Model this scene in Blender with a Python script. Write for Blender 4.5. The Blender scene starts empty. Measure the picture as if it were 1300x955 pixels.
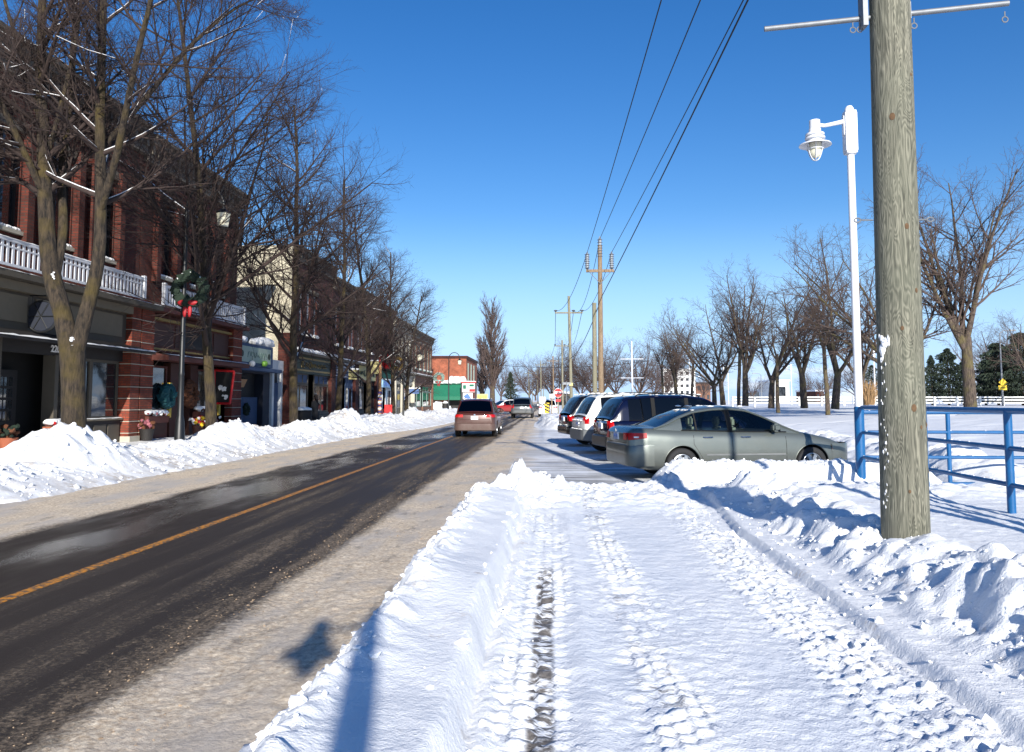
import bpy, bmesh, math, random
import numpy as np
from mathutils import Vector, Matrix
R = math.radians
scene = bpy.context.scene
COL = scene.collection
rng = random.Random(7)

# ------------------------------------------------------------------ camera maths
FPX, CX, CY, EYE = 1011.0, 650.0, 432.0, 1.6
YAW = math.atan(50 / FPX); PITCH = math.atan(76 / FPX)
cf = Vector((-math.sin(YAW) * math.cos(PITCH), math.cos(YAW) * math.cos(PITCH), math.sin(PITCH)))
cr = Vector((math.cos(YAW), math.sin(YAW), 0)); cu = cr.cross(cf)
def at_depth(px, py, Y):
    d = cf + cr * ((px - CX) / FPX) - cu * ((py - CY) / FPX)
    t = Y / d.y
    return d.x * t, EYE + d.z * t
def on_ground(px, py, h=0.0):
    d = cf + cr * ((px - CX) / FPX) - cu * ((py - CY) / FPX)
    t = (h - EYE) / d.z
    return d.x * t, d.y * t

# ------------------------------------------------------------------ numpy noise
def _hash(ix, iy, seed):
    n = (ix.astype(np.int64) * 374761393 + iy.astype(np.int64) * 668265263 + seed * 1442695041) & 0xffffffff
    n = ((n ^ (n >> 13)) * 1274126177) & 0xffffffff
    n = (n ^ (n >> 16)) & 0xffffffff
    return n.astype(np.float64) / 4294967295.0
def vnoise(x, y, seed=0):
    x, y = np.broadcast_arrays(np.asarray(x, float), np.asarray(y, float))
    xi = np.floor(x); yi = np.floor(y); fx = x - xi; fy = y - yi
    fx = fx * fx * fx * (fx * (fx * 6 - 15) + 10); fy = fy * fy * fy * (fy * (fy * 6 - 15) + 10)
    a = _hash(xi, yi, seed); b = _hash(xi + 1, yi, seed); c = _hash(xi, yi + 1, seed); d = _hash(xi + 1, yi + 1, seed)
    return (a + (b - a) * fx) * (1 - fy) + (c + (d - c) * fx) * fy
def fbm(x, y, o=4, seed=0):
    s = 0; a = .5; t = 0
    c, q = math.cos(.6), math.sin(.6)
    for i in range(o):
        s = s + a * vnoise(x, y, seed + i * 17); t += a; a *= .5
        x, y = (x * c - y * q) * 2.03 + 5.1, (x * q + y * c) * 2.03 + 1.7
    return s / t * 2 - 1
def cell(x, y, seed=0):
    """distance to nearest random point: lumps"""
    xi = np.floor(x); yi = np.floor(y); best = np.full(np.shape(x), 9.0)
    for i in (-1, 0, 1):
        for j in (-1, 0, 1):
            px = xi + i + _hash(xi + i, yi + j, seed); py = yi + j + _hash(xi + i, yi + j, seed + 5)
            best = np.minimum(best, (px - x) ** 2 + (py - y) ** 2)
    return np.sqrt(best)
def sm(a, b, x):
    t = np.clip((x - a) / (b - a), 0, 1); return t * t * (3 - 2 * t)

# ------------------------------------------------------------------ materials
def new_mat(name):
    m = bpy.data.materials.new(name); m.use_nodes = True
    nt = m.node_tree; b = nt.nodes['Principled BSDF']
    return m, nt, b
def srgb(r, g, b):
    f = lambda c: (c / 255 / 12.92) if c / 255 <= .04045 else ((c / 255 + .055) / 1.055) ** 2.4
    return (f(r), f(g), f(b), 1)
MATS = {}
def plain(name, col, rough=.6, metal=0, noise=.12, scale=6, bump=0, coat=0, spec=.5, stretch=None, alpha=None, sheen=0):
    if name in MATS: return MATS[name]
    m, nt, b = new_mat(name); N = nt.nodes; L = nt.links
    tc = N.new('ShaderNodeTexCoord'); mp = N.new('ShaderNodeMapping'); L.new(tc.outputs['Object'], mp.inputs[0])
    if stretch: mp.inputs['Scale'].default_value = stretch
    nz = N.new('ShaderNodeTexNoise'); nz.inputs['Scale'].default_value = scale; nz.inputs['Detail'].default_value = 5
    L.new(mp.outputs[0], nz.inputs[0])
    mx = N.new('ShaderNodeMix'); mx.data_type = 'RGBA'
    c = Vector(col[:3])
    mx.inputs[6].default_value = (*(c * (1 - noise * 1.6)), 1); mx.inputs[7].default_value = (*[min(1, v) for v in c * (1 + noise * 1.6)], 1)
    L.new(nz.outputs[0], mx.inputs[0]); L.new(mx.outputs[2], b.inputs['Base Color'])
    b.inputs['Roughness'].default_value = rough; b.inputs['Metallic'].default_value = metal
    b.inputs['Specular IOR Level'].default_value = spec
    b.inputs['Coat Weight'].default_value = coat; b.inputs['Coat Roughness'].default_value = .06
    if bump:
        bp = N.new('ShaderNodeBump'); bp.inputs['Strength'].default_value = bump; bp.inputs['Distance'].default_value = .02
        n2 = N.new('ShaderNodeTexNoise'); n2.inputs['Scale'].default_value = scale * 5; n2.inputs['Detail'].default_value = 4
        L.new(mp.outputs[0], n2.inputs[0]); L.new(n2.outputs[0], bp.inputs['Height']); L.new(bp.outputs[0], b.inputs['Normal'])
    MATS[name] = m
    return m

def brick_mat(name, c1, c2, mortar, scale=1.0, ms=.012):
    m, nt, b = new_mat(name); N = nt.nodes; L = nt.links
    tc = N.new('ShaderNodeTexCoord'); sp = N.new('ShaderNodeSeparateXYZ'); L.new(tc.outputs['Object'], sp.inputs[0])
    ad = N.new('ShaderNodeMath'); ad.operation = 'ADD'; L.new(sp.outputs[0], ad.inputs[0]); L.new(sp.outputs[1], ad.inputs[1])
    cb = N.new('ShaderNodeCombineXYZ'); L.new(ad.outputs[0], cb.inputs[0]); L.new(sp.outputs[2], cb.inputs[1])
    br = N.new('ShaderNodeTexBrick'); L.new(cb.outputs[0], br.inputs['Vector'])
    br.inputs['Color1'].default_value = c1; br.inputs['Color2'].default_value = c2; br.inputs['Mortar'].default_value = mortar
    br.inputs['Scale'].default_value = scale; br.inputs['Mortar Size'].default_value = ms
    br.inputs['Brick Width'].default_value = .24; br.inputs['Row Height'].default_value = .085; br.inputs['Bias'].default_value = -.1
    nz = N.new('ShaderNodeTexNoise'); nz.inputs['Scale'].default_value = 1.3; nz.inputs['Detail'].default_value = 6; L.new(tc.outputs['Object'], nz.inputs[0])
    mr = N.new('ShaderNodeMapRange'); mr.inputs[1].default_value = .3; mr.inputs[2].default_value = .75; mr.inputs[3].default_value = .62; mr.inputs[4].default_value = 1.2
    L.new(nz.outputs[0], mr.inputs[0])
    mx = N.new('ShaderNodeMix'); mx.data_type = 'RGBA'; mx.blend_type = 'MULTIPLY'; mx.inputs[0].default_value = 1
    L.new(br.outputs[0], mx.inputs[6]); L.new(mr.outputs[0], mx.inputs[7]); L.new(mx.outputs[2], b.inputs['Base Color'])
    bp = N.new('ShaderNodeBump'); bp.inputs['Strength'].default_value = .6; bp.inputs['Distance'].default_value = .01; bp.invert = True
    L.new(br.outputs['Fac'], bp.inputs['Height']); L.new(bp.outputs[0], b.inputs['Normal'])
    b.inputs['Roughness'].default_value = .9
    MATS[name] = m
    return m
brick_mat('brick_red', srgb(104, 44, 30), srgb(72, 30, 22), srgb(64, 50, 44))
brick_mat('brick_dark', srgb(90, 36, 28), srgb(60, 24, 20), srgb(56, 42, 38))
brick_mat('brick_pier_sunlit', srgb(146, 64, 42), srgb(112, 48, 34), srgb(92, 60, 48))  # lighter copy of the red brick; sunlight on the piers put into the colour
brick_mat('brick_orange', srgb(174, 92, 62), srgb(150, 76, 52), srgb(140, 104, 84))
brick_mat('brick_brown', srgb(130, 84, 62), srgb(104, 66, 50), srgb(120, 104, 92))
brick_mat('brick_cream', srgb(204, 196, 172), srgb(188, 180, 156), srgb(166, 158, 138))

def glass_dark(name='shop_glass', tint=(.012, .016, .02)):
    m, nt, b = new_mat(name); N = nt.nodes; L = nt.links
    b.inputs['Base Color'].default_value = (*tint, 1); b.inputs['Roughness'].default_value = .04
    b.inputs['IOR'].default_value = 1.7; b.inputs['Specular IOR Level'].default_value = .8
    nz = N.new('ShaderNodeTexNoise'); nz.inputs['Scale'].default_value = .7
    tc = N.new('ShaderNodeTexCoord'); L.new(tc.outputs['Object'], nz.inputs[0])
    bp = N.new('ShaderNodeBump'); bp.inputs['Strength'].default_value = .05; bp.inputs['Distance'].default_value = .1
    L.new(nz.outputs[0], bp.inputs['Height']); L.new(bp.outputs[0], b.inputs['Normal'])
    MATS[name] = m; return m
glass_dark()
def car_glass(name, tint=.35, col=(.5, .56, .56)):
    m, nt, b = new_mat(name); N = nt.nodes; L = nt.links
    out = N['Material Output'] if 'Material Output' in N else N.new('ShaderNodeOutputMaterial')
    tr = N.new('ShaderNodeBsdfTransparent'); tr.inputs[0].default_value = (col[0] * tint * 2, col[1] * tint * 2, col[2] * tint * 2, 1)
    gl = N.new('ShaderNodeBsdfGlossy'); gl.inputs['Roughness'].default_value = .03
    fr = N.new('ShaderNodeFresnel'); fr.inputs[0].default_value = 1.55
    mx = N.new('ShaderNodeMixShader'); L.new(fr.outputs[0], mx.inputs[0]); L.new(tr.outputs[0], mx.inputs[1]); L.new(gl.outputs[0], mx.inputs[2])
    L.new(mx.outputs[0], out.inputs[0]); MATS[name] = m; return m
car_glass('sedan_glass', .5); car_glass('tinted_glass', .07)
def paint(name, col, metal=.5, rough=.32, dirt=.0):
    m, nt, b = new_mat(name); N = nt.nodes; L = nt.links
    tc = N.new('ShaderNodeTexCoord'); sp = N.new('ShaderNodeSeparateXYZ'); L.new(tc.outputs['Object'], sp.inputs[0])
    nz = N.new('ShaderNodeTexNoise'); nz.inputs['Scale'].default_value = 5; nz.inputs['Detail'].default_value = 8; nz.inputs['Roughness'].default_value = .7
    L.new(tc.outputs['Object'], nz.inputs[0])
    mr = N.new('ShaderNodeMapRange'); mr.inputs[1].default_value = 1.1; mr.inputs[2].default_value = .15; L.new(sp.outputs[2], mr.inputs[0])
    mu = N.new('ShaderNodeMath'); mu.operation = 'MULTIPLY'; L.new(mr.outputs[0], mu.inputs[0]); L.new(nz.outputs[0], mu.inputs[1])
    m2 = N.new('ShaderNodeMath'); m2.operation = 'MULTIPLY'; m2.use_clamp = True; L.new(mu.outputs[0], m2.inputs[0]); m2.inputs[1].default_value = dirt * 2.2
    mx = N.new('ShaderNodeMix'); mx.data_type = 'RGBA'; L.new(m2.outputs[0], mx.inputs[0])
    mx.inputs[6].default_value = (*col[:3], 1); mx.inputs[7].default_value = (.17, .15, .13, 1)
    L.new(mx.outputs[2], b.inputs['Base Color'])
    b.inputs['Metallic'].default_value = metal
    r2 = N.new('ShaderNodeMapRange'); r2.inputs[3].default_value = rough; r2.inputs[4].default_value = .8; L.new(m2.outputs[0], r2.inputs[0]); L.new(r2.outputs[0], b.inputs['Roughness'])
    b.inputs['Coat Weight'].default_value = .25; b.inputs['Coat Roughness'].default_value = .05
    MATS[name] = m; return m
paint('paint_sedan', srgb(112, 119, 114), .6, .26, .28)
paint('paint_navy', srgb(8, 14, 40), .0, .14, .03)
paint('paint_white', srgb(226, 226, 220), .0, .35, .3)
paint('paint_black', srgb(10, 11, 15), .0, .16, .12)
paint('paint_brown', srgb(74, 34, 27), .15, .35, .5)
paint('paint_slate', srgb(72, 82, 90), .4, .4, .6)
paint('paint_red', srgb(160, 26, 30), .1, .35, .35)
plain('rubber', (.018, .018, .019, 1), .8, bump=.3, scale=12)
plain('well', (.01, .01, .01, 1), .95)
plain('rim', srgb(186, 190, 194), .3, .85, noise=.05)
plain('plastic_dark', (.012, .013, .015, 1), .35, spec=.25)
plain('plastic_grey', srgb(105, 108, 108), .55)
plain('chrome', srgb(215, 218, 222), .15, 1, noise=.02)
plain('seat_beige', srgb(176, 180, 160), .85)
plain('seat_dark', srgb(40, 40, 42), .85)
plain('tail_red', srgb(176, 8, 14), .4, 0, noise=.2, scale=14)
plain('lamp_clear', srgb(205, 208, 210), .15, .2, coat=.8, noise=.2, scale=20)
plain('lamp_amber', srgb(220, 110, 60), .25, 0, coat=.6)
plain('plate_blue', srgb(140, 158, 186), .5)
plain('plate_white', srgb(225, 226, 228), .5)
plain('white_metal', srgb(214, 216, 220), .5, noise=.03, scale=9)
plain('blue_metal', srgb(8, 84, 136), .42, noise=.12, scale=9, bump=.05)
plain('galv', srgb(128, 132, 136), .6, .6, noise=.2, scale=14)
plain('grey_ceramic', srgb(128, 134, 140), .35)
plain('dark_metal', srgb(24, 26, 28), .5, noise=.2)
plain('bronze_metal', srgb(58, 70, 66), .5, .2, noise=.2)
plain('lantern_glass', srgb(214, 210, 186), .35, noise=.1, scale=8)
plain('white_paint', srgb(226, 226, 222), .65, noise=.06, scale=5)
plain('rail_white', srgb(205, 208, 214), .7, noise=.08, scale=5)
plain('taupe', srgb(80, 74, 64), .7, noise=.08, scale=4)
plain('taupe_light', srgb(118, 108, 90), .7, noise=.08, scale=4)
plain('dark_trim', srgb(34, 31, 30), .7, noise=.15, scale=4)
plain('wood_red', srgb(88, 42, 33), .65, noise=.15, scale=5, stretch=(1, .25, 4))
plain('wood_panel', srgb(72, 40, 32), .6, noise=.2, scale=5, stretch=(1, .25, 4))
plain('gold', srgb(150, 126, 70), .5, .2)
plain('yellow', srgb(238, 196, 40), .5)
plain('yellow_post', srgb(206, 174, 70), .6)
plain('navy_siding', srgb(24, 30, 44), .7, noise=.08)
plain('blue_siding', srgb(66, 86, 116), .7, noise=.06)
plain('sage', srgb(120, 142, 132), .6, noise=.1)
plain('sage_light', srgb(168, 184, 168), .6, noise=.1)
plain('green_sign', srgb(48, 62, 50), .6)
plain('awning_green', srgb(20, 104, 78), .7, noise=.1)
plain('sky_panel', srgb(150, 190, 220), .6)
plain('blue_sign', srgb(62, 92, 140), .55)
plain('purple', srgb(58, 44, 104), .6)
plain('stone', srgb(176, 170, 154), .85, noise=.12, scale=3, bump=.2)
plain('stone_dark', srgb(104, 97, 86), .85, noise=.15, scale=3, bump=.2)
plain('tan_sign', srgb(186, 176, 120), .6)
plain('roofing', srgb(60, 58, 58), .9)
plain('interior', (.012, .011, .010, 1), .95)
plain('teal', srgb(20, 78, 84), .7, noise=.4, scale=30)
plain('wreath_green', srgb(24, 40, 28), .9, noise=.5, scale=30)
plain('wreath_brown', srgb(92, 54, 32), .9, noise=.5, scale=30)
plain('bow_red', srgb(150, 14, 24), .6)
plain('red', srgb(196, 26, 30), .5, noise=.06)
plain('sign_white', srgb(232, 232, 230), .5, noise=.03)
plain('sign_black', srgb(18, 18, 20), .55)
plain('white_blue', srgb(70, 110, 190), .5)
plain('pink', srgb(150, 88, 98), .7)
plain('coat_black', (.012, .012, .014, 1), .9)
plain('skin', srgb(190, 140, 115), .6)
plain('hair', srgb(42, 30, 24), .8)
plain('wire', (.012, .012, .013, 1), .6)
plain('lamp_pole_black', srgb(22, 24, 26), .45, noise=.1)
plain('terracotta', srgb(150, 84, 58), .8)
plain('basket', srgb(190, 140, 96), .85, noise=.3, scale=20)
plain('concrete', srgb(150, 148, 142), .9, noise=.15, bump=.2)
plain('evergreen', (.022, .035, .02, 1), .9, noise=.5, scale=2)
plain('evergreen_pale', (.05, .065, .035, 1), .9, noise=.5, scale=2)
plain('dry_grass', srgb(150, 120, 84), .9, noise=.3, scale=9)
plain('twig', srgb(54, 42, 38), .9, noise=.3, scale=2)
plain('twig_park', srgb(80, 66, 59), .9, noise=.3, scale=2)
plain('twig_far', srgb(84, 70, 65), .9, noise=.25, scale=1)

def bark_mat(name, c1, c2, moss, zs=.25):
    m, nt, b = new_mat(name); N = nt.nodes; L = nt.links
    tc = N.new('ShaderNodeTexCoord'); mp = N.new('ShaderNodeMapping'); mp.inputs['Scale'].default_value = (1, 1, zs); L.new(tc.outputs['Object'], mp.inputs[0])
    a = N.new('ShaderNodeTexNoise'); a.inputs['Scale'].default_value = 16; a.inputs['Detail'].default_value = 8; a.inputs['Roughness'].default_value = .7; L.new(mp.outputs[0], a.inputs[0])
    g = N.new('ShaderNodeTexNoise'); g.inputs['Scale'].default_value = 2.2; g.inputs['Detail'].default_value = 5; L.new(tc.outputs['Object'], g.inputs[0])
    r1 = N.new('ShaderNodeValToRGB'); r1.color_ramp.elements[0].position = .38; r1.color_ramp.elements[1].position = .66
    r1.color_ramp.elements[0].color = c1; r1.color_ramp.elements[1].color = c2; L.new(a.outputs[0], r1.inputs[0])
    r2 = N.new('ShaderNodeMapRange'); r2.inputs[1].default_value = .48; r2.inputs[2].default_value = .7; r2.inputs[4].default_value = .75; L.new(g.outputs[0], r2.inputs[0])
    mx = N.new('ShaderNodeMix'); mx.data_type = 'RGBA'; L.new(r2.outputs[0], mx.inputs[0]); L.new(r1.outputs[0], mx.inputs[6]); mx.inputs[7].default_value = moss
    L.new(mx.outputs[2], b.inputs['Base Color']); b.inputs['Roughness'].default_value = .95
    bp = N.new('ShaderNodeBump'); bp.inputs['Strength'].default_value = 1; bp.inputs['Distance'].default_value = .06; L.new(a.outputs[0], bp.inputs['Height']); L.new(bp.outputs[0], b.inputs['Normal'])
    MATS[name] = m; return m
bark_mat('bark_street', srgb(26, 22, 18), srgb(78, 66, 52), srgb(80, 68, 30))
bark_mat('bark_park', srgb(50, 43, 38), srgb(108, 94, 82), srgb(100, 92, 48))

def pole_wood(name, c1, c2, c3, green):
    m, nt, b = new_mat(name); N = nt.nodes; L = nt.links
    tc = N.new('ShaderNodeTexCoord')
    mp = N.new('ShaderNodeMapping'); mp.inputs['Scale'].default_value = (1, 1, .16); L.new(tc.outputs['Object'], mp.inputs[0])
    n0 = N.new('ShaderNodeTexNoise'); n0.inputs['Scale'].default_value = 5.2; n0.inputs['Detail'].default_value = 3; n0.inputs['Distortion'].default_value = .6; L.new(mp.outputs[0], n0.inputs[0])
    # cathedral grain: contour rings of a smooth noise field
    mu = N.new('ShaderNodeMath'); mu.operation = 'MULTIPLY'; mu.inputs[1].default_value = 210; L.new(n0.outputs[0], mu.inputs[0])
    si = N.new('ShaderNodeMath'); si.operation = 'SINE'; L.new(mu.outputs[0], si.inputs[0])
    mr = N.new('ShaderNodeMapRange'); mr.inputs[1].default_value = -1; mr.inputs[2].default_value = 1; L.new(si.outputs[0], mr.inputs[0])
    mp2 = N.new('ShaderNodeMapping'); mp2.inputs['Scale'].default_value = (1, 1, .04); L.new(tc.outputs['Object'], mp2.inputs[0])
    n1 = N.new('ShaderNodeTexNoise'); n1.inputs['Scale'].default_value = 60; n1.inputs['Detail'].default_value = 6; L.new(mp2.outputs[0], n1.inputs[0])
    ad = N.new('ShaderNodeMath'); ad.operation = 'MULTIPLY_ADD'; ad.inputs[1].default_value = .22; L.new(mr.outputs[0], ad.inputs[0])
    m5 = N.new('ShaderNodeMath'); m5.operation = 'MULTIPLY'; m5.inputs[1].default_value = .80; L.new(n1.outputs[0], m5.inputs[0]); L.new(m5.outputs[0], ad.inputs[2])
    rp = N.new('ShaderNodeValToRGB'); e = rp.color_ramp.elements; e[0].position = .3; e[0].color = c1; e[1].position = .72; e[1].color = c3
    x = e.new(.5); x.color = c2; L.new(ad.outputs[0], rp.inputs[0])
    n2 = N.new('ShaderNodeTexNoise'); n2.inputs['Scale'].default_value = 1.4; n2.inputs['Detail'].default_value = 5; L.new(tc.outputs['Object'], n2.inputs[0])
    r2 = N.new('ShaderNodeMapRange'); r2.inputs[1].default_value = .4; r2.inputs[2].default_value = .7; r2.inputs[4].default_value = .5; L.new(n2.outputs[0], r2.inputs[0])
    mx = N.new('ShaderNodeMix'); mx.data_type = 'RGBA'; L.new(r2.outputs[0], mx.inputs[0]); L.new(rp.outputs[0], mx.inputs[6]); mx.inputs[7].default_value = green
    # vertical drying cracks
    mp3 = N.new('ShaderNodeMapping'); mp3.inputs['Scale'].default_value = (1, 1, .03); L.new(tc.outputs['Object'], mp3.inputs[0])
    vo = N.new('ShaderNodeTexNoise'); vo.inputs['Scale'].default_value = 26; vo.inputs['Detail'].default_value = 1; L.new(mp3.outputs[0], vo.inputs[0])
    ab = N.new('ShaderNodeMath'); ab.operation = 'SUBTRACT'; ab.inputs[1].default_value = .5; L.new(vo.outputs[0], ab.inputs[0])
    a2 = N.new('ShaderNodeMath'); a2.operation = 'ABSOLUTE'; L.new(ab.outputs[0], a2.inputs[0])
    r3 = N.new('ShaderNodeMapRange'); r3.inputs[1].default_value = .0; r3.inputs[2].default_value = .012; r3.inputs[3].default_value = .45; L.new(a2.outputs[0], r3.inputs[0])
    m3 = N.new('ShaderNodeMix'); m3.data_type = 'RGBA'; m3.blend_type = 'MULTIPLY'; m3.inputs[0].default_value = 1; L.new(mx.outputs[2], m3.inputs[6]); L.new(r3.outputs[0], m3.inputs[7])
    L.new(m3.outputs[2], b.inputs['Base Color']); b.inputs['Roughness'].default_value = .9
    bp = N.new('ShaderNodeBump'); bp.inputs['Strength'].default_value = .5; bp.inputs['Distance'].default_value = .01; L.new(ad.outputs[0], bp.inputs['Height']); L.new(bp.outputs[0], b.inputs['Normal'])
    MATS[name] = m; return m
pole_wood('pole_green', srgb(66, 66, 57), srgb(102, 101, 88), srgb(138, 135, 119), srgb(98, 101, 86))
pole_wood('pole_brown', srgb(92, 74, 58), srgb(128, 108, 86), srgb(160, 140, 116), srgb(120, 104, 80))
pole_wood('pole_grey', srgb(96, 92, 80), srgb(128, 124, 106), srgb(156, 150, 130), srgb(116, 116, 92))
plain('knot', srgb(92, 70, 48), .9, noise=.3, scale=30)

# ------------------------------------------------------------------ mesh builder
class MB:
    def __init__(s): s.v = []; s.f = []; s.m = []
    def add(s, vs, fs, mi=0):
        o = len(s.v); s.v += [tuple(v) for v in vs]; s.f += [[i + o for i in f] for f in fs]; s.m += [mi] * len(fs)
    def box(s, x0, x1, y0, y1, z0, z1, mi=0):
        if x0 > x1: x0, x1 = x1, x0
        if y0 > y1: y0, y1 = y1, y0
        if z0 > z1: z0, z1 = z1, z0
        s.add([(x0, y0, z0), (x1, y0, z0), (x1, y1, z0), (x0, y1, z0), (x0, y0, z1), (x1, y0, z1), (x1, y1, z1), (x0, y1, z1)],
              [(0, 3, 2, 1), (4, 5, 6, 7), (0, 1, 5, 4), (1, 2, 6, 5), (2, 3, 7, 6), (3, 0, 4, 7)], mi)
    def tube(s, path, radii, n=8, mi=0, caps=True):
        P = [Vector(p) for p in path]
        if not hasattr(radii, '__len__'): radii = [radii] * len(P)
        rings = []; prev = None
        for i, p in enumerate(P):
            d = (P[min(i + 1, len(P) - 1)] - P[max(i - 1, 0)]).normalized()
            if prev is None:
                a = Vector((0, 0, 1)) if abs(d.z) < .9 else Vector((1, 0, 0))
                u = d.cross(a).normalized()
            else:
                u = (prev - d * prev.dot(d)).normalized()
            prev = u; w = d.cross(u)
            rings.append([p + (u * math.cos(2 * math.pi * k / n) + w * math.sin(2 * math.pi * k / n)) * radii[i] for k in range(n)])
        vs = [v for r in rings for v in r]; fs = []
        for i in range(len(P) - 1):
            for k in range(n):
                a = i * n + k; b2 = i * n + (k + 1) % n
                fs.append((a, b2, b2 + n, a + n))
        if caps: fs.append(tuple(reversed(range(n)))); fs.append(tuple(range((len(P) - 1) * n, len(P) * n)))
        s.add(vs, fs, mi)
    def lathe(s, prof, c=(0, 0, 0), n=24, mi=0, axis='z', caps=True):
        vs = []; fs = []
        for r, z in prof:
            for k in range(n):
                a = 2 * math.pi * k / n; x, y = r * math.cos(a), r * math.sin(a)
                if axis == 'z': q = (x, y, z)
                elif axis == 'y': q = (x, z, y)
                else: q = (z, x, y)
                vs.append((q[0] + c[0], q[1] + c[1], q[2] + c[2]))
        for i in range(len(prof) - 1):
            for k in range(n):
                a = i * n + k; b2 = i * n + (k + 1) % n
                fs.append((a, b2, b2 + n, a + n))
        if caps:
            fs.append(tuple(range(n))); fs.append(tuple(range((len(prof) - 1) * n, len(prof) * n)))
        s.add(vs, fs, mi)
    def blob(s, c, r, seed=0, sub=1, rough=.25, sq=(1, 1, 1), mi=0):
        bm = bmesh.new(); bmesh.ops.create_icosphere(bm, subdivisions=sub, radius=1)
        q = random.Random(seed); vs = []
        for v in bm.verts:
            k = 1 + (q.random() - .5) * 2 * rough
            vs.append((c[0] + v.co.x * r * k * sq[0], c[1] + v.co.y * r * k * sq[1], c[2] + v.co.z * r * k * sq[2]))
        s.add(vs, [[v.index for v in f.verts] for f in bm.faces], mi); bm.free()
    def build(s, name, mats, parent=None, smooth=False, angle=40):
        me = bpy.data.meshes.new(name); me.from_pydata(s.v, [], s.f)
        if not isinstance(mats, (list, tuple)): mats = [mats]
        for m in mats: me.materials.append(MATS[m] if isinstance(m, str) else m)
        if len(mats) > 1: me.polygons.foreach_set('material_index', s.m)
        me.update()
        bm = bmesh.new(); bm.from_mesh(me); bmesh.ops.recalc_face_normals(bm, faces=bm.faces); bm.to_mesh(me); bm.free()
        if smooth:
            me.shade_smooth()
            if angle < 180: me.set_sharp_from_angle(angle=R(angle))
        o = bpy.data.objects.new(name, me); COL.objects.link(o)
        if parent is not None: o.parent = parent
        return o
def tag(o, label=None, cat=None, group=None, kind=None):
    if label: o['label'] = label
    if cat: o['category'] = cat
    if group: o['group'] = group
    if kind: o['kind'] = kind
    return o
def thing(name, label, cat, loc=(0, 0, 0), rz=0, group=None):
    o = bpy.data.objects.new(name, None); COL.objects.link(o); o.location = loc; o.rotation_euler = (0, 0, rz); o.empty_display_size = .2
    return tag(o, label, cat, group)
CHILDREN = {}
def copy_tree(o, parent=None):
    c = o.copy(); COL.objects.link(c)
    if parent is not None: c.parent = parent
    for ch in list(o.children): copy_tree(ch, c)
    return c
def arr_mesh(name, V, Q, mats, parent=None, smooth=True, mi=None):
    me = bpy.data.meshes.new(name); nf = len(Q); k = Q.shape[1]
    me.vertices.add(len(V)); me.vertices.foreach_set('co', V.astype(np.float32).ravel())
    me.loops.add(nf * k); me.loops.foreach_set('vertex_index', Q.astype(np.int32).ravel())
    me.polygons.add(nf); me.polygons.foreach_set('loop_start', np.arange(0, nf * k, k, dtype=np.int32)); me.polygons.foreach_set('loop_total', np.full(nf, k, dtype=np.int32))
    for m in mats: me.materials.append(MATS[m] if isinstance(m, str) else m)
    if mi is not None: me.polygons.foreach_set('material_index', mi.astype(np.int32))
    me.polygons.foreach_set('use_smooth', np.full(nf, smooth)); me.update(calc_edges=True); me.validate()
    o = bpy.data.objects.new(name, me); COL.objects.link(o)
    if parent is not None: o.parent = parent
    return o
_txt = {}
def text_mesh(name, s, size, mat, parent, loc, rot, extrude=.004, bold=0, align='CENTER', space=1.0, sx=1.0):
    cu_ = bpy.data.curves.new('t', 'FONT'); cu_.body = s; cu_.size = size; cu_.extrude = extrude; cu_.align_x = align; cu_.align_y = 'CENTER'; cu_.offset = bold; cu_.space_character = space
    o = bpy.data.objects.new('t', cu_); COL.objects.link(o); bpy.context.view_layer.update()
    me = bpy.data.meshes.new_from_object(o.evaluated_get(bpy.context.evaluated_depsgraph_get())); bpy.data.objects.remove(o); bpy.data.curves.remove(cu_)
    me.materials.clear(); me.materials.append(MATS[mat]); me.name = name
    n = bpy.data.objects.new(name, me); COL.objects.link(n); n.location = loc; n.rotation_euler = rot; n.scale = (sx, 1, 1)
    if parent is not None: n.parent = parent
    return n
# ================================================================== world, sun, camera
SUN_EL, SUN_AZ = 21.5, 10.4      # behind the camera, a little to the right
w = bpy.data.worlds.new('World'); scene.world = w; w.use_nodes = True
nt = w.node_tree; bg = nt.nodes['Background']
sky = nt.nodes.new('ShaderNodeTexSky'); sky.sky_type = 'NISHITA'; sky.sun_disc = False
sky.sun_elevation = R(SUN_EL); sky.sun_rotation = R(180 - SUN_AZ); sky.air_density = 1.0; sky.dust_density = .25; sky.ozone_density = 2.6; sky.altitude = 150
hsv = nt.nodes.new('ShaderNodeHueSaturation'); hsv.inputs['Saturation'].default_value = 1.35; hsv.inputs['Hue'].default_value = .511; hsv.inputs['Value'].default_value = 1.18
nt.links.new(sky.outputs[0], hsv.inputs['Color'])
# a thin bank of white cloud low over the lake on the right
tcw = nt.nodes.new('ShaderNodeTexCoord'); sw = nt.nodes.new('ShaderNodeSeparateXYZ'); nt.links.new(tcw.outputs['Generated'], sw.inputs[0])
mpw = nt.nodes.new('ShaderNodeMapping'); mpw.inputs['Scale'].default_value = (5, 5, 38); nt.links.new(tcw.outputs['Generated'], mpw.inputs[0])
nw = nt.nodes.new('ShaderNodeTexNoise'); nw.inputs['Scale'].default_value = 1.6; nw.inputs['Detail'].default_value = 7; nt.links.new(mpw.outputs[0], nw.inputs[0])
def mrange(nt, src, a, b, c=0, d=1):
    n = nt.nodes.new('ShaderNodeMapRange'); n.inputs[1].default_value = a; n.inputs[2].default_value = b; n.inputs[3].default_value = c; n.inputs[4].default_value = d
    n.interpolation_type = 'SMOOTHSTEP'; nt.links.new(src, n.inputs[0]); return n.outputs[0]
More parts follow.
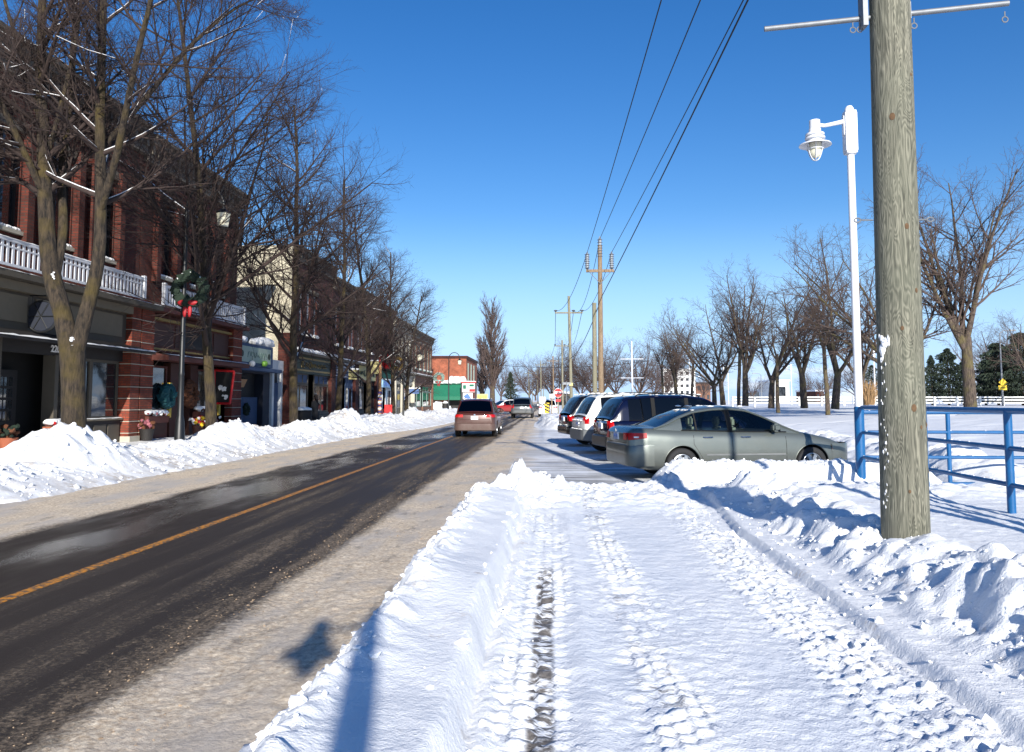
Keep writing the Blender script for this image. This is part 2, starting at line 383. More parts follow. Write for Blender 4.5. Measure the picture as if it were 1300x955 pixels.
def mth(nt, op, a, b=None, clamp=False):
    n = nt.nodes.new('ShaderNodeMath'); n.operation = op; n.use_clamp = clamp
    for i, v in enumerate((a, b)):
        if v is None: continue
        if hasattr(v, 'links'): nt.links.new(v, n.inputs[i])
        else: n.inputs[i].default_value = v
    return n.outputs[0]
def mixc(nt, f, a, b, bt='MIX'):
    n = nt.nodes.new('ShaderNodeMix'); n.data_type = 'RGBA'; n.blend_type = bt
    for i, v in ((0, f), (6, a), (7, b)):
        if hasattr(v, 'links'): nt.links.new(v, n.inputs[i])
        else: n.inputs[i].default_value = v
    return n.outputs[2]
m1 = mrange(nt, nw.outputs[0], .42, .62); m2 = mrange(nt, sw.outputs[2], .062, .022); m3 = mrange(nt, sw.outputs[0], .16, .27)
mm = mth(nt, 'MULTIPLY', mth(nt, 'MULTIPLY', m1, m2), m3)
cl = mixc(nt, mth(nt, 'MULTIPLY', mm, .8), hsv.outputs[0], (7.5, 7.9, 8.6, 1))
lowb = mrange(nt, sw.outputs[2], .24, .0); cl = mixc(nt, mth(nt, 'MULTIPLY', lowb, .85), hsv.outputs[0], (4.0, 6.4, 10.8, 1)); cl = mixc(nt, mth(nt, 'MULTIPLY', mm, .75), cl, (8.5, 9.0, 9.8, 1))
nt.links.new(cl, bg.inputs[0]); bg.inputs[1].default_value = .085

sl = bpy.data.lights.new('sun', 'SUN'); sl.energy = 5.0; sl.angle = R(.5); sl.color = (1, .95, .87)
so = bpy.data.objects.new('sun', sl); COL.objects.link(so)
sd = Vector((math.sin(R(SUN_AZ)) * math.cos(R(SUN_EL)), -math.cos(R(SUN_AZ)) * math.cos(R(SUN_EL)), math.sin(R(SUN_EL))))
so.rotation_euler = sd.to_track_quat('Z', 'Y').to_euler(); so.location = (10, -20, 20)

cam = bpy.data.cameras.new('camera'); co = bpy.data.objects.new('camera', cam); COL.objects.link(co); scene.camera = co
cam.sensor_width = 36; cam.lens = 36 * FPX / 1300; cam.shift_y = -45.5 / 1300; cam.clip_end = 8000; cam.clip_start = .1
co.matrix_world = Matrix(((cr.x, cu.x, -cf.x, 0), (cr.y, cu.y, -cf.y, 0), (cr.z, cu.z, -cf.z, EYE), (0, 0, 0, 1)))
scene.view_settings.view_transform = 'Standard'; scene.view_settings.look = 'None'; scene.view_settings.exposure = .54; scene.view_settings.gamma = 1
scene.cycles.max_bounces = 6; scene.cycles.transparent_max_bounces = 12; scene.cycles.diffuse_bounces = 3
scene.cycles.use_denoising = True

# ================================================================== ground materials
def snow_material(name, mode):
    m, nt, b = new_mat(name); N = nt.nodes; L = nt.links
    tc = N.new('ShaderNodeTexCoord'); P = tc.outputs['Object']
    sp = N.new('ShaderNodeSeparateXYZ'); L.new(P, sp.inputs[0]); X, Y, Z = sp.outputs
    def noise(scale, det=5, stretch=None, rough=.55, dist=0):
        v = P
        if stretch:
            mp = N.new('ShaderNodeMapping'); mp.inputs['Scale'].default_value = stretch; L.new(P, mp.inputs[0]); v = mp.outputs[0]
        n = N.new('ShaderNodeTexNoise'); n.inputs['Scale'].default_value = scale; n.inputs['Detail'].default_value = det; n.inputs['Roughness'].default_value = rough; n.inputs['Distortion'].default_value = dist
        L.new(v, n.inputs[0]); return n.outputs[0]
    base = mixc(nt, noise(1.1), (.82, .835, .85, 1), (.88, .885, .88, 1))
    dirt = (.46, .38, .29, 1)
    if mode == 'right':
        # sand thrown on the road side and on the broken crest lumps
        d1 = mth(nt, 'MULTIPLY', mrange(nt, noise(2.6, 6), .6, .72), mrange(nt, noise(21, 4), .42, .62))
        base = mixc(nt, mth(nt, 'MULTIPLY', d1, .5), base, dirt)
        # bare asphalt in the left wheel track, thin grey patches in the others
        wob = mth(nt, 'MULTIPLY', mth(nt, 'SUBTRACT', noise(.7), .5), .12)
        xw = mth(nt, 'ADD', X, wob)
        def band(c, hw): return mrange(nt, mth(nt, 'ABSOLUTE', mth(nt, 'SUBTRACT', xw, c)), hw, hw * .55)
        teeth = mrange(nt, noise(9, 4, (.8, 3.2, 1)), .42, .56)
        ylim = mth(nt, 'MULTIPLY', mrange(nt, Y, 7.9, 7.0), 1.0)
        a1 = mth(nt, 'MULTIPLY', mth(nt, 'MULTIPLY', band(-.06, .085), teeth), ylim)
        low = mrange(nt, noise(1.3, 3), .46, .62)
        a2 = mth(nt, 'MULTIPLY', mth(nt, 'MULTIPLY', band(.58, .16), mrange(nt, noise(12, 4, (.8, 3, 1)), .50, .62)), mth(nt, 'MULTIPLY', low, .7))
        sp2 = mth(nt, 'MULTIPLY', mrange(nt, noise(.9, 3), .62, .70), mrange(nt, noise(6, 5, (.6, 2, 1)), .5, .65))
        lane = mth(nt, 'MULTIPLY', mth(nt, 'MULTIPLY', mrange(nt, X, -.3, -.2), mrange(nt, X, 2.0, 1.8)), mrange(nt, Y, 13.5, 12.5))
        a = mth(nt, 'ADD', mth(nt, 'ADD', a1, a2), mth(nt, 'MULTIPLY', sp2, .35), True)
        a = mth(nt, 'MULTIPLY', a, lane)
        asph = mixc(nt, noise(40), (.10, .09, .085, 1), (.2, .185, .17, 1))
        ice = mixc(nt, mth(nt, 'MULTIPLY', lane, .9), base, mixc(nt, mrange(nt, noise(1.7, 5, (1, .5, 1)), .4, .6), (.76, .79, .83, 1), (.85, .865, .88, 1)))
        base = mixc(nt, a, ice, asph)
    else:
        d1 = mth(nt, 'MULTIPLY', mrange(nt, noise(.8, 5), .52, .66), mrange(nt, noise(9, 5), .4, .62))
        low = mrange(nt, Z, .55, .1)
        base = mixc(nt, mth(nt, 'MULTIPLY', d1, .8), base, dirt)
        apron = mth(nt, 'MULTIPLY', mrange(nt, X, -9.6, -8.5), mrange(nt, noise(5, 6), .35, .7))
        base = mixc(nt, mth(nt, 'MULTIPLY', apron, .5), base, (.56, .50, .43, 1))
    L.new(base, b.inputs['Base Color'])
    b.inputs['Roughness'].default_value = .62; b.inputs['Specular IOR Level'].default_value = .35
    bp = N.new('ShaderNodeBump'); bp.inputs['Strength'].default_value = .55; bp.inputs['Distance'].default_value = .03
    hsum = mth(nt, 'ADD', noise(16, 7, None, .65), mth(nt, 'MULTIPLY', noise(70, 3), .35))
    L.new(hsum, bp.inputs['Height']); L.new(bp.outputs[0], b.inputs['Normal'])
    MATS[name] = m
snow_material('snow_right', 'right'); snow_material('snow_left', 'left')
plain('snow_plain', (.84, .85, .855, 1), .65, noise=.03, scale=3, bump=.4)
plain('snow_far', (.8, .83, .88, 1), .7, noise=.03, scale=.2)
plain('slush', srgb(160, 138, 112), .8, noise=.3, scale=12)

def road_material():
    m, nt, b = new_mat('road_surface'); N = nt.nodes; L = nt.links
    tc = N.new('ShaderNodeTexCoord'); P = tc.outputs['Object']
    sp = N.new('ShaderNodeSeparateXYZ'); L.new(P, sp.inputs[0]); X, Y, Z = sp.outputs
    def noise(scale, det=5, stretch=None, rough=.55, dist=0):
        v = P
        if stretch:
            mp = N.new('ShaderNodeMapping'); mp.inputs['Scale'].default_value = stretch; L.new(P, mp.inputs[0]); v = mp.outputs[0]
        n = N.new('ShaderNodeTexNoise'); n.inputs['Scale'].default_value = scale; n.inputs['Detail'].default_value = det; n.inputs['Roughness'].default_value = rough; n.inputs['Distortion'].default_value = dist
        L.new(v, n.inputs[0]); return n.outputs[0]
    n_edge = noise(1.2, 6, (1, .35, 1)); n_fine = noise(22, 6, None, .7)
    xw = mth(nt, 'ADD', X, mth(nt, 'ADD', mth(nt, 'MULTIPLY', mth(nt, 'SUBTRACT', n_edge, .5), .55), mth(nt, 'MULTIPLY', mth(nt, 'SUBTRACT', n_fine, .5), .35)))
    asph = mixc(nt, noise(60, 3), (.020, .015, .011, 1), (.056, .042, .031, 1))
    brown = mixc(nt, mrange(nt, noise(30, 5, None, .7), .36, .64), (.07, .052, .038, 1), (.25, .19, .13, 1))
    sl = mixc(nt, mrange(nt, noise(26, 6, None, .7), .30, .70), srgb(184, 162, 136), srgb(242, 226, 200))
    sl = mixc(nt, mrange(nt, noise(1.6, 5, (1, .35, 1)), .42, .64), sl, srgb(196, 186, 174))
    # granular brown sand strewn on the right-hand lane, streaked along the road
    streak = noise(2.1, 6, (1.6, .09, 1)); gran = noise(34, 5, None, .75); gran2 = noise(9, 5, (1, .6, 1), .7)
    lane_r = mrange(nt, xw, -5.0, -3.9)
    heavy = mrange(nt, xw, -3.4, -2.3)
    thr = mth(nt, 'SUBTRACT', mth(nt, 'SUBTRACT', .545, mth(nt, 'MULTIPLY', heavy, .10)), mth(nt, 'MULTIPLY', mth(nt, 'SUBTRACT', streak, .5), .55))
    thr = mth(nt, 'ADD', thr, mth(nt, 'MULTIPLY', mth(nt, 'SUBTRACT', 1.0, lane_r), .07))
    gm = mth(nt, 'MULTIPLY', mth(nt, 'SUBTRACT', mth(nt, 'ADD', mth(nt, 'MULTIPLY', gran, .55), mth(nt, 'MULTIPLY', gran2, .45)), thr), 12.0, True)
    gm2 = mth(nt, 'ADD', gm, mth(nt, 'MULTIPLY', mrange(nt, streak, .42, .66), mth(nt, 'MULTIPLY', lane_r, .36)), True)
    col = mixc(nt, gm2, asph, brown)
    # polished wheel paths
    def band(c, hw): return mrange(nt, mth(nt, 'ABSOLUTE', mth(nt, 'SUBTRACT', X, c)), hw, hw * .3)
    # slush margins
    right = mrange(nt, xw, -2.42, -2.18); left = mrange(nt, xw, -6.25, -6.5)
    far = mrange(nt, Y, 26, 60)
    midslush = mth(nt, 'MULTIPLY', mrange(nt, noise(1.3, 5, (2.4, .06, 1)), .45, .62), mth(nt, 'MULTIPLY', far, .65))
    s = mth(nt, 'ADD', mth(nt, 'ADD', right, left), midslush, True)
    dark = mth(nt, 'MULTIPLY', mrange(nt, noise(3.2, 8, (1, .4, 1), .7), .55, .68), .5)
    slm = mixc(nt, dark, sl, (.11, .10, .095, 1))
    col = mixc(nt, s, col, slm)
    # icy parking lot on the right: streaks across the street where cars back out
    xl = mth(nt, 'ADD', X, mth(nt, 'MULTIPLY', mth(nt, 'SUBTRACT', noise(.9, 5), .5), 1.6))
    lot = mth(nt, 'MULTIPLY', mrange(nt, xl, -1.3, -.3), mrange(nt, Y, 11.5, 13))
    lstreak = noise(2.2, 7, (.22, 1.7, 1), .68)
    lbig = noise(.35, 4)
    lm = mrange(nt, mth(nt, 'ADD', mth(nt, 'MULTIPLY', lstreak, .8), mth(nt, 'MULTIPLY', lbig, .45)), .52, .74)
    lm = mth(nt, 'ADD', lm, mth(nt, 'MULTIPLY', mrange(nt, X, .5, 3.5), .35), True)
    lm = mth(nt, 'ADD', lm, mth(nt, 'MULTIPLY', mrange(nt, Y, 18, 26), .3), True)
    lotc = mixc(nt, lm, mixc(nt, noise(12, 5, (.4, 2, 1)), (.20, .195, .19, 1), (.44, .44, .45, 1)), (.84, .86, .89, 1))
    col = mixc(nt, lot, col, lotc)
    L.new(col, b.inputs['Base Color'])
    wet = mth(nt, 'SUBTRACT', 1.0, mth(nt, 'MAXIMUM', mth(nt, 'MAXIMUM', s, gm2), lot), True)
    puddle = mrange(nt, noise(.8, 4, (1, .3, 1)), .35, .6)
    leftlane = mrange(nt, X, -4.0, -4.9)
    ro = mth(nt, 'SUBTRACT', .85, mth(nt, 'MULTIPLY', wet, mth(nt, 'ADD', mth(nt, 'MULTIPLY', mth(nt, 'MULTIPLY', puddle, leftlane), .46), .24)))
    L.new(ro, b.inputs['Roughness']); b.inputs['Specular IOR Level'].default_value = .35
    bp = N.new('ShaderNodeBump'); bp.inputs['Strength'].default_value = .8; bp.inputs['Distance'].default_value = .025
    sg = mth(nt, 'MAXIMUM', mth(nt, 'MAXIMUM', mth(nt, 'MULTIPLY', s, .9), gm2), mth(nt, 'MULTIPLY', lot, .8))
    hh = mth(nt, 'ADD', mth(nt, 'MULTIPLY', mth(nt, 'ADD', noise(24, 7, None, .75), mth(nt, 'MULTIPLY', sg, .5)), mth(nt, 'ADD', sg, .12)), 0)
    L.new(hh, bp.inputs['Height']); L.new(bp.outputs[0], b.inputs['Normal'])
    MATS['road_surface'] = m
road_material()
def worn_paint(name, col):
    m, nt, b = new_mat(name); N = nt.nodes; L = nt.links
    tc = N.new('ShaderNodeTexCoord'); n = N.new('ShaderNodeTexNoise'); n.inputs['Scale'].default_value = 18; n.inputs['Detail'].default_value = 7; n.inputs['Roughness'].default_value = .7; L.new(tc.outputs['Object'], n.inputs[0])
    L.new(mixc(nt, mrange(nt, n.outputs[0], .40, .60), col, (.10, .08, .06, 1)), b.inputs['Base Color']); b.inputs['Roughness'].default_value = .6; MATS[name] = m
worn_paint('line_yellow', srgb(214, 140, 40)); worn_paint('line_white', srgb(190, 186, 178))

# ================================================================== ground geometry
def grid_mesh(name, xs, ys, hf, mat, drop=None):
    Xg, Yg = np.meshgrid(xs, ys); Zg = hf(Xg, Yg)
    V = np.stack([Xg.ravel(), Yg.ravel(), Zg.ravel()], 1)
    nx, ny = len(xs), len(ys)
    i = np.arange(ny - 1)[:, None] * nx + np.arange(nx - 1)[None, :]
    Q = np.stack([i, i + 1, i + nx + 1, i + nx], -1).reshape(-1, 4)
    if drop is not None:
        zq = V[Q][:, :, 2].max(1); Q = Q[zq > drop]
        used = np.unique(Q); remap = np.full(len(V), -1); remap[used] = np.arange(len(used)); V = V[used]; Q = remap[Q]
    o = arr_mesh(name, V, Q, [mat]); o['kind'] = 'structure'; return o
def spaced(stops):
    out = [stops[0][0]]
    for (a, s0), (b, s1) in zip(stops[:-1], stops[1:]):
        x = a
        while x < b - 1e-6:
            t = (x - a) / (b - a); st = s0 + (s1 - s0) * t; x = min(b, x + st); out.append(x)
    return np.array(out)

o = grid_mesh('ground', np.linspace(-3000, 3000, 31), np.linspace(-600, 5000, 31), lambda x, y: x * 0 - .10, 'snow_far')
o = grid_mesh('road', spaced([(-16, .5), (-9, .25), (9, .25), (12, .5)]), spaced([(-30, .5), (60, 1), (900, 20)]), lambda x, y: 0 * x, 'road_surface')
mb = MB()
for y in range(-30, 160, 10): mb.box(-4.455, -4.345, y, y + 10, -.02, .004)
o = mb.build('centre_line', 'line_yellow'); o['kind'] = 'structure'
mb = MB()
for y in (27.2, 28.1): mb.box(-7.6, -5.0, y, y + .16, -.02, .004)
o = mb.build('crossing_line', 'line_white'); o['kind'] = 'structure'

def gauss(X, Y, x, y, h, r, ry=None): return h * np.exp(-((X - x) / r) ** 2 - ((Y - y) / (ry or r)) ** 2)
LUMPS = [(-.55, 13.1, .40, .26), (-.78, 12.7, .2, .22), (-.12, 13.35, .2, .2), (.12, 13.1, .16, .16), (-1.0, 11.9, .12, .3), (-.35, 12.6, .16, .3)]
def h_right(X, Y):
    lump = 1 - np.clip(cell(X * 3.2, Y * 3.2, 3) * 1.25, 0, 1); lump2 = 1 - np.clip(cell(X * 8.5, Y * 8.5, 9) * 1.25, 0, 1)
    chunk = 1 - np.clip(cell(X * 2.3 + .3 * fbm(X * 3, Y * 3, 2, 4), Y * 1.7, 31) * 1.1, 0, 1)
    f1 = fbm(X * 1.3, Y * 1.3, 4, 1); f2 = fbm(X * 5, Y * 5, 4, 2); f3 = fbm(X * 18, Y * 18, 3, 5)
    # plowed sidewalk lane with tread marks
    chips = 1 - np.clip(cell(X * 17, Y * 15, 91) * 1.3, 0, 1)
    h = .045 + .008 * f2 + .005 * f3 + .014 * sm(.25, .7, chips) * (sm(1.35, 1.6, X) * sm(2.15, 2.0, X) + .6 * sm(.0, -.3, X) + .6 * sm(.0, .3, fbm(X * 1.1, Y * .8, 3, 93)) * sm(2.15, 2.0, X))
    half = np.where(np.sin(X * 2 * np.pi / .19) > 0, np.pi, 0)
    bars = sm(.30, .70, .5 + .5 * np.sin(Y * 2 * np.pi / .125 + 1.2 * f1 + .8 * f2 + half)) * (.35 + .65 * sm(-.25, .15, fbm(X * 2.2, Y * 1.6, 3, 88)))
    for c, wd, am in ((-.06, .19, .034), (.60, .20, .032), (1.78, .22, .032)):
        wv = c + .10 * fbm(Y * .35, 0 * Y + c, 2, 8)
        k = np.exp(-((X - wv) / wd) ** 4)
        h = h + k * am * (bars * (.6 + .5 * lump2) - .3 + .5 * f2 + .25 * f3)
    # worn down where tyre bites to asphalt
    h = h + np.exp(-((X - .2) / .07) ** 2) * .02 + np.exp(-((X + .33) / .05) ** 2) * .035
    # left ridge
    xl = -1.33 + .10 * fbm(Y * 1.1, Y * 0 + 3, 3, 11) + .05 * fbm(Y * 5, Y * 0, 2, 12) + .75 * sm(12.2, 14.6, Y)
    act = 1 - sm(11.2, 12.6, Y)
    top = .30 + .05 * fbm(Y * .5, X * 0, 2, 13) + .035 * fbm(X * 2.2 + Y * .6, Y * 1.0, 3, 14) - .07 * (X + .9)
    rise = sm(xl, xl + .38, X); fall = 1 - sm(-.50, -.36, X + .03 * fbm(Y * 1.5, Y * 0, 2, 15))
    rough = np.exp(-((X - xl - .22) / .2) ** 2)
    ridge = rise * fall * (top + rough * (.10 * lump + .05 * lump2 + .05 * f2))
    h = np.maximum(h, ridge * act * 1.0)
    # broken slab at the end of the lane and the pile beside the lot
    slab = sm(11.0, 12.6, Y) * (1 - sm(14.1, 14.6, Y + .22 * f2)) * sm(xl, xl + .3, X)
    h = h + slab * (.05 + .04 * f1 + .07 * lump + .03 * lump2)
    for x, y, a, r in LUMPS: h = h + gauss(X, Y, x, y, a, r) * (.8 + .5 * lump2 + .3 * f2)
    # right kerb shelf and bank
    xc = 2.12 + .04 * fbm(Y * .6, Y * 0, 2, 21) + .18 * sm(9, 11.5, Y)
    near_ = 1 - sm(7.5, 10, Y)
    curb = sm(xc - .015, xc + .035, X) * .085
    bank = sm(xc + .26, xc + .95, X + .10 * f2) * (.20 + .08 * fbm(Y * .45, Y * 0, 2, 22) - .05 * near_)
    crest = np.exp(-((X - xc - 1.0) / .42) ** 2)
    face = sm(xc + .26, xc + .5, X) * (1 - sm(xc + 1.15, xc + 1.6, X))
    near = 1 - sm(7.5, 11, Y)
    bank = bank + crest * .05 + face * (chunk * (.07 + .07 * near) + lump * .06 + .04 * f2 - .03)
    ripple = face * .05 * np.sin((Y * .9 + X * 1.2) * 9 + 3 * f1) * (1 - near)
    bank = bank + ripple
    blocks = 1 - np.clip(cell(X * 1.7 + .25 * f2, Y * 1.5, 77) * 1.05, 0, 1)
    bank = bank + (1 - sm(5.6, 6.8, Y)) * sm(xc + .5, xc + .9, X) * (1 - sm(3.9, 4.6, X)) * (.13 * sm(.25, .6, blocks) + .05 * f2)
    bank = bank * (1 - .7 * sm(xc + 1.0, xc + 1.9, X) * sm(5.5, 6.8, Y))
    bact = 1 - sm(12.0, 12.9, Y + .3 * f1)
    bank = bank * bact
    ridge2 = gauss(X, Y, 2.75, 11.6, .22, .35, .9)
    hr = curb * (1 - sm(12.6, 13.4, Y)) + bank + ridge2
    # wind-smoothed field beyond the bank
    fld = sm(xc + .8, xc + 1.6, X)
    f = .24 + .03 * f1 + .012 * f2 * 1.2 + .006 * f3 + .02 * np.sin(X * 2.1 + Y * .8 + 2 * f1)
    f = f - .24 * sm(5.9, 7.4, X) * sm(7, 11, Y)
    f = f + gauss(X, Y, 3.02, 7.55, .22, .22, .26) + gauss(X, Y, 2.9, 8.0, .08, .3, .4) - gauss(X, Y, 3.35, 9.6, .10, .45, 1.4)
    hr = np.where(X > xc - .1, hr * (1 - fld * .0) + f * sm(xc + .5, xc + 1.5, X) * .22, 0)
    h = h + hr
    # ridge pushed up against the sedan
    cyr = 15.05 + .06 * (X - 2) + .12 * f1
    rr = np.exp(-((Y - cyr) / .62) ** 4) * sm(1.55, 2.5, X + .2 * f1) * (1 - sm(6.6, 7.4, X))
    h = np.maximum(h, rr * (.40 + .05 * f1 + .07 * lump + .04 * lump2))
    h = h + gauss(X, Y, 2.1, 14.1, .14, .3) * (1 + lump2)
    # nothing over the road and lot
    h = np.where(X < xl, -.05, h)
    lot = (Y > 14.45 + .12 * f2)
    lotx = 7.3 + .35 * f1
    out = lot & (X < lotx) & (rr < .12)
    h = np.where(out & (Y < 42.8 + 1.2 * f1), -.05, h)
    # beyond the parking lot
    bank3 = .30 * np.exp(-((X - 8.3) / .8) ** 2) * (1 + .6 * f1 + .5 * lump)
    base = .06 + .16 * sm(7.3, 8.2, X) + .82 * sm(9, 26, X) * sm(15, 30, Y) + .05 * f1
    base = base + .05 * fbm(X * .25, Y * .25, 3, 41)
    fr = base + bank3 * sm(14.5, 16.5, Y) * (1 - sm(40, 44, Y))
    h = np.where((X >= lotx) & (Y >= 14.45), np.maximum(fr, rr * .4), h)
    # field in the lower right, beyond the blue fence
    h = np.where((X > 7.3) & (Y < 14.45), .06 + .10 * sm(12, 7, Y) + .03 * f1 + .02 * f2, h)
    # pushed-up piles and verge at the far end of the lot
    big = 1 - np.clip(cell(X * .55, Y * .4, 51), 0, 1)
    xe = -1.15 + .35 * fbm(Y * .3, Y * 0, 3, 52) + .9 * (1 - sm(43, 47, Y))
    pile = sm(xe, xe + .9, X) * sm(42.6, 45, Y + .8 * f1) * (.18 + (1 - sm(3, 6, X)) * (.34 * big + .12 * lump + .12 * f1) * (1 - .4 * sm(60, 75, Y)))
    pile = pile + .82 * sm(9, 26, X)
    h = np.where(Y > 42.8 + 1.2 * f1, np.where(X < xe, -.05, pile), h)
    return h
grid_mesh('snow_ground', spaced([(-1.9, .03), (4.2, .03), (7.5, .09), (12, .25), (30, 1.2), (260, 12)]),
          spaced([(-9, .8), (1.5, .12), (3.0, .028), (8, .034), (13, .05), (18, .09), (45, .2), (75, .35), (200, 4), (420, 14)]), h_right, 'snow_right', drop=-.04)

PEAKS = [(-10.2, 16.4, .66, .95, 1.15), (-9.9, 24.6, .46, .8, 1.4), (-10.1, 27.5, .28, .9, 1.3), (-10.0, 31.5, .24, .8, 1.5), (-10.0, 34.5, .30, .9, 1.5), (-10.1, 38.6, .62, 1.0, 1.4),
         (-10, 43.5, .3, .8, 1.5), (-9.9, 48.5, .3, .9, 1.6), (-9.8, 56.5, .55, 1.0, 2.0), (-9.6, 62, .3, 1, 2), (-9.6, 70, .35, 1, 2), (-9.8, 80, .3, 1, 3), (-9.6, 90, .3, 1, 3)]
def h_left(X, Y):
    lump = 1 - np.clip(cell(X * 2.2, Y * 2.2, 63) * 1.15, 0, 1); lump2 = 1 - np.clip(cell(X * 5.5, Y * 5.5, 69) * 1.2, 0, 1)
    f1 = fbm(X * .9, Y * .9, 4, 61); f2 = fbm(X * 4, Y * 4, 4, 62); f3 = fbm(X * 13, Y * 13, 3, 65)
    xe = -8.32 + .16 * f1 + .1 * fbm(Y * 2.2, 0 * Y, 3, 66) + 1.3 * sm(33, 50, Y)
    s = sm(xe, xe - .12, X) * .05
    apron = sm(xe, xe - .7, X) * .12
    ridge = sm(xe - .35, xe - 1.5, X) * (1 - sm(-11.0, -11.9, X)) if False else sm(xe - .3, xe - 1.55, X) * sm(-12.0, -10.7, X)
    hgt = .19 + .07 * fbm(Y * .35, Y * 0, 2, 67)
    h = s + apron * sm(-12.2, -11, X) + ridge * (hgt + .09 * lump + .05 * lump2 + .11 * f1 + .07 * f2 + .03 * f3)
    pk = 0
    for x, y, a, r, ry in PEAKS: pk = pk + gauss(X, Y, x, y, a, r, ry)
    h = h + pk * (.88 + .25 * lump + .12 * f2) * sm(xe - .1, xe - .9, X)
    walk = .10 + .02 * f1 + .015 * f2 + .05 * lump * sm(-15.2, -14.5, X) * 0
    h = np.where(X < -10.7, np.maximum(h, walk), h)
    return np.where(X > xe, -.05, h)
grid_mesh('snow_bank', spaced([(-15.7, .12), (-12, .06), (-6.4, .06)]), spaced([(4, .12), (10, .05), (24, .07), (45, .11), (80, .25), (140, 1)]), h_left, 'snow_left', drop=-.04)
o = grid_mesh('snow_verge', spaced([(-60, 3), (-13, 2)]), spaced([(104, 2), (400, 12)]), lambda x, y: .05 + .05 * fbm(x * .2, y * .2, 3, 3), 'snow_plain')

def h_slush_r(X, Y):
    e = sm(-2.62, -2.25, X + .22 * fbm(X * 2, Y * .9, 4, 101)); l = 1 - np.clip(cell(X * 11, Y * 9, 103) * 1.2, 0, 1); l2 = 1 - np.clip(cell(X * 26, Y * 22, 104) * 1.2, 0, 1)
    return -.012 + e * (.016 + .016 * fbm(X * 2.5, Y * .8, 4, 102) + .008 * fbm(X * 14, Y * 14, 3, 105) + .009 * l * sm(-.2, .3, fbm(X * 1.3, Y * 1.1, 2, 106)) + .006 * l2)
grid_mesh('slush_margin', spaced([(-2.75, .026), (-1.1, .026)]), spaced([(2.4, .028), (9, .04), (16, .09), (40, .3)]), lambda X, Y: h_slush_r(X, Y) * (1 - sm(30, 40, Y)) - .012 * sm(30, 40, Y), 'road_surface')
grid_mesh('slush_margin_far', spaced([(-8.6, .05), (-6.1, .05)]), spaced([(5, .07), (20, .10), (45, .3)]), lambda X, Y: -.01 + sm(-6.2, -6.6, X + .2 * fbm(X, Y, 3, 111)) * (.018 + .016 * fbm(X * 2.2, Y * .9, 4, 112) + .010 * fbm(X * 9, Y * 9, 3, 113)) * (1 - sm(36, 45, Y)), 'road_surface')
# loose chunks
def scatter(name, n, pos, size, mat, seed, label, hf, sq=.7):
    q = random.Random(seed); mb = MB(); pts = []
    for i in range(n):
        x, y = pos(q); pts.append((x, y, size(q)))
    Z = hf(np.array([p[0] for p in pts]), np.array([p[1] for p in pts]))
    bm = bmesh.new(); bmesh.ops.create_icosphere(bm, subdivisions=1, radius=1)
    bv = np.array([v.co[:] for v in bm.verts]); bf = np.array([[v.index for v in f.verts] for f in bm.faces]); bm.free()
    nr = np.random.RandomState(seed); Vs = []; Fs = []
    for i, (p, z) in enumerate(zip(pts, Z)):
        if z < -.04 and hf is not h_flat: continue
        k = 1 + (nr.rand(len(bv), 1) - .5) * .7; s3 = p[2] * (.7 + .6 * nr.rand(3)) * np.array([1, 1, sq])
        Vs.append(bv * k * s3 + np.array([p[0], p[1], max(z, 0) + p[2] * .25])); Fs.append(bf + len(bv) * (len(Vs) - 1))
    o = arr_mesh(name, np.concatenate(Vs), np.concatenate(Fs), [mat], smooth=False)
    tag(o, label, kind='stuff'); return o
h_flat = lambda x, y: 0 * x
def pos_snow(q):
    k = q.random()
    if k < .44: return (-1.28 + abs(q.gauss(0, .14)), q.uniform(3, 13))
    if k < .56: return (q.uniform(-1.1, 1.6), q.gauss(13.4, .6))
    if k < .80: return (q.gauss(2.75, .3), 3 + 10 * q.random() ** 1.2)
    if k < .92: return (q.uniform(1.8, 6.6), q.gauss(15.0, .35))
    return (q.choice((q.gauss(-.35, .1), q.gauss(1.98, .1), q.gauss(1.98, .1))), q.uniform(3.2, 12))
scatter('snow_chunks', 3600, pos_snow, lambda q: .006 + .035 * q.random() ** 4, 'snow_plain', 5, 'loose white snow lumps along the plowed edges', h_right)
scatter('bank_chunks', 2600, lambda q: (q.choice((q.gauss(-9.1, .45), q.uniform(-11.3, -8.4))), 8 + 60 * q.random() ** 1.5), lambda q: .012 + .055 * q.random() ** 3, 'snow_plain', 6, 'loose snow lumps on the roadside bank', h_left)
scatter('slush_crumbs', 4500, lambda q: (q.choice((q.uniform(-2.4, -1.35), q.gauss(-2.35, .15), q.gauss(-1.45, .08))), 3 + 14 * q.random() ** 1.6), lambda q: .003 + .008 * q.random() ** 4, 'slush', 8, 'brown sandy slush crumbs beside the road', h_flat, .6)
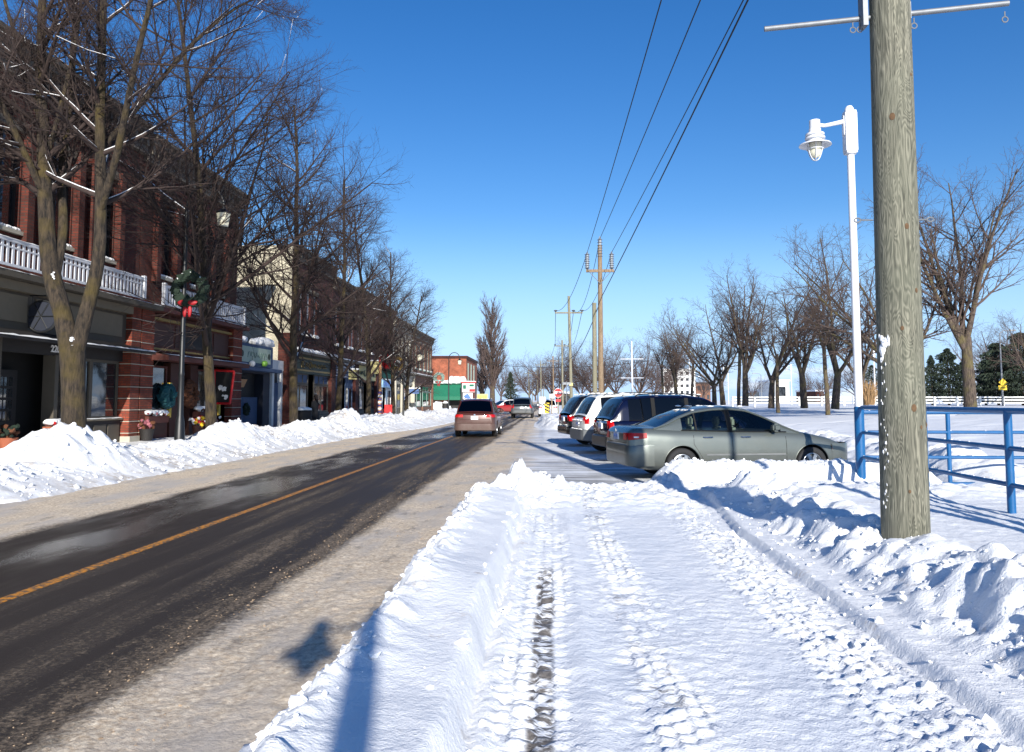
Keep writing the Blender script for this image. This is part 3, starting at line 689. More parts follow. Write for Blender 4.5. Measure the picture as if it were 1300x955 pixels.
# ================================================================== trees
def unit(v): return v / (np.linalg.norm(v) + 1e-9)
class Tree:
    def __init__(s, seed): s.q = random.Random(seed); s.paths = {}; s.snow = []; s.phi = s.q.random() * 6
    def rec(s, pts, rad, sides, part):
        s.paths.setdefault((part, len(pts), sides), []).append((pts, rad))
    def grow(s, p, d, L, r, lev, spec):
        q = s.q; S = spec[lev]; n = S['n']; pts = [p]; st = L / n; dirs = [d]
        wob = S['wob']; tr = S['trop']
        for i in range(n):
            d = (d[0] + q.uniform(-wob, wob), d[1] + q.uniform(-wob, wob), d[2] + q.uniform(-wob, wob) + tr)
            l = math.sqrt(d[0] ** 2 + d[1] ** 2 + d[2] ** 2); d = (d[0] / l, d[1] / l, d[2] / l)
            p = (p[0] + d[0] * st, p[1] + d[1] * st, p[2] + d[2] * st); pts.append(p); dirs.append(d)
        rad = [max(r * (1 - (1 - S['tip']) * i / n), S.get('rmin', .0025)) for i in range(n + 1)]
        s.rec(pts, rad, S['sides'], S['part'])
        if S.get('snow') and q.random() < S['snow']: s.snow.append((pts, rad))
        if lev + 1 < len(spec): s.kids(pts, rad, L, lev, spec)
    def kids(s, pts, rad, L, lev, spec, t0=None, cnt=None, ascale=1.0, lscale=1.0):
        q = s.q; S = spec[lev]; n = len(pts) - 1; t0 = S['t0'] if t0 is None else t0; cnt = S['kids'] if cnt is None else cnt
        for j in range(cnt):
            t = t0 + (1 - t0) * (j + q.random()) / cnt; f = min(t * n, n - 1e-3); i = int(f); u = f - i
            a, b = pts[i], pts[i + 1]; p = tuple(a[k] + (b[k] - a[k]) * u for k in range(3))
            d = Vector((b[0] - a[0], b[1] - a[1], b[2] - a[2])).normalized()
            s.phi += 2.4 + q.uniform(-.5, .5)
            ax = d.orthogonal().normalized(); ax.rotate(Matrix.Rotation(s.phi, 3, d))
            ang = R(S['ang'] + q.uniform(-1, 1) * S['angv']) * ascale
            nd = d.copy(); nd.rotate(Matrix.Rotation(ang, 3, ax))
            tt = (t - t0) / (1 - t0 + 1e-6)
            Lc = L * S['lr'] * (1 - S.get('lt', .55) * tt) * q.uniform(.75, 1.2) * lscale
            rr = min(rad[i] * S['rr'], Lc * .03 + .004)
            s.grow(p, tuple(nd), Lc, rr, lev + 1, spec)
    def emit(s, root, bark, twig, snow=True):
        groups = {}
        for (part, npts, sides), lst in s.paths.items():
            P = np.array([l[0] for l in lst]); Rr = np.array([l[1] for l in lst])
            T = np.gradient(P, axis=1); T /= np.linalg.norm(T, axis=2, keepdims=True) + 1e-9
            ref = np.where(np.abs(T[:, :1, 2:3]) < .9, np.array([0, 0, 1.]), np.array([1., 0, 0])); ref = np.broadcast_to(ref, T.shape)
            U = np.cross(T, ref); U /= np.linalg.norm(U, axis=2, keepdims=True) + 1e-9; W = np.cross(T, U)
            a = np.arange(sides) * 2 * np.pi / sides
            ring = P[:, :, None] + (U[:, :, None] * np.cos(a)[:, None] + W[:, :, None] * np.sin(a)[:, None]) * Rr[:, :, None, None]
            V = ring.reshape(-1, 3); m = len(lst)
            base = (np.arange(m) * npts * sides)[:, None, None] + (np.arange(npts - 1) * sides)[None, :, None]
            k = np.arange(sides)[None, None]; k2 = (np.arange(sides) + 1) % sides
            A = base + k; B = base + k2[None, None]
            Q = np.stack([A, B, B + sides, A + sides], -1).reshape(-1, 4)
            groups.setdefault(part, []).append((V, Q))
        for part, lst in groups.items():
            off = 0; Vs = []; Qs = []
            for V, Q in lst: Vs.append(V); Qs.append(Q + off); off += len(V)
            arr_mesh(part, np.concatenate(Vs), np.concatenate(Qs), [bark if part == 'trunk' else twig], root)
        if snow and s.snow:
            mb = MB()
            for pts, rad in s.snow:
                n = len(pts); a = 0; b = max(2, int(n * s.q.uniform(.35, .9)))
                pp = [(p[0], p[1], p[2] + r * .8) for p, r in zip(pts[a:b], rad[a:b])]
                if len(pp) > 1: mb.tube(pp, [min(.035, max(.006, r * .6)) for r in rad[a:b]], 5)
            mb.build('branch_snow', 'snow_plain', root, True, 180)['kind'] = 'stuff'

def spec_street(dens=1.0, snow=.14):
    return [dict(n=9, wob=.05, trop=.03, tip=.22, sides=12, part='trunk', t0=.20, kids=30, ang=50, angv=14, lr=.46, rr=.5, lt=.60),
            dict(n=7, wob=.10, trop=.045, tip=.25, sides=6, part='branch', t0=.14, kids=int(15 * dens), ang=42, angv=14, lr=.52, rr=.5, lt=.45, snow=snow, rmin=.005),
            dict(n=5, wob=.13, trop=.03, tip=.3, sides=4, part='branch', t0=.1, kids=int(9 * dens), ang=40, angv=14, lr=.50, rr=.5, lt=.4, rmin=.003, snow=snow * .25),
            dict(n=3, wob=.15, trop=.03, tip=.4, sides=3, part='branch', t0=.12, kids=3, ang=36, angv=14, lr=.55, rr=.7, lt=.3, rmin=.0024),
            dict(n=2, wob=.15, trop=.04, tip=.5, sides=3, part='branch', t0=.1, kids=0, ang=36, angv=14, lr=.5, rr=.7, rmin=.0019)]
def street_tree(name, label, seed, loc, H, r, spread=1.0, dens=1.0, group='bare street trees in front of the shops', lean=(0, 0)):
    root = thing(name, label, 'tree', loc, 0, group); t = Tree(seed); sp = spec_street(dens * .82); sp[0]['lr'] = .46 * spread
    t.grow((0, 0, -.15), (lean[0], lean[1], 1), H, r, 0, sp)
    t.emit(root, MATS['bark_street'], MATS['twig'])
    return root

# the big forked tree closest on the left, its limbs laid out one by one
def forked_tree():
    bx, by = -10.15, 16.7
    root = thing('street_tree', 'thick forked bare tree rising from the highest snow pile at far left', 'tree', (bx, by, 0), 0, 'bare street trees in front of the shops')
    t = Tree(21); sp = spec_street(.86, .5)
    def P(px, py, dy=0):
        x, z = at_depth(px, py, by + dy); return (x - bx, dy, z)
    def smooth(pts, rad, k=3):
        P_ = np.array(pts); s = np.linspace(0, len(pts) - 1, (len(pts) - 1) * k + 1); i = np.arange(len(pts)); o_ = []
        for c in range(3):
            y = P_[:, c]; m = np.gradient(y); ii = np.minimum(s.astype(int), len(pts) - 2); u = s - ii
            h00 = 2 * u ** 3 - 3 * u ** 2 + 1; h10 = u ** 3 - 2 * u ** 2 + u; h01 = -2 * u ** 3 + 3 * u ** 2; h11 = u ** 3 - u ** 2
            o_.append(h00 * y[ii] + h10 * m[ii] + h01 * y[ii + 1] + h11 * m[ii + 1])
        return [tuple(v) for v in np.stack(o_, 1)], list(np.interp(s, i, rad))
    limbs = [([P(95, 590), P(94, 548), P(93, 490), P(92, 440)], [.32, .25, .235, .26], 0, 0),
             ([P(91, 455), P(80, 400), P(64, 340), P(58, 260), P(54, 160), P(52, 60, .2), P(56, -60, .4), P(60, -220, .6)], [.22, .185, .18, .155, .12, .095, .07, .02], 22, .42),
             ([P(68, 360), P(80, 290, .3), P(78, 220, .6), P(90, 120, .9), P(96, 0, 1.2), P(104, -140, 1.5)], [.11, .10, .085, .07, .05, .02], 13, .3),
             ([P(95, 455), P(110, 395), P(125, 330), P(128, 250), P(127, 150, -.2), P(130, 40, -.4), P(134, -80, -.6), P(140, -220, -.8)], [.17, .15, .13, .115, .10, .08, .06, .02], 22, .4),
             ([P(127, 270), P(150, 190, -.5), P(170, 90, -1), P(196, -20, -1.5), P(215, -130, -2)], [.08, .075, .06, .045, .015], 12, .25),
             ([P(128, 190), P(185, 125, .6), P(240, 60, 1.2), P(300, 10, 1.8), P(350, -10, 2.2)], [.06, .055, .045, .03, .01], 12, .25),
             ([P(57, 250), P(20, 170, -.6), P(-30, 60, -1.2), P(-70, -60, -1.8)], [.075, .065, .045, .015], 12, .2),
             ([P(55, 170), P(30, 80, .8), P(0, -20, 1.5), P(-20, -120, 2)], [.06, .05, .035, .015], 9, .2),
             ([P(60, 200), P(95, 60, 0), P(108, -60, .3)], [.05, .045, .015], 8, .2)]
    for pts, rad, kids, t0 in limbs:
        pp, rr = smooth(pts, rad)
        part = 'trunk'
        t.rec(pp, rr, 12, part)
        if kids:
            L = sum((Vector(pp[i + 1]) - Vector(pp[i])).length for i in range(len(pp) - 1))
            t.kids(pp, rr, min(L, 7.0), 0, sp, t0=t0, cnt=kids, ascale=1.15)
        t.snow.append((pp[: len(pp) // 3] if kids else pp[:2], [r * .0 + .012 for r in rr[: max(2, len(pp) // 3)]])) if False else None
    t.emit(root, MATS['bark_street'], MATS['twig'])
    # snow lodged in the fork
    mb = MB(); x, z = at_depth(98, 436, by); q = random.Random(3)
    for k in range(9): mb.blob((x - bx + q.gauss(0, .02), -.12 + q.gauss(0, .03), z + q.uniform(-.08, .16)), q.uniform(.02, .05), k, 1, .3)
    x, z = at_depth(74, 352, by)
    for k in range(5): mb.blob((x - bx + q.gauss(0, .02), -.15, z + q.uniform(-.08, .08)), q.uniform(.015, .035), k, 1, .3)
    
    pass
    mb.build('lodged_snow', 'snow_plain', root, True, 180)['kind'] = 'stuff'
forked_tree()
def gx(px, Y): return at_depth(px, 520, Y)[0]
street_tree('street_tree', 'bare tree behind the first black lamp post, pale trunk rising from a snow pile', 31, (gx(270, 24.6), 24.6, .1), 14.6, .18, .98, 1.35)
A3 = street_tree('street_tree', 'bare tree whose trunk stands in front of the dark green gilded shop sign', 32, (gx(374, 32.4), 32.4, .1), 14.6, .19, .74, 1.15)
A4 = street_tree('street_tree', 'bare tree standing just left of the blue script shop sign', 33, (gx(429, 39.3), 39.3, .1), 13.4, .17, .72, 1.05)
t5 = copy_tree(A3); t5['label'] = 'bare tree standing between the tan hanging sign and the blue script sign'; t5.location = (gx(467, 46.0), 46.0, .1); t5.rotation_euler[2] = 1.9; t5.scale = (.92, .92, .86)
t6 = copy_tree(A4); t6['label'] = 'bare tree in front of the green fascia shop'; t6.location = (gx(500, 53.2), 53.2, .1); t6.rotation_euler[2] = 2.9; t6.scale = (.86, .86, .86)
t7 = copy_tree(A3); t7['label'] = 'farthest of the bare street trees, dark trunk before the pale stone shopfront'; t7.location = (gx(516, 57.8), 57.8, .1); t7.rotation_euler[2] = 4.4; t7.scale = (.82, .82, .64)
for o, dz in ((t5, 0), (t6, 0), (t7, 0)):
    pass

# honey-locust like trees of the park on the right
def spec_park(snow=.0):
    return [dict(n=5, wob=.06, trop=.02, tip=.75, sides=12, part='trunk', t0=.75, kids=4, ang=28, angv=8, lr=2.2, rr=.62, lt=0),
            dict(n=8, wob=.11, trop=.02, tip=.18, sides=8, part='trunk', t0=.12, kids=11, ang=42, angv=14, lr=.48, rr=.5, lt=.45, snow=snow),
            dict(n=6, wob=.17, trop=.015, tip=.25, sides=5, part='branch', t0=.12, kids=9, ang=42, angv=15, lr=.45, rr=.55, lt=.4, rmin=.008),
            dict(n=4, wob=.2, trop=.02, tip=.35, sides=3, part='branch', t0=.1, kids=6, ang=42, angv=16, lr=.46, rr=.6, lt=.35, rmin=.006),
            dict(n=3, wob=.2, trop=.02, tip=.5, sides=3, part='branch', t0=.1, kids=0, ang=36, angv=14, lr=.5, rr=.7, rmin=.005)]
def park_tree(name, label, seed, loc, H, r, clear=.25, forks=4, ang=28, group='bare trees on the park lawn', kids=11, lean=(0, 0)):
    root = thing(name, label, 'tree', loc, 0, group); t = Tree(seed); sp = spec_park()
    sp[0]['kids'] = forks; sp[0]['ang'] = ang; sp[1]['kids'] = kids; tl = H * clear; sp[0]['lr'] = (1 - clear) / clear * .98
    t.grow((0, 0, -.2), (lean[0], lean[1], 1), tl + .2, r, 0, sp)
    t.emit(root, MATS['bark_park'], MATS['twig_park'], False)
    return root
def gp(px, py, Y):
    x, z = at_depth(px, py, Y); return (x, Y, z)
B1 = park_tree('park_tree', 'large bare tree at far right with a straight mossy trunk', 41, gp(1232, 516, 44), 11.6, .33, .32, 6, 21, kids=12)
B2 = park_tree('park_tree', 'bare tree whose low limbs show just right of the thick wooden pole', 42, gp(1146, 517, 46), 9.8, .26, .22, 5, 34, kids=9)
B3 = park_tree('park_tree', 'bare park tree with a bent trunk and wide limbs, left of the white lamp post', 43, gp(1060, 516, 58), 10.4, .30, .24, 4, 25, kids=10, lean=(.06, 0))
B4 = park_tree('park_tree', 'slim straight bare tree standing in the snow in front of the bent one', 44, gp(1051, 523, 50), 8.6, .15, .5, 3, 26, kids=9)
def cp(src, label, px, py, Y, rz, sc):
    o = copy_tree(src); o['label'] = label; o.location = gp(px, py, Y); o.rotation_euler[2] = rz; o.scale = sc if hasattr(sc, '__len__') else (sc * .92, sc * .92, sc * .88); return o
cp(B3, 'bare park tree curving out beside the round white lamp', 1021, 515, 64, 2.0, (1.0, 1.0, 1.0))
cp(B4, 'slim bare tree right against the forked mossy one', 988, 521, 60, 1.0, 1.1)
cp(B2, 'forked bare park tree with a mossy base in front of the white building', 979, 515, 67, 2.6, (1.05, 1.05, 1.15))
cp(B1, 'bare park tree with a V-shaped low fork, seen above the windscreen of the grey sedan', 946, 513, 76, 2.2, (.95, .95, .95))
cp(B4, 'straight grey bare tree just left of the V-forked one', 938, 513, 80, 3.0, 1.4)
cp(B3, 'bare park tree seen above the middle of the sedan roof', 918, 512, 86, 4.0, 1.08)
cp(B2, 'bare park tree with a low side limb above the sedan rear door', 907, 512, 84, 1.0, 1.1)
cp(B4, 'slim bare tree in front of the right end of the white apartment block', 879, 511, 92, 2.1, 1.25)
cp(B1, 'bare tree in front of the middle of the white apartment block', 858, 511, 97, 1.1, .85)
cp(B4, 'bare tree at the left end of the white apartment block', 842, 511, 100, .4, 1.2)
cp(B3, 'bare park tree partly hidden by the white lamp post', 1098, 515, 62, 3.3, 1.0)
cp(B2, 'bare tree at the right edge of the picture behind the yellow sign', 1320, 514, 75, 3.9, 1.1)

# distant leafless trees closing the view
F1 = park_tree('distant_tree', 'distant round brown bare tree above the dark parked wagon', 51, gp(752, 508, 170), 10.5, .3, .14, 7, 44, 'distant bare trees along the horizon')
F2 = park_tree('distant_tree', 'distant brown bare tree behind the stop sign', 52, gp(712, 508, 175), 11.0, .3, .12, 8, 40, 'distant bare trees along the horizon')
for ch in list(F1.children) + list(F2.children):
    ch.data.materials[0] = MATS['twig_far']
names = ['behind the tall brown utility pole', 'left of the white mast', 'right of the white mast', 'over the roof of the white wagon', 'above the rear of the navy wagon', 'left of the apartment block',
         'beyond the grey van', 'beside the dark spruce', 'right of the apartment block', 'left of the stop sign', 'far behind the row of distant poles', 'behind the low fork of the V-shaped tree',
         'under the cloud bank', 'behind the bent park tree', 'behind the white lamp post', 'at the right of the yellow sign', 'beyond the white rail fence']
for i, (px, Y, sc, s_) in enumerate([(765, 180, 1.2, F2), (782, 165, 1.1, F1), (812, 160, 1.15, F2), (830, 170, 1.0, F1), (738, 200, 1.0, F1), (845, 190, 1.0, F2), (672, 260, 1.2, F1), (636, 240, 1.1, F2),
                                     (893, 200, .85, F1), (700, 185, 1.1, F1), (680, 330, 1.5, F2), (955, 260, .8, F1), (1030, 270, .9, F2), (1045, 240, .9, F1), (1088, 180, .9, F2), (1296, 120, 1.0, F1), (1255, 110, .95, F2)]):
    cp(s_, 'distant bare brown tree ' + names[i], px, 508, Y, i * 1.3, sc)
# upright poplar beyond the brick building
def poplar(label, px, Y, H, seed, w_=1.0):
    root = thing('poplar_tree', label, 'tree', gp(px, 511, Y), 0, 'tall upright bare poplars'); t = Tree(seed)
    sp = [dict(n=9, wob=.03, trop=.03, tip=.12, sides=10, part='trunk', t0=.08, kids=70, ang=33, angv=10, lr=.33 * w_, rr=.5, lt=.45),
          dict(n=6, wob=.08, trop=.11, tip=.25, sides=4, part='branch', t0=.12, kids=10, ang=26, angv=10, lr=.42, rr=.5, lt=.4, rmin=.02),
          dict(n=4, wob=.1, trop=.05, tip=.4, sides=3, part='branch', t0=.1, kids=4, ang=30, angv=12, lr=.5, rr=.6, lt=.3, rmin=.013),
          dict(n=3, wob=.1, trop=.05, tip=.5, sides=3, part='branch', t0=.1, kids=0, ang=26, angv=10, lr=.5, rr=.5, rmin=.011)]
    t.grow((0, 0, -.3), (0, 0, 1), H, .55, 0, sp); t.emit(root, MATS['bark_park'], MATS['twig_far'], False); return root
poplar('tall upright bare poplar rising behind the brown car', 625, 150, 17.2, 61, 1.15)
poplar('lower bare poplar in the left shadow of the tall one', 612, 158, 11.5, 62, 1.1)

# evergreens: drooping sprays of small needle clumps
def evergreen(label, px, py, Y, H, wid, seed, n=5200, conic=1.0, mat='evergreen', group='dark evergreens'):
    root = thing('evergreen_tree', label, 'tree', gp(px, py, Y), 0, group); nr = np.random.RandomState(seed)
    mb = MB(); mb.tube([(0, 0, -.3), (0, 0, H * .5), (0, 0, H * .97)], [.16, .1, .02], 8); mb.build('trunk', 'bark_park', root, True)
    z = nr.rand(n) ** 1.25; prof = (1 - z) ** conic * (.75 + .25 * np.sin(z * 34 + seed)) * np.clip(z * 9, .35, 1)
    a = nr.rand(n) * 6.283; lob = 1 + .22 * np.sin(a * 3 + z * 7) + .15 * np.sin(a * 5 - z * 11 + seed)
    rr = wid * prof * lob * (nr.rand(n) ** .45)
    C = np.stack([rr * np.cos(a), rr * np.sin(a), z * H * .98 + .25], 1); s = (.10 + .16 * nr.rand(n)) * H / 6
    D = np.stack([np.cos(a), np.sin(a), -.35 + .5 * nr.randn(n) * .6], 1); D /= np.linalg.norm(D, axis=1, keepdims=True)
    U = nr.randn(n, 3); U -= (U * D).sum(1, keepdims=True) * D; U /= np.linalg.norm(U, axis=1, keepdims=True)
    tip = C + D * s[:, None]; b1 = C + U * s[:, None] * .35; b2 = C - U * s[:, None] * .35; up = C + np.array([0, 0, 1]) * s[:, None] * .3
    V = np.stack([tip, b1, b2, up], 1).reshape(-1, 3); i = np.arange(n)[:, None] * 4
    F = np.concatenate([i + np.array([[0, 1, 3]]), i + np.array([[0, 3, 2]]), i + np.array([[0, 2, 1]])])
    arr_mesh('crown', V, F, [mat], root, smooth=False); return root
evergreen('narrow dark spruce beyond the moving cars', 648, 511, 150, 5.6, 1.9, 71, 3600, .85)
evergreen('pointed dark evergreen, shorter one just right of the thick pole', 1184, 514, 95, 5.6, 1.8, 72, 4200, .8)
evergreen('broad dark evergreen clump between the thick pole and the mossy trunk', 1205, 514, 95, 6.4, 2.7, 73, 7000, .55)
evergreen('low dark evergreen at the left foot of the mossy trunk', 1224, 514, 94, 4.8, 1.8, 74, 4000, .6)
evergreen('large dark evergreen behind the yellow warning sign', 1268, 514, 92, 6.8, 3.4, 75, 7500, .5)
evergreen('tallest dark evergreen at the right edge of the picture', 1299, 514, 90, 7.8, 3.6, 76, 8000, .5)
evergreen('small dark evergreen left of the yellow warning sign', 1252, 514, 97, 5.2, 1.9, 77, 4200, .6)
evergreen('dark evergreen bush behind the dry ornamental grass', 1108, 513, 100, 4.6, 2.0, 78, 3500, .5)
# ================================================================== vehicles
def smooth_interp(xs, pts, k=2):
    y = np.interp(xs, [p[0] for p in pts], [p[1] for p in pts])
    return y
def sm_curve(pts, L, win=.12):
    """piecewise line rounded by averaging over a short window"""
    X = [p[0] for p in pts]; Y = [p[1] for p in pts]
    def f(x):
        s = 0; n = 9
        for i in range(n): s = s + np.interp(x + win * ((i / (n - 1)) - .5), X, Y)
        return s / n
    return f
SIDE = [(0, .84), (.05, .93), (.14, .972), (.4, 1.0), (.62, .995), (.8, .975), (.9, .95), (.965, .91), (1, .86)]
def make_car(name, label, cat, sp, loc, rz, group=None):
    L, W = sp['L'], sp['W']; hwid = W / 2
    root = thing(name, label, cat, loc, rz, group)
    top = sm_curve(sp['top'], L, .10); bot = sm_curve(sp['bot'], L, .10)
    wf = sp.get('hw') or [(0, .80), (.03, .87), (.1, .93), (.3, .975), (.9, 1), (L - 1.1, 1), (L - .6, .965), (L - .3, .90), (L - .12, .80), (L - .03, .68), (L, .60)]
    hw = lambda x: hwid * np.interp(x, [p[0] for p in wf], [p[1] for p in wf])
    sx = [s[0] for s in SIDE]; sy = [s[1] for s in SIDE]
    def sidey(x, z):
        t = np.clip((z - bot(x)) / (top(x) - bot(x)), 0, 1); return hw(x) * np.interp(t, sx, sy)
    OX = L / 2
    # -------- lower body
    xs = sorted(set([0, .015, .04, .08, .14, .22] + list(np.linspace(.3, L - .35, 46)) + [L - .25, L - .17, L - .1, L - .05, L - .02, L]))
    ts = [0, .03, .08, .14, .25, .4, .55, .7, .8, .87, .92, .965, 1]
    mb = MB(); vs = []; sec = None
    for x in xs:
        zb, zt = float(bot(x)), float(top(x)); row = [(x - OX, 0, zb)]
        for t in ts: row.append((x - OX, float(hw(x) * np.interp(t, sx, sy)), zb + (zt - zb) * t))
        for fy, dz in ((.78, .016), (.55, .03), (.28, .04), (0, .043)): row.append((x - OX, float(hw(x)) * fy, zt + dz * min(1, .3 + x * 4, .3 + (L - x) * 4)))
        full = row + [(p[0], -p[1], p[2]) for p in reversed(row[1:-1])]
        sec = len(full); vs += full
    fs = []
    for i in range(len(xs) - 1):
        for k in range(sec): a = i * sec + k; b2 = i * sec + (k + 1) % sec; fs.append((a, b2, b2 + sec, a + sec))
    fs.append(tuple(range(sec))); fs.append(tuple(range((len(xs) - 1) * sec, len(xs) * sec)))
    mb.add(vs, fs); body = mb.build('body', [sp['paint'], 'well'], root, True, 32)
    xr, xf, wr = sp['wheels']
    cut = MB()
    for wx in (xr, xf):
        for s in (-1, 1):
            n = 40; y0, y1 = s * (hwid + .1), s * (hwid - .34); q = []
            for yy in (y0, y1): q += [(wx - OX + (wr + .055) * math.cos(2 * math.pi * k / n), yy, wr + (wr + .055) * math.sin(2 * math.pi * k / n)) for k in range(n)]
            cut.add(q, [(k, (k + 1) % n, (k + 1) % n + n, k + n) for k in range(n)] + [tuple(range(n)), tuple(range(n, 2 * n))], 1)
    cuts_ = []
    for g_ in range(4):
        one = MB(); nv = len(cut.v) // 4; nf_ = len(cut.f) // 4
        one.add(cut.v[g_ * nv:(g_ + 1) * nv], [[i - g_ * nv for i in f] for f in cut.f[g_ * nf_:(g_ + 1) * nf_]], 1)
        co_ = one.build('cutter', [sp['paint'], 'well']); cuts_.append(co_); co_.location = root.location; co_.rotation_euler = root.rotation_euler
        md = body.modifiers.new('b', 'BOOLEAN'); md.operation = 'DIFFERENCE'; md.object = co_; md.solver = 'EXACT'
    bpy.context.view_layer.update()
    nm = bpy.data.meshes.new_from_object(body.evaluated_get(bpy.context.evaluated_depsgraph_get()))
    body.modifiers.clear(); body.data = nm; nm.name = 'body'
    for co_ in cuts_: bpy.data.objects.remove(co_)
    nm.shade_smooth(); nm.set_sharp_from_angle(angle=R(32))
    # wheel arch lips
    for wx in (xr, xf):
        for s in (-1, 1):
            ml = MB(); pp = []
            for k in range(25):
                a = math.pi * (1.06 - 1.12 * k / 24); px_, pz_ = wx + (wr + .06) * math.cos(a), wr + (wr + .06) * math.sin(a)
                pz_ = max(pz_, float(bot(px_)) + .02); pp.append((px_ - OX, s * (float(sidey(px_, pz_)) - .004), pz_))
            ml.tube(pp, sp.get('lip', .012), 6); ml.build('wheel_arch', sp.get('lipmat', sp['paint']), root, True)
    # -------- greenhouse
    gh = sm_curve(sp['gh'], L, .16); x0, x1 = sp['gh'][0][0], sp['gh'][-1][0]
    cuts = list(sp['rear_glass']) + list(sp['wind']) + [v for g in sp['side_glass'] for v in g]
    gx_ = sorted(set([round(v, 4) for v in list(np.linspace(x0, x1, 44)) + cuts + [x0 + .02, x1 - .02]]))
    tumble = sp.get('tumble', .36); cols = sp.get('inset', .875)
    def ghsec(x):
        zb = float(top(x)) - .01; zr = max(float(gh(x)), zb + .005); wb = float(hw(max(.45, min(L - .9, x)))) * cols
        if x < .5: wb = float(hw(max(.1, x))) * cols
        H_ = zr - zb; wt = wb - H_ * tumble
        e = min(.05, H_ * .3)
        return [(wb, zb), (wb - (H_ - e) * tumble * .5 + .012 * min(1, H_ * 3), zb + (H_ - e) * .5), (wb - (H_ - e) * tumble * .95, zr - e), (wt - .03, zr - e * .28), (wt * .78, zr + .006), (wt * .4, zr + .02), (0, zr + .026)]
    secs = [ghsec(x) for x in gx_]
    roof = MB(); rg = MB(); wsg = MB(); sgs = [[MB(), MB()] for _ in sp['side_glass']]
    def inr(x, r): return r[0] - 1e-4 <= x <= r[1] + 1e-4
    for i in range(len(gx_) - 1):
        xm = (gx_[i] + gx_[i + 1]) / 2; a, b2 = gx_[i] - OX, gx_[i + 1] - OX
        for k in range(6):
            for s in (1, -1):
                q = [(a, s * secs[i][k][0], secs[i][k][1]), (b2, s * secs[i + 1][k][0], secs[i + 1][k][1]), (b2, s * secs[i + 1][k + 1][0], secs[i + 1][k + 1][1]), (a, s * secs[i][k + 1][0], secs[i][k + 1][1])]
                if s < 0: q = q[::-1]
                tgt = roof
                if k >= 3:
                    if inr(xm, sp['rear_glass']): tgt = rg
                    elif inr(xm, sp['wind']): tgt = wsg
                elif k <= 1:
                    for g, r in enumerate(sp['side_glass']):
                        if inr(xm, r): tgt = sgs[g][0 if s > 0 else 1]
                tgt.add(q, [(0, 1, 2, 3)])
    def weld(o):
        bm = bmesh.new(); bm.from_mesh(o.data); bmesh.ops.remove_doubles(bm, verts=bm.verts, dist=.0005); bmesh.ops.recalc_face_normals(bm, faces=bm.faces); bm.to_mesh(o.data); bm.free(); o.data.shade_smooth(); o.data.set_sharp_from_angle(angle=R(50)); return o
    weld(roof.build('roof', sp.get('roofmat', sp['paint']), root))
    weld(rg.build('rear_window', sp['glass'], root)); weld(wsg.build('windscreen', sp['glass'], root))
    for g in sgs:
        for m_ in g: weld(m_.build('side_window', sp['glass'], root))
    # roof edge, pillars and dark window surrounds
    for s in (1, -1):
        pm = MB(); pm.tube([(x - OX, s * (sc_[2][0] + .002), sc_[2][1] + .005) for x, sc_ in zip(gx_, secs)], .02, 6); pm.build('roof_frame', sp.get('roofmat', sp['paint']), root, True)
        bm_ = MB(); bm_.tube([(x - OX, s * (sc_[0][0] + .006), sc_[0][1] + .014) for x, sc_ in zip(gx_, secs) if sp['side_glass'][0][0] - .05 <= x <= sp['side_glass'][-1][1] + .15], .011, 6); bm_.build('window_trim', sp.get('trim', 'plastic_dark'), root, True)
        for g in range(len(sp['side_glass']) - 1):
            xa = (sp['side_glass'][g][1] + sp['side_glass'][g + 1][0]) / 2; wd = (sp['side_glass'][g + 1][0] - sp['side_glass'][g][1]) / 2
            sc_ = ghsec(xa); q = MB(); q.add([(xa - OX - wd, s * (sc_[0][0] + .012), sc_[0][1]), (xa - OX + wd, s * (sc_[0][0] + .012), sc_[0][1]), (xa - OX + wd, s * (sc_[1][0] + .014), sc_[1][1]), (xa - OX - wd, s * (sc_[1][0] + .014), sc_[1][1]),
                                              (xa - OX + wd, s * (sc_[2][0] + .006), sc_[2][1]), (xa - OX - wd, s * (sc_[2][0] + .006), sc_[2][1])], [(0, 1, 2, 3), (3, 2, 4, 5)])
            q.build('door_pillar', 'well', root)
    # -------- wheels
    for wx in (xr, xf):
        for s in (-1, 1):
            y = s * (hwid - .115)
            tm = MB(); pr_ = [(wr * .64, -.10), (wr * .66, -.108), (wr * .82, -.112), (wr * .95, -.10), (wr, -.075), (wr * 1.003, 0), (wr, .075), (wr * .95, .10), (wr * .82, .112), (wr * .66, .108), (wr * .64, .10), (wr * .64, -.10)]
            tm.lathe(pr_, (wx - OX, y, wr), 40, axis='y', caps=False)
            tyre = tm.build('tyre', 'rubber', None, True, 50)
            rm = MB(); f = s * .085
            rm.lathe([(wr * .65, f * 1.1), (wr * .60, f * 1.15), (wr * .58, f * .7), (wr * .58, -f)], (wx - OX, y, wr), 36, axis='y', caps=False)
            rm.lathe([(0.001, f * .95), (wr * .15, f * .95), (wr * .17, f * .6)], (wx - OX, y, wr), 18, axis='y')
            ns = sp.get('spokes', 7)
            for k in range(ns):
                a = 2 * math.pi * (k + .2) / ns; ca, sa = math.cos(a), math.sin(a); na, nb = -sa, ca; r0, r1 = wr * .12, wr * .60; w0, w1 = wr * .09, wr * .105
                pts = [(wx - OX + ca * r + na * ww, y + f * dy, wr + sa * r + nb * ww) for r, ww, dy in ((r0, -w0, 1), (r1, -w1, .95), (r1, w1, .95), (r0, w0, 1), (r0, -w0, .65), (r1, -w1, .6), (r1, w1, .6), (r0, w0, .65))]
                rm.add(pts, [(0, 1, 2, 3), (7, 6, 5, 4), (0, 4, 5, 1), (1, 5, 6, 2), (2, 6, 7, 3), (3, 7, 4, 0)])
            rm.lathe([(0.001, -f * .2), (wr * .58, -f * .2)], (wx - OX, y, wr), 30, axis='y', caps=False)
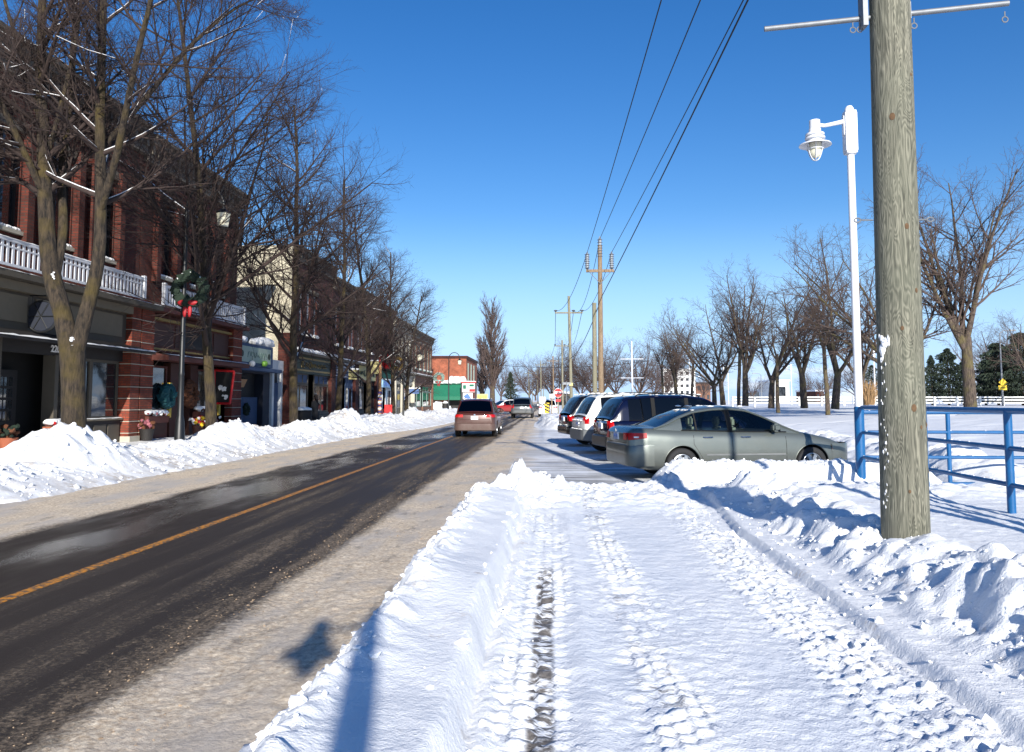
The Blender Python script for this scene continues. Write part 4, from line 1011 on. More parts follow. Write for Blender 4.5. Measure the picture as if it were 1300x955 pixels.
            wheel = tyre; wheel.name = 'wheel'; wheel.parent = root
            rim = rm.build('rim', sp.get('rimmat', 'rim'), wheel, True, 30)
    # -------- surface patches
    def xrear(y, z):
        lo, hi = 0.0, .5
        for _ in range(22):
            m = (lo + hi) / 2
            if float(sidey(m, z)) < abs(y): lo = m
            else: hi = m
        return hi if float(sidey(0, z)) < abs(y) else 0.0
    def xfront(y, z):
        lo, hi = L - .9, L
        if float(sidey(L, z)) >= abs(y): return L
        for _ in range(22):
            m = (lo + hi) / 2
            if float(sidey(m, z)) >= abs(y): lo = m
            else: hi = m
        return hi
    def side_patch(m, xa, xb, za, zb, s, off=.006, nx=10, nz=4):
        fza = za if callable(za) else (lambda x: za); fzb = zb if callable(zb) else (lambda x: zb); v = []
        for i in range(nx + 1):
            x = xa + (xb - xa) * i / nx
            for j in range(nz + 1):
                z = fza(x) + (fzb(x) - fza(x)) * j / nz; v.append((x - OX, s * (float(sidey(x, z)) + off), z))
        m.add(v, [(i * (nz + 1) + j, (i + 1) * (nz + 1) + j, (i + 1) * (nz + 1) + j + 1, i * (nz + 1) + j + 1) for i in range(nx) for j in range(nz)])
    def end_patch(m, ya, yb, za, zb, front=False, off=.008, ny=10, nz=4):
        v = []
        for i in range(ny + 1):
            y = ya + (yb - ya) * i / ny
            for j in range(nz + 1):
                z = za + (zb - za) * j / nz; x = xfront(y, z) + off if front else xrear(y, z) - off; v.append((x - OX, y, z))
        m.add(v, [(i * (nz + 1) + j, (i + 1) * (nz + 1) + j, (i + 1) * (nz + 1) + j + 1, i * (nz + 1) + j + 1) for i in range(ny) for j in range(nz)])
    for s in (1, -1):
        tl = sp['tail']; m_ = MB()
        side_patch(m_, .01, tl['x'], tl['z0'] if not tl.get('taper') else (lambda x: tl['z0'] + tl['taper'] * x), tl['z1'], s, .010, 12)
        ye = float(sidey(.012, (tl['z0'] + tl['z1']) / 2)); end_patch(m_, s * tl['y'], s * ye, tl['z0'], tl['z1'], off=.010)
        t_ = m_.build('tail_light', 'tail_red', root, True)
        if tl.get('clear'):
            m_ = MB(); side_patch(m_, .10, tl['x'] * .55, tl['z0'] + .045, tl['z0'] + .075, s, .014, 6, 2); m_.build('reverse_lamp', 'lamp_clear', t_, True)
        hl = sp['head']; m_ = MB(); side_patch(m_, L - hl['x'], L - .05, hl['z0'], hl['z1'], s, .008); end_patch(m_, s * hl['y'], s * float(sidey(L - .05, hl['z0'])), hl['z0'], hl['z1'], True)
        hh_ = m_.build('headlight', 'lamp_clear', root, True)
        m_ = MB(); side_patch(m_, L - hl['x'], L - hl['x'] + .12, hl['z0'] + .02, hl['z1'] - .01, s, .012, 4, 2); m_.build('turn_signal', 'lamp_amber', hh_, True)
        # door shut lines, handles, mirrors, rub strip
        m_ = MB(); zs0 = lambda x: float(bot(x)) + .09; zs1 = lambda x: float(top(x)) - .012
        for xx in sp['seams']:
            v = []
            for j in range(9):
                z = zs0(xx) + (zs1(xx) - zs0(xx)) * j / 8; sh = sp.get('seamcurve', 0) * max(0, 1 - j / 5) if xx == sp['seams'][0] else 0
                for dx in (-.004, .004): v.append((xx + sh + dx - OX, s * (float(sidey(xx + sh, z)) + .0025), z))
            m_.add(v, [(2 * j, 2 * j + 1, 2 * j + 3, 2 * j + 2) for j in range(8)])
        side_patch(m_, sp['seams'][0], sp['seams'][-1], lambda x: zs0(x) - .004, lambda x: zs0(x) + .004, s, .0025, 12, 1)
        m_.build('door_seam', 'well', root)
        for hx in sp['handles']:
            z = sp.get('handle_z', .86); y = s * (float(sidey(hx, z)) + .022); m_ = MB()
            m_.tube([(hx - OX - .1, y - s * .02, z), (hx - OX - .08, y, z), (hx - OX + .08, y, z), (hx - OX + .1, y - s * .02, z)], .013, 8); m_.build('door_handle', sp.get('handlemat', sp['paint']), root, True)
        mx_ = sp['mirror']; sc_ = ghsec(mx_); m_ = MB()
        bmq = bmesh.new(); bmesh.ops.create_cube(bmq, size=1); bmesh.ops.bevel(bmq, geom=bmq.edges[:], offset=.25, segments=3, affect='EDGES')
        m_.add([(mx_ - OX + v.co.x * .15, s * (sc_[0][0] + .15 + v.co.y * .20), sc_[0][1] + .10 + v.co.z * .16) for v in bmq.verts], [[v.index for v in f.verts] for f in bmq.faces]); bmq.free()
        m_.tube([(mx_ - OX, s * (sc_[0][0] - .01), sc_[0][1] + .02), (mx_ - OX, s * (sc_[0][0] + .12), sc_[0][1] + .07)], .025, 8)
        m_.build('mirror', sp.get('mirrormat', sp['paint']), root, True)
        if sp.get('strip'):
            m_ = MB(); z = sp['strip']
            for xa, xb in ((sp['seams'][0] + .25, sp['seams'][1] - .02), (sp['seams'][1] + .02, sp['seams'][2] - .03)): side_patch(m_, xa, xb, z, z + .035, s, .012, 8, 1)
            m_.build('rub_strip', sp.get('stripmat', 'plastic_grey'), root)
        if sp.get('rack'):
            m_ = MB(); pp = [(x - OX, s * (ghsec(x)[3][0] - .02), ghsec(x)[3][1] + .055) for x in np.linspace(sp['rack'][0], sp['rack'][1], 10)]
            pp = [(pp[0][0] - .06, pp[0][1], pp[0][2] - .05)] + pp + [(pp[-1][0] + .06, pp[-1][1], pp[-1][2] - .05)]; m_.tube(pp, .016, 6); m_.build('roof_rail', sp.get('rackmat', 'plastic_dark'), root, True)
    # bumpers
    b_ = sp['bump']
    for fr in (False, True):
        m_ = MB(); yy = float(hw(.06)) * .97
        v = []; ny = 26; prof = [(.0, b_['z0']), (.035, b_['z0'] + .03), (.045, (b_['z0'] + b_['z1']) / 2), (.04, b_['z1'] - .03), (.0, b_['z1'])]
        pth = []
        ext = b_.get('wrap', .5)
        for s, order in ((-1, 1), (1, -1)):
            pass
        # path round the end: along left side, across, along right side
        samples = [('s', -1, ext * (1 - k / 6)) for k in range(6)] + [('e', -1 + 2 * k / 16, 0) for k in range(17)] + [('s', 1, ext * (k + 1) / 6) for k in range(6)]
        zc = (b_['z0'] + b_['z1']) / 2
        for kind, a_, x in samples:
            if kind == 's':
                X_ = x if not fr else L - x; base = (X_ - OX, a_ * float(sidey(X_, zc)), 0); nrm = (0, a_)
            else:
                yl = float(sidey(.02 if not fr else L - .02, zc)) * .999; y = a_ * yl; X_ = xfront(y, zc) if fr else xrear(y, zc)
                e = abs(a_) ** 6; nx_ = (1 if fr else -1); base = (X_ - OX, y, 0); l_ = math.hypot(1, e); nrm = (nx_ / l_, math.copysign(e, a_) / l_)
            for d_, z in prof:
                k_ = 1.0 if kind == 'e' else max(.15, 1 - x / ext * .85)
                v.append((base[0] + nrm[0] * d_ * k_ * b_.get('out', 1), base[1] + nrm[1] * d_ * k_ * b_.get('out', 1), z))
        n_ = len(samples); m_.add(v, [(i * 5 + j, (i + 1) * 5 + j, (i + 1) * 5 + j + 1, i * 5 + j + 1) for i in range(n_ - 1) for j in range(4)])
        m_.build('bumper', b_.get('mat', sp['paint']), root, True)
    pl = sp['plate']; m_ = MB(); m_.box(-OX - pl.get('out', .022), -OX + .05, -.155, .155, pl['z'], pl['z'] + .15); pb = m_.build('license_plate', pl.get('mat', 'plate_white'), root)
    m_ = MB()
    for k in range(7):
        if k != 3: m_.box(-OX - pl.get('out', .022) - .003, -OX, -.12 + k * .036, -.12 + k * .036 + .017, pl['z'] + .05, pl['z'] + .11)
    m_.build('plate_mark', 'white_blue', pb)
    # grille
    m_ = MB(); end_patch(m_, -.34, .34, sp['head']['z0'] - .02, sp['head']['z1'] - .02, True, .006); m_.build('grille', 'plastic_dark', root, True)
    # rear centre trim
    if sp.get('garnish'):
        m_ = MB(); g_ = sp['garnish']; end_patch(m_, -g_[0], g_[0], g_[1], g_[2], False, .014); m_.build('boot_trim', g_[3], root, True)
    m_ = MB(); m_.lathe([(.001, -.006), (.045, -.004), (.05, .01)], (-OX - .012, 0, sp.get('badge_z', .93)), 20, axis='x'); m_.build('badge', 'chrome', root, True)
    if sp.get('rear_seam'):
        m_ = MB(); 
        for z in sp['rear_seam']: end_patch(m_, -hwid * .72, hwid * .72, z, z + .008, False, .003, 14, 1)
        m_.build('tailgate_seam', 'well', root)
    # seats
    for sxp in sp['seats']:
        for s in (-1, 1):
            m_ = MB(); bmq = bmesh.new(); bmesh.ops.create_cube(bmq, size=1); bmesh.ops.bevel(bmq, geom=bmq.edges[:], offset=.22, segments=3, affect='EDGES')
            fsq = [[v.index for v in f.verts] for f in bmq.faces]
            zb = float(top(sxp)) - .12
            m_.add([(sxp - OX + v.co.x * .12, s * .37 + v.co.y * .46, zb + .02 + v.co.z * .34) for v in bmq.verts], fsq)
            m_.add([(sxp - OX - .02 + v.co.x * .10, s * .37 + v.co.y * .26, zb + .30 + v.co.z * .20) for v in bmq.verts], fsq); bmq.free()
            m_.build('seat', sp['seatmat'], root, True)
    if sp.get('steer'):
        m_ = MB(); m_.lathe([(.17, -.012), (.185, 0), (.17, .012), (.155, 0), (.17, -.012)], (0, 0, 0), 24, axis='x', caps=False); w_ = m_.build('steering_wheel', 'plastic_dark', root, True)
        w_.location = (sp['steer'] - OX, .38, float(top(sp['steer'])) + .03); w_.rotation_euler = (0, R(-20), 0)
    return root
SEDAN = dict(L=4.8, W=1.83, paint='paint_sedan', glass='sedan_glass', seatmat='seat_beige', seats=(1.45, 2.35), steer=2.95,
             top=[(0, .90), (.04, .99), (.12, 1.03), (.5, 1.03), (1.0, 1.0), (2.4, .965), (3.3, .955), (3.75, .925), (4.3, .81), (4.6, .70), (4.74, .60), (4.8, .54)],
             bot=[(0, .46), (.05, .34), (.2, .25), (.6, .21), (4.3, .19), (4.6, .21), (4.75, .30), (4.8, .40)],
             gh=[(.52, 1.02), (.72, 1.115), (1.05, 1.275), (1.4, 1.395), (1.8, 1.45), (2.2, 1.465), (2.55, 1.43), (2.9, 1.30), (3.25, 1.13), (3.62, .93)],
             rear_glass=(.60, 1.42), wind=(2.62, 3.58), side_glass=[(1.12, 1.40), (1.43, 2.08), (2.18, 3.22)], wheels=(1.08, 3.84, .325), seams=(1.32, 2.13, 3.28), seamcurve=.28, handles=(1.62, 2.42), handle_z=.86, handlemat='chrome',
             mirror=3.02, strip=.50, tail=dict(x=.36, z0=.81, z1=.95, y=.5, taper=.12, clear=1), head=dict(x=.5, z0=.58, z1=.69, y=.45), bump=dict(z0=.30, z1=.72, wrap=.5, out=.6), plate=dict(z=.80, mat='plate_blue'), spokes=7, rear_seam=(.745,), tumble=.50, badge_z=.98)
SUV = dict(L=4.85, W=1.9, paint='paint_navy', glass='tinted_glass', seatmat='seat_dark', seats=(2.3,), top=[(0, .98), (.04, 1.05), (.2, 1.1), (1.4, 1.09), (3.5, 1.07), (3.8, 1.05), (4.4, .99), (4.7, .88), (4.85, .72)],
           bot=[(0, .52), (.1, .40), (.5, .34), (4.4, .34), (4.75, .40), (4.85, .5)],
           gh=[(.05, 1.08), (.16, 1.30), (.36, 1.66), (.5, 1.73), (1.2, 1.78), (2.3, 1.78), (2.8, 1.72), (3.2, 1.5), (3.9, 1.05)],
           rear_glass=(.085, .40), wind=(2.88, 3.84), side_glass=[(.52, 1.22), (1.32, 2.16), (2.26, 3.15)], wheels=(.98, 3.82, .365), seams=(1.27, 2.2, 3.25), seamcurve=.2, handles=(1.5, 2.45), handle_z=.98,
           mirror=3.1, tail=dict(x=.12, z0=.88, z1=1.07, y=.62), head=dict(x=.4, z0=.74, z1=.88, y=.45), bump=dict(z0=.42, z1=.72, wrap=.6, out=1.6), plate=dict(z=.86, out=.03), spokes=6, rear_seam=(.76,), tumble=.26, inset=.90, badge_z=1.03, rack=(.8, 2.6))
def variant(b, **k): d = dict(b); d.update(k); return d
def park(spec, x, y, deg):     # rear centre at (x,y), heading deg from +X
    a = R(deg); return (x + math.cos(a) * spec['L'] / 2, y + math.sin(a) * spec['L'] / 2, 0), a
HD = 12
l_, a_ = park(SEDAN, 1.34, 16.65, HD)
make_car('sedan', 'grey-green four-door sedan parked nose to the fence behind a snow ridge', 'car', SEDAN, l_, a_, 'cars parked side by side in the snowy lot')
NAV = variant(SUV, L=4.5, W=1.82, side_glass=[(.52, 1.12), (1.22, 2.02), (2.12, 2.98)], wheels=(.9, 3.55, .35), seams=(1.2, 2.07, 3.05), handles=(1.4, 2.3), mirror=2.95,
              top=[(0, .98), (.04, 1.05), (.2, 1.09), (1.4, 1.08), (3.2, 1.06), (3.5, 1.04), (4.1, .98), (4.4, .86), (4.5, .72)], bot=[(0, .52), (.1, .38), (.5, .32), (4.1, .32), (4.42, .40), (4.5, .5)],
              gh=[(.05, 1.07), (.16, 1.28), (.34, 1.60), (.48, 1.67), (1.1, 1.72), (2.1, 1.72), (2.6, 1.66), (3.0, 1.45), (3.6, 1.03)], rear_glass=(.085, .38), wind=(2.68, 3.54), rack=(.8, 2.4), bump=dict(z0=.40, z1=.70, wrap=.6, out=1.6, mat='plastic_dark'), roofmat='paint_navy')
l_, a_ = park(NAV, 1.28, 20.95, HD)
make_car('compact_suv', 'dark navy compact wagon parked between the sedan and the white wagon', 'car', NAV, l_, a_, 'cars parked side by side in the snowy lot')
WHT = variant(SUV, paint='paint_white', rack=(.7, 2.8), bump=dict(z0=.40, z1=.74, wrap=.75, out=2.2, mat='plastic_grey'), lip=.05, lipmat='plastic_grey', tail=dict(x=.14, z0=.90, z1=1.10, y=.66), plate=dict(z=.82, out=.03))
l_, a_ = park(WHT, .80, 24.4, HD)
W_ = make_car('white_suv', 'white wagon with grey bumper parked between two dark ones', 'car', WHT, l_, a_, 'cars parked side by side in the snowy lot')
BLK = variant(SUV, paint='paint_black', rear_seam=(.76,), garnish=(.55, .78, .80, 'chrome'))
l_, a_ = park(BLK, .42, 28.3, HD)
make_car('black_suv', 'black wagon parked farthest along the row, partly behind the white one', 'car', BLK, l_, a_, 'cars parked side by side in the snowy lot')
BRN = variant(SUV, L=4.6, W=1.84, paint='paint_brown', glass='tinted_glass', top=[(0, .92), (.04, 1.0), (.2, 1.05), (1.4, 1.04), (3.3, 1.02), (3.6, 1.0), (4.2, .92), (4.5, .8), (4.6, .66)], bot=[(0, .44), (.1, .32), (.5, .26), (4.2, .26), (4.5, .34), (4.6, .45)],
              gh=[(.10, 1.03), (.3, 1.26), (.58, 1.54), (.75, 1.60), (1.3, 1.64), (2.1, 1.64), (2.6, 1.56), (3.0, 1.36), (3.7, .98)], rear_glass=(.15, .62), wind=(2.68, 3.64), side_glass=[(.75, 1.2), (1.3, 2.05), (2.15, 3.0)], wheels=(.92, 3.62, .34), seams=(1.25, 2.1, 3.1),
              handles=(1.45, 2.35), handle_z=.9, mirror=2.95, tail=dict(x=.3, z0=.86, z1=.98, y=.5), head=dict(x=.45, z0=.66, z1=.78, y=.45), bump=dict(z0=.28, z1=.62, wrap=.6, out=1.4), plate=dict(z=.76, out=.03), garnish=(.62, .45, .48, 'tail_red'), tumble=.34, badge_z=.95, rack=(.9, 2.4), rackmat='plastic_dark')
x_, y_ = on_ground(607, 555); make_car('brown_suv', 'dirty reddish brown hatchback driving away in the right lane', 'car', BRN, (-3.30, 34.2 + 2.3, 0), R(90))
VAN = variant(SUV, L=4.9, W=1.95, paint='paint_slate', gh=[(.04, 1.08), (.1, 1.3), (.22, 1.66), (.36, 1.76), (1.2, 1.82), (2.6, 1.80), (3.1, 1.68), (3.5, 1.45), (4.2, 1.02)], wind=(3.05, 4.1), rear_glass=(.065, .26), side_glass=[(.45, 1.4), (1.5, 2.4), (2.5, 3.3)], tail=dict(x=.1, z0=.9, z1=1.2, y=.78), seams=(1.45, 2.45, 3.4))
make_car('minivan', 'dark grey minivan driving away beyond the brown hatchback', 'van', VAN, (-2.6, 70 + 2.4, 0), R(90))
RED = variant(BRN, paint='paint_red', roofmat='snow_plain')
make_car('red_car', 'red car with a snowy roof standing across the street past the brown one', 'car', RED, (-5.4, 93, 0), R(215))
SNW = variant(BRN, paint='snow_plain', roofmat='snow_plain')
make_car('snowy_car', 'parked car buried white with snow just left of the striped hazard marker', 'car', SNW, (-.35, 78, 0), R(90))
# thin crusts of snow left on roofs and sills
def crust(root, pts, seed):
    q = random.Random(seed); m = MB()
    for (x0, x1, y0, y1, z, n, sz) in pts:
        for k in range(n): m.blob((q.uniform(x0, x1), q.uniform(y0, y1), z), sz * q.uniform(.4, 1.2), k, 1, .35, (1.4, 1.2, .30))
    o = m.build('roof_snow', 'snow_plain', root, True, 180); o['kind'] = 'stuff'
for o in list(COL.objects):
    if o.get('category') == 'car' and o.name.startswith('sedan'): crust(o, [(-1.10, -.90, -.5, .1, 1.395, 14, .05), (-1.0, .2, -.35, .55, 1.475, 26, .05), (-2.25, -2.0, -.5, .6, 1.055, 10, .03)], 1)
    if o.name.startswith('compact_suv'): crust(o, [(-1.7, .3, -.6, .6, 1.745, 40, .05), (-2.23, -2.2, -.5, .5, 1.08, 8, .03)], 2)
    if o.name.startswith('white_suv'): crust(o, [(-2.0, .6, -.65, .65, 1.80, 70, .08), (-2.46, -2.42, -.6, .6, 1.0, 18, .04), (-2.50, -2.44, -.7, .7, .74, 16, .04)], 3)
    if o.name.startswith('black_suv'): crust(o, [(-2.0, .6, -.65, .65, 1.80, 50, .07), (-2.50, -2.44, -.7, .7, .74, 14, .04)], 4)
    if o.name.startswith('brown_suv'): crust(o, [(-1.4, .3, -.6, .6, 1.66, 24, .05)], 5)
# ================================================================== main street buildings (fronts at X = FX, facing +X)
FX = -15.5
def wall_holes(mb, y0, y1, z0, z1, holes, x=FX, depth=.22, mi=0):
    ys = sorted({y0, y1, *[h[0] for h in holes], *[h[1] for h in holes]}); zs = sorted({z0, z1, *[h[2] for h in holes], *[h[3] for h in holes]})
    for i in range(len(ys) - 1):
        for j in range(len(zs) - 1):
            ym, zm = (ys[i] + ys[i + 1]) / 2, (zs[j] + zs[j + 1]) / 2
            if any(h[0] < ym < h[1] and h[2] < zm < h[3] for h in holes): continue
            mb.add([(x, ys[i], zs[j]), (x, ys[i + 1], zs[j]), (x, ys[i + 1], zs[j + 1]), (x, ys[i], zs[j + 1])], [(0, 1, 2, 3)], mi)
    for a, b, c, d in holes:
        X = x - depth
        mb.add([(x, a, c), (x, b, c), (x, b, d), (x, a, d), (X, a, c), (X, b, c), (X, b, d), (X, a, d)], [(0, 4, 5, 1), (1, 5, 6, 2), (2, 6, 7, 3), (3, 7, 4, 0)], mi)
def shell(mb, y0, y1, z0, z1, x=FX, back=12, side0=0, side1=0, mi=0, roof=None):
    mb.add([(x, y0, z0), (x - back, y0, z0), (x - back, y0, z1), (x, y0, z1)], [(0, 1, 2, 3)], side0)
    mb.add([(x, y1, z0), (x - back, y1, z0), (x - back, y1, z1), (x, y1, z1)], [(0, 3, 2, 1)], side1)
    mb.add([(x - back, y0, z0), (x - back, y1, z0), (x - back, y1, z1), (x - back, y0, z1)], [(0, 1, 2, 3)], mi)
    mb.add([(x, y0, z1 - .25), (x - back, y0, z1 - .25), (x - back, y1, z1 - .25), (x, y1, z1 - .25)], [(0, 1, 2, 3)], mi)
def window(par, y0, y1, z0, z1, x=FX, dep=.16, fm='white_paint', mull=(1,), rails=(.5,), fw=.07, glass='shop_glass', sill=None, snow=True, name='window', arch=False):
    m = MB(); X = x - dep
    m.box(X - .04, X + .04, y0, y0 + fw, z0, z1); m.box(X - .04, X + .04, y1 - fw, y1, z0, z1)
    m.box(X - .037, X + .037, y0 + fw, y1 - fw, z0, z0 + fw); m.box(X - .037, X + .037, y0 + fw, y1 - fw, z1 - fw, z1)
    for k in range(1, mull[0]): y = y0 + (y1 - y0) * k / mull[0]; m.box(X - .03, X + .03, y - fw * .4, y + fw * .4, z0 + fw, z1 - fw)
    for r in rails: z = z0 + (z1 - z0) * r; m.box(X - .026, X + .026, y0 + fw, y1 - fw, z - fw * .35, z + fw * .35)
    f = m.build(name, fm, par)
    g = MB(); g.box(X - .02, X - .012, y0 + .02, y1 - .02, z0 + .02, z1 - .02); g.build('pane', glass, f)
    if sill:
        s_ = MB(); s_.box(x - .02, x + sill, y0 - .08, y1 + .08, z0 - .12, z0 - .01); sl_ = s_.build('sill', fm if fm != 'dark_trim' else 'stone', f)
        if snow:
            s_ = MB(); n = max(3, int((y1 - y0) / .12))
            for k in range(n): s_.blob((x + sill * .4 - .02, y0 + (y1 - y0) * (k + .5) / n, z0 + .03), .09, k, 1, .2, (1.1, 1.3, .7))
            s_.build('sill_snow', 'snow_plain', f, True, 180)
    return f
def snow_strip(par, x0, x1, y0, y1, z, t=.07, seed=1, name='ledge_snow'):
    """lumpy ribbon of snow lying on a ledge"""
    n = max(6, int((y1 - y0) / .18)); q = random.Random(seed); m = MB(); V = []; prof = 6
    for i in range(n + 1):
        y = y0 + (y1 - y0) * i / n; h = t * (.75 + .6 * q.random()); e = q.uniform(-.015, .03)
        for k in range(prof):
            u = k / (prof - 1); V.append((x0 + (x1 - x0) * u + (e if k == prof - 1 else 0), y, z - .01 + h * math.sin(math.pi * min(1, .12 + u * .88)) ** .6 if k not in (0, prof - 1) else z - .01))
    m.add(V, [(i * prof + k, (i + 1) * prof + k, (i + 1) * prof + k + 1, i * prof + k + 1) for i in range(n) for k in range(prof - 1)])
    return m.build(name, 'snow_plain', par, True, 180)
def cornice(par, y0, y1, z, h=.7, out=.45, mat='stone_dark', teeth=True, x=FX, seed=1, snow=True):
    m = MB(); m.box(x, x + out * .35, y0, y1, z - h, z - h * .7); m.box(x, x + out * .7, y0, y1, z - h * .32, z - h * .12); m.box(x - .3, x + out, y0 - .02, y1 + .02, z - h * .12, z + .02)
    if teeth:
        n = int((y1 - y0) / .42)
        for k in range(n): y = y0 + (y1 - y0) * (k + .5) / n; m.box(x + .003, x + out * .55, y - .08, y + .08, z - h * .7, z - h * .32)
    c = m.build('cornice', mat, par)
    if snow: snow_strip(c, x - .3, x + out, y0, y1, z + .02, .10, seed, 'cornice_snow')
    return c
def balustrade(par, y0, y1, z0, z1, x, seed=0):
    m = MB(); m.box(x - .05, x + .05, y0, y1, z1 - .09, z1); m.box(x - .035, x + .035, y0, y1, z0, z0 + .07); m.box(x - .025, x + .025, y0, y1, z1 - .26, z1 - .22)
    n = int((y1 - y0) / .22)
    for k in range(n + 1):
        y = y0 + (y1 - y0) * k / n; m.box(x - .02, x + .02, y - .045, y + .045, z0 + .07, z1 - .09)
    for y in (y0, y1): m.box(x - .07, x + .07, y - .07, y + .07, z0 - .02, z1 + .08)
    b = m.build('balustrade', 'rail_white', par); snow_strip(b, x - .06, x + .06, y0, y1, z1, .04, seed, 'rail_snow'); return b
def pier(par, y0, y1, z0, z1, x, out=.3, mat='brick_red', bands=0, name='pier'):
    m = MB(); m.box(x, x + out, y0, y1, z0, z1); p = m.build(name, mat, par)
    if bands:
        m = MB()
        for k in range(bands): z = z0 + (z1 - z0) * (k + 1) / (bands + 1); m = MB(); m.box(x, x + out + .015, y0 - .012, y1 + .012, z - .013, z + .013); m.build('stone_band', 'stone', p)
    return p

def upper_bay(par, y0, y1, yc_list, z0, z1, wwid, pil, seed):
    for yc in yc_list:
        window(par, yc - wwid / 2, yc + wwid / 2, z0, z1, fm='dark_trim', mull=(2,), rails=(.55,), sill=.12)
        for s in (-1, 1):
            pier(par, yc + s * (wwid / 2 + .22) - .15, yc + s * (wwid / 2 + .22) + .15, z0 - .3, z1 + .3, FX + .002, .22, 'brick_red', name='pilaster')
        m = MB(); m.box(FX, FX + .1, yc - wwid / 2 - .1, yc + wwid / 2 + .1, z1 + .02, z1 + .3); m.build('lintel', 'stone_dark', par)

# --- building A : taupe storefront under a white balustrade
def building_a():
    b = thing('brick_shop_building', 'tall red brick building with taupe shopfront and white balustrade at far left', 'building', (0, 0, 0), 0, 'brick shop buildings along the main street')
    y0, y1, H = 12.0, 29.0, 11.9
    wins = [14.2, 16.6, 19.0, 21.5, 24.0, 26.5]
    holes = [(y - .65, y + .65, 6.5, 9.4) for y in wins]
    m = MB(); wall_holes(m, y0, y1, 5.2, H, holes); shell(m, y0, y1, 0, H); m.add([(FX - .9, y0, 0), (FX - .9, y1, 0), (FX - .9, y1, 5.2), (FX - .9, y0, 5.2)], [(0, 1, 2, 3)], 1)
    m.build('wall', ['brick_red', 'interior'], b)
    upper_bay(b, y0, y1, wins, 6.5, 9.4, 1.3, .3, 1)
    m = MB(); m.box(FX - .85, FX + .75, y0, y1 + .5, 4.98, 5.16); lg = m.build('ledge', 'taupe', b); snow_strip(lg, FX - .2, FX + .75, y0, y1 + .5, 5.16, .09, 3)
    balustrade(b, y0, 28.2, 5.28, 6.05, FX + .62, 2)
    cornice(b, y0, y1, H, 1.0, .55, 'stone_dark', True, seed=4)
    for z in (10.1, 10.5):
        m = MB(); m.box(FX, FX + .06, y0, y1, z, z + .09); m.build('string_course', 'brick_dark', b)
    # fascia
    m = MB(); m.box(FX - .6, FX + .12, y0, 28.0, 3.62, 4.95); f = m.build('fascia', 'taupe', b)
    m = MB()
    for y in np.arange(12.5, 28, 2.6): m.box(FX + .12, FX + .15, y, y + 2.2, 3.85, 4.62)
    m.build('fascia_panel', 'taupe_light', f)
    m = MB(); m.box(FX + .1, FX + .38, y0, 28.0, 4.7, 4.97); m.build('moulding', 'taupe_light', f)
    m = MB(); m.add([(FX + .1, y0, 3.62), (FX + 1.0, y0, 3.34), (FX + 1.0, y0, 3.26), (FX + .1, y0, 3.42), (FX + .1, 28.5, 3.62), (FX + 1.0, 28.5, 3.34), (FX + 1.0, 28.5, 3.26), (FX + .1, 28.5, 3.42)], [(0, 1, 2, 3), (4, 7, 6, 5), (0, 4, 5, 1), (1, 5, 6, 2), (2, 6, 7, 3), (3, 7, 4, 0)])
    cnp = m.build('canopy', 'dark_trim', b); snow_strip(cnp, FX + .75, FX + 1.02, y0, 28.5, 3.36, .05, 8, 'canopy_snow')
    text_mesh('address_number', '220', .30, 'sign_white', b, (FX + .06, 24.05, 3.18), (R(90), 0, R(90)), .01, .008)
    m = MB(); m.box(FX - .1, FX + .04, 21.4, 28.0, 2.98, 3.42); m.build('transom_panel', 'dark_trim', b)
    # storefront: door recess and large windows
    window(b, 24.2, 26.2, .95, 2.98, FX, .08, 'taupe', (1,), (), .09, name='shop_window')
    window(b, 26.2, 27.9, .95, 2.98, FX, .08, 'taupe', (1,), (), .09, name='shop_window')
    window(b, 14.0, 19.5, .95, 2.98, FX, .08, 'taupe', (2,), (), .09, name='shop_window')
    m = MB(); m.box(FX - .2, FX + .05, 24.2, 27.98, .05, .92); sb = m.build('stall_riser', 'dark_trim', b)
    m = MB()
    for y in (24.35, 25.3, 26.3, 27.15): m.box(FX + .05, FX + .075, y, y + .72, .16, .76)
    m.build('riser_panel', 'taupe', sb); m = MB(); m.box(FX - .1, FX + .16, 24.2, 27.98, .90, .97); s_ = m.build('window_ledge', 'taupe_light', b); snow_strip(s_, FX, FX + .16, 24.3, 27.9, .97, .03, 9)
    m = MB(); m.box(FX - .75, FX - .68, 22.4, 23.4, .1, 2.5); d = m.build('door', 'dark_trim', b)
    m = MB()
    for r in range(4):
        for c in range(3): m.box(FX - .68, FX - .672, 22.6 + c * .22, 22.76 + c * .22, 1.0 + r * .34, 1.26 + r * .34)
    m.build('door_pane', 'shop_glass', d)
    m = MB(); m.tube([(FX - .62, 22.5, 1.15), (FX - .62, 22.5, 1.4)], .02, 6); m.build('door_handle', 'gold', d)
    m = MB(); m.box(FX - .3, FX + .12, 21.35, 21.55, 0, 3.5); m.build('post', 'taupe', b); m = MB(); m.box(FX - .3, FX + .1, 24.02, 24.2, 0, 3.0); m.build('post', 'taupe', b)
    pier(b, 28.0, 28.62, 0, 4.98, FX - .1, .45, 'brick_pier_sunlit', 11)
    m = MB(); m.box(FX - .1, FX + .42, 27.96, 28.66, .0, .3); m.build('plinth', 'stone', b)
    return b
building_a()
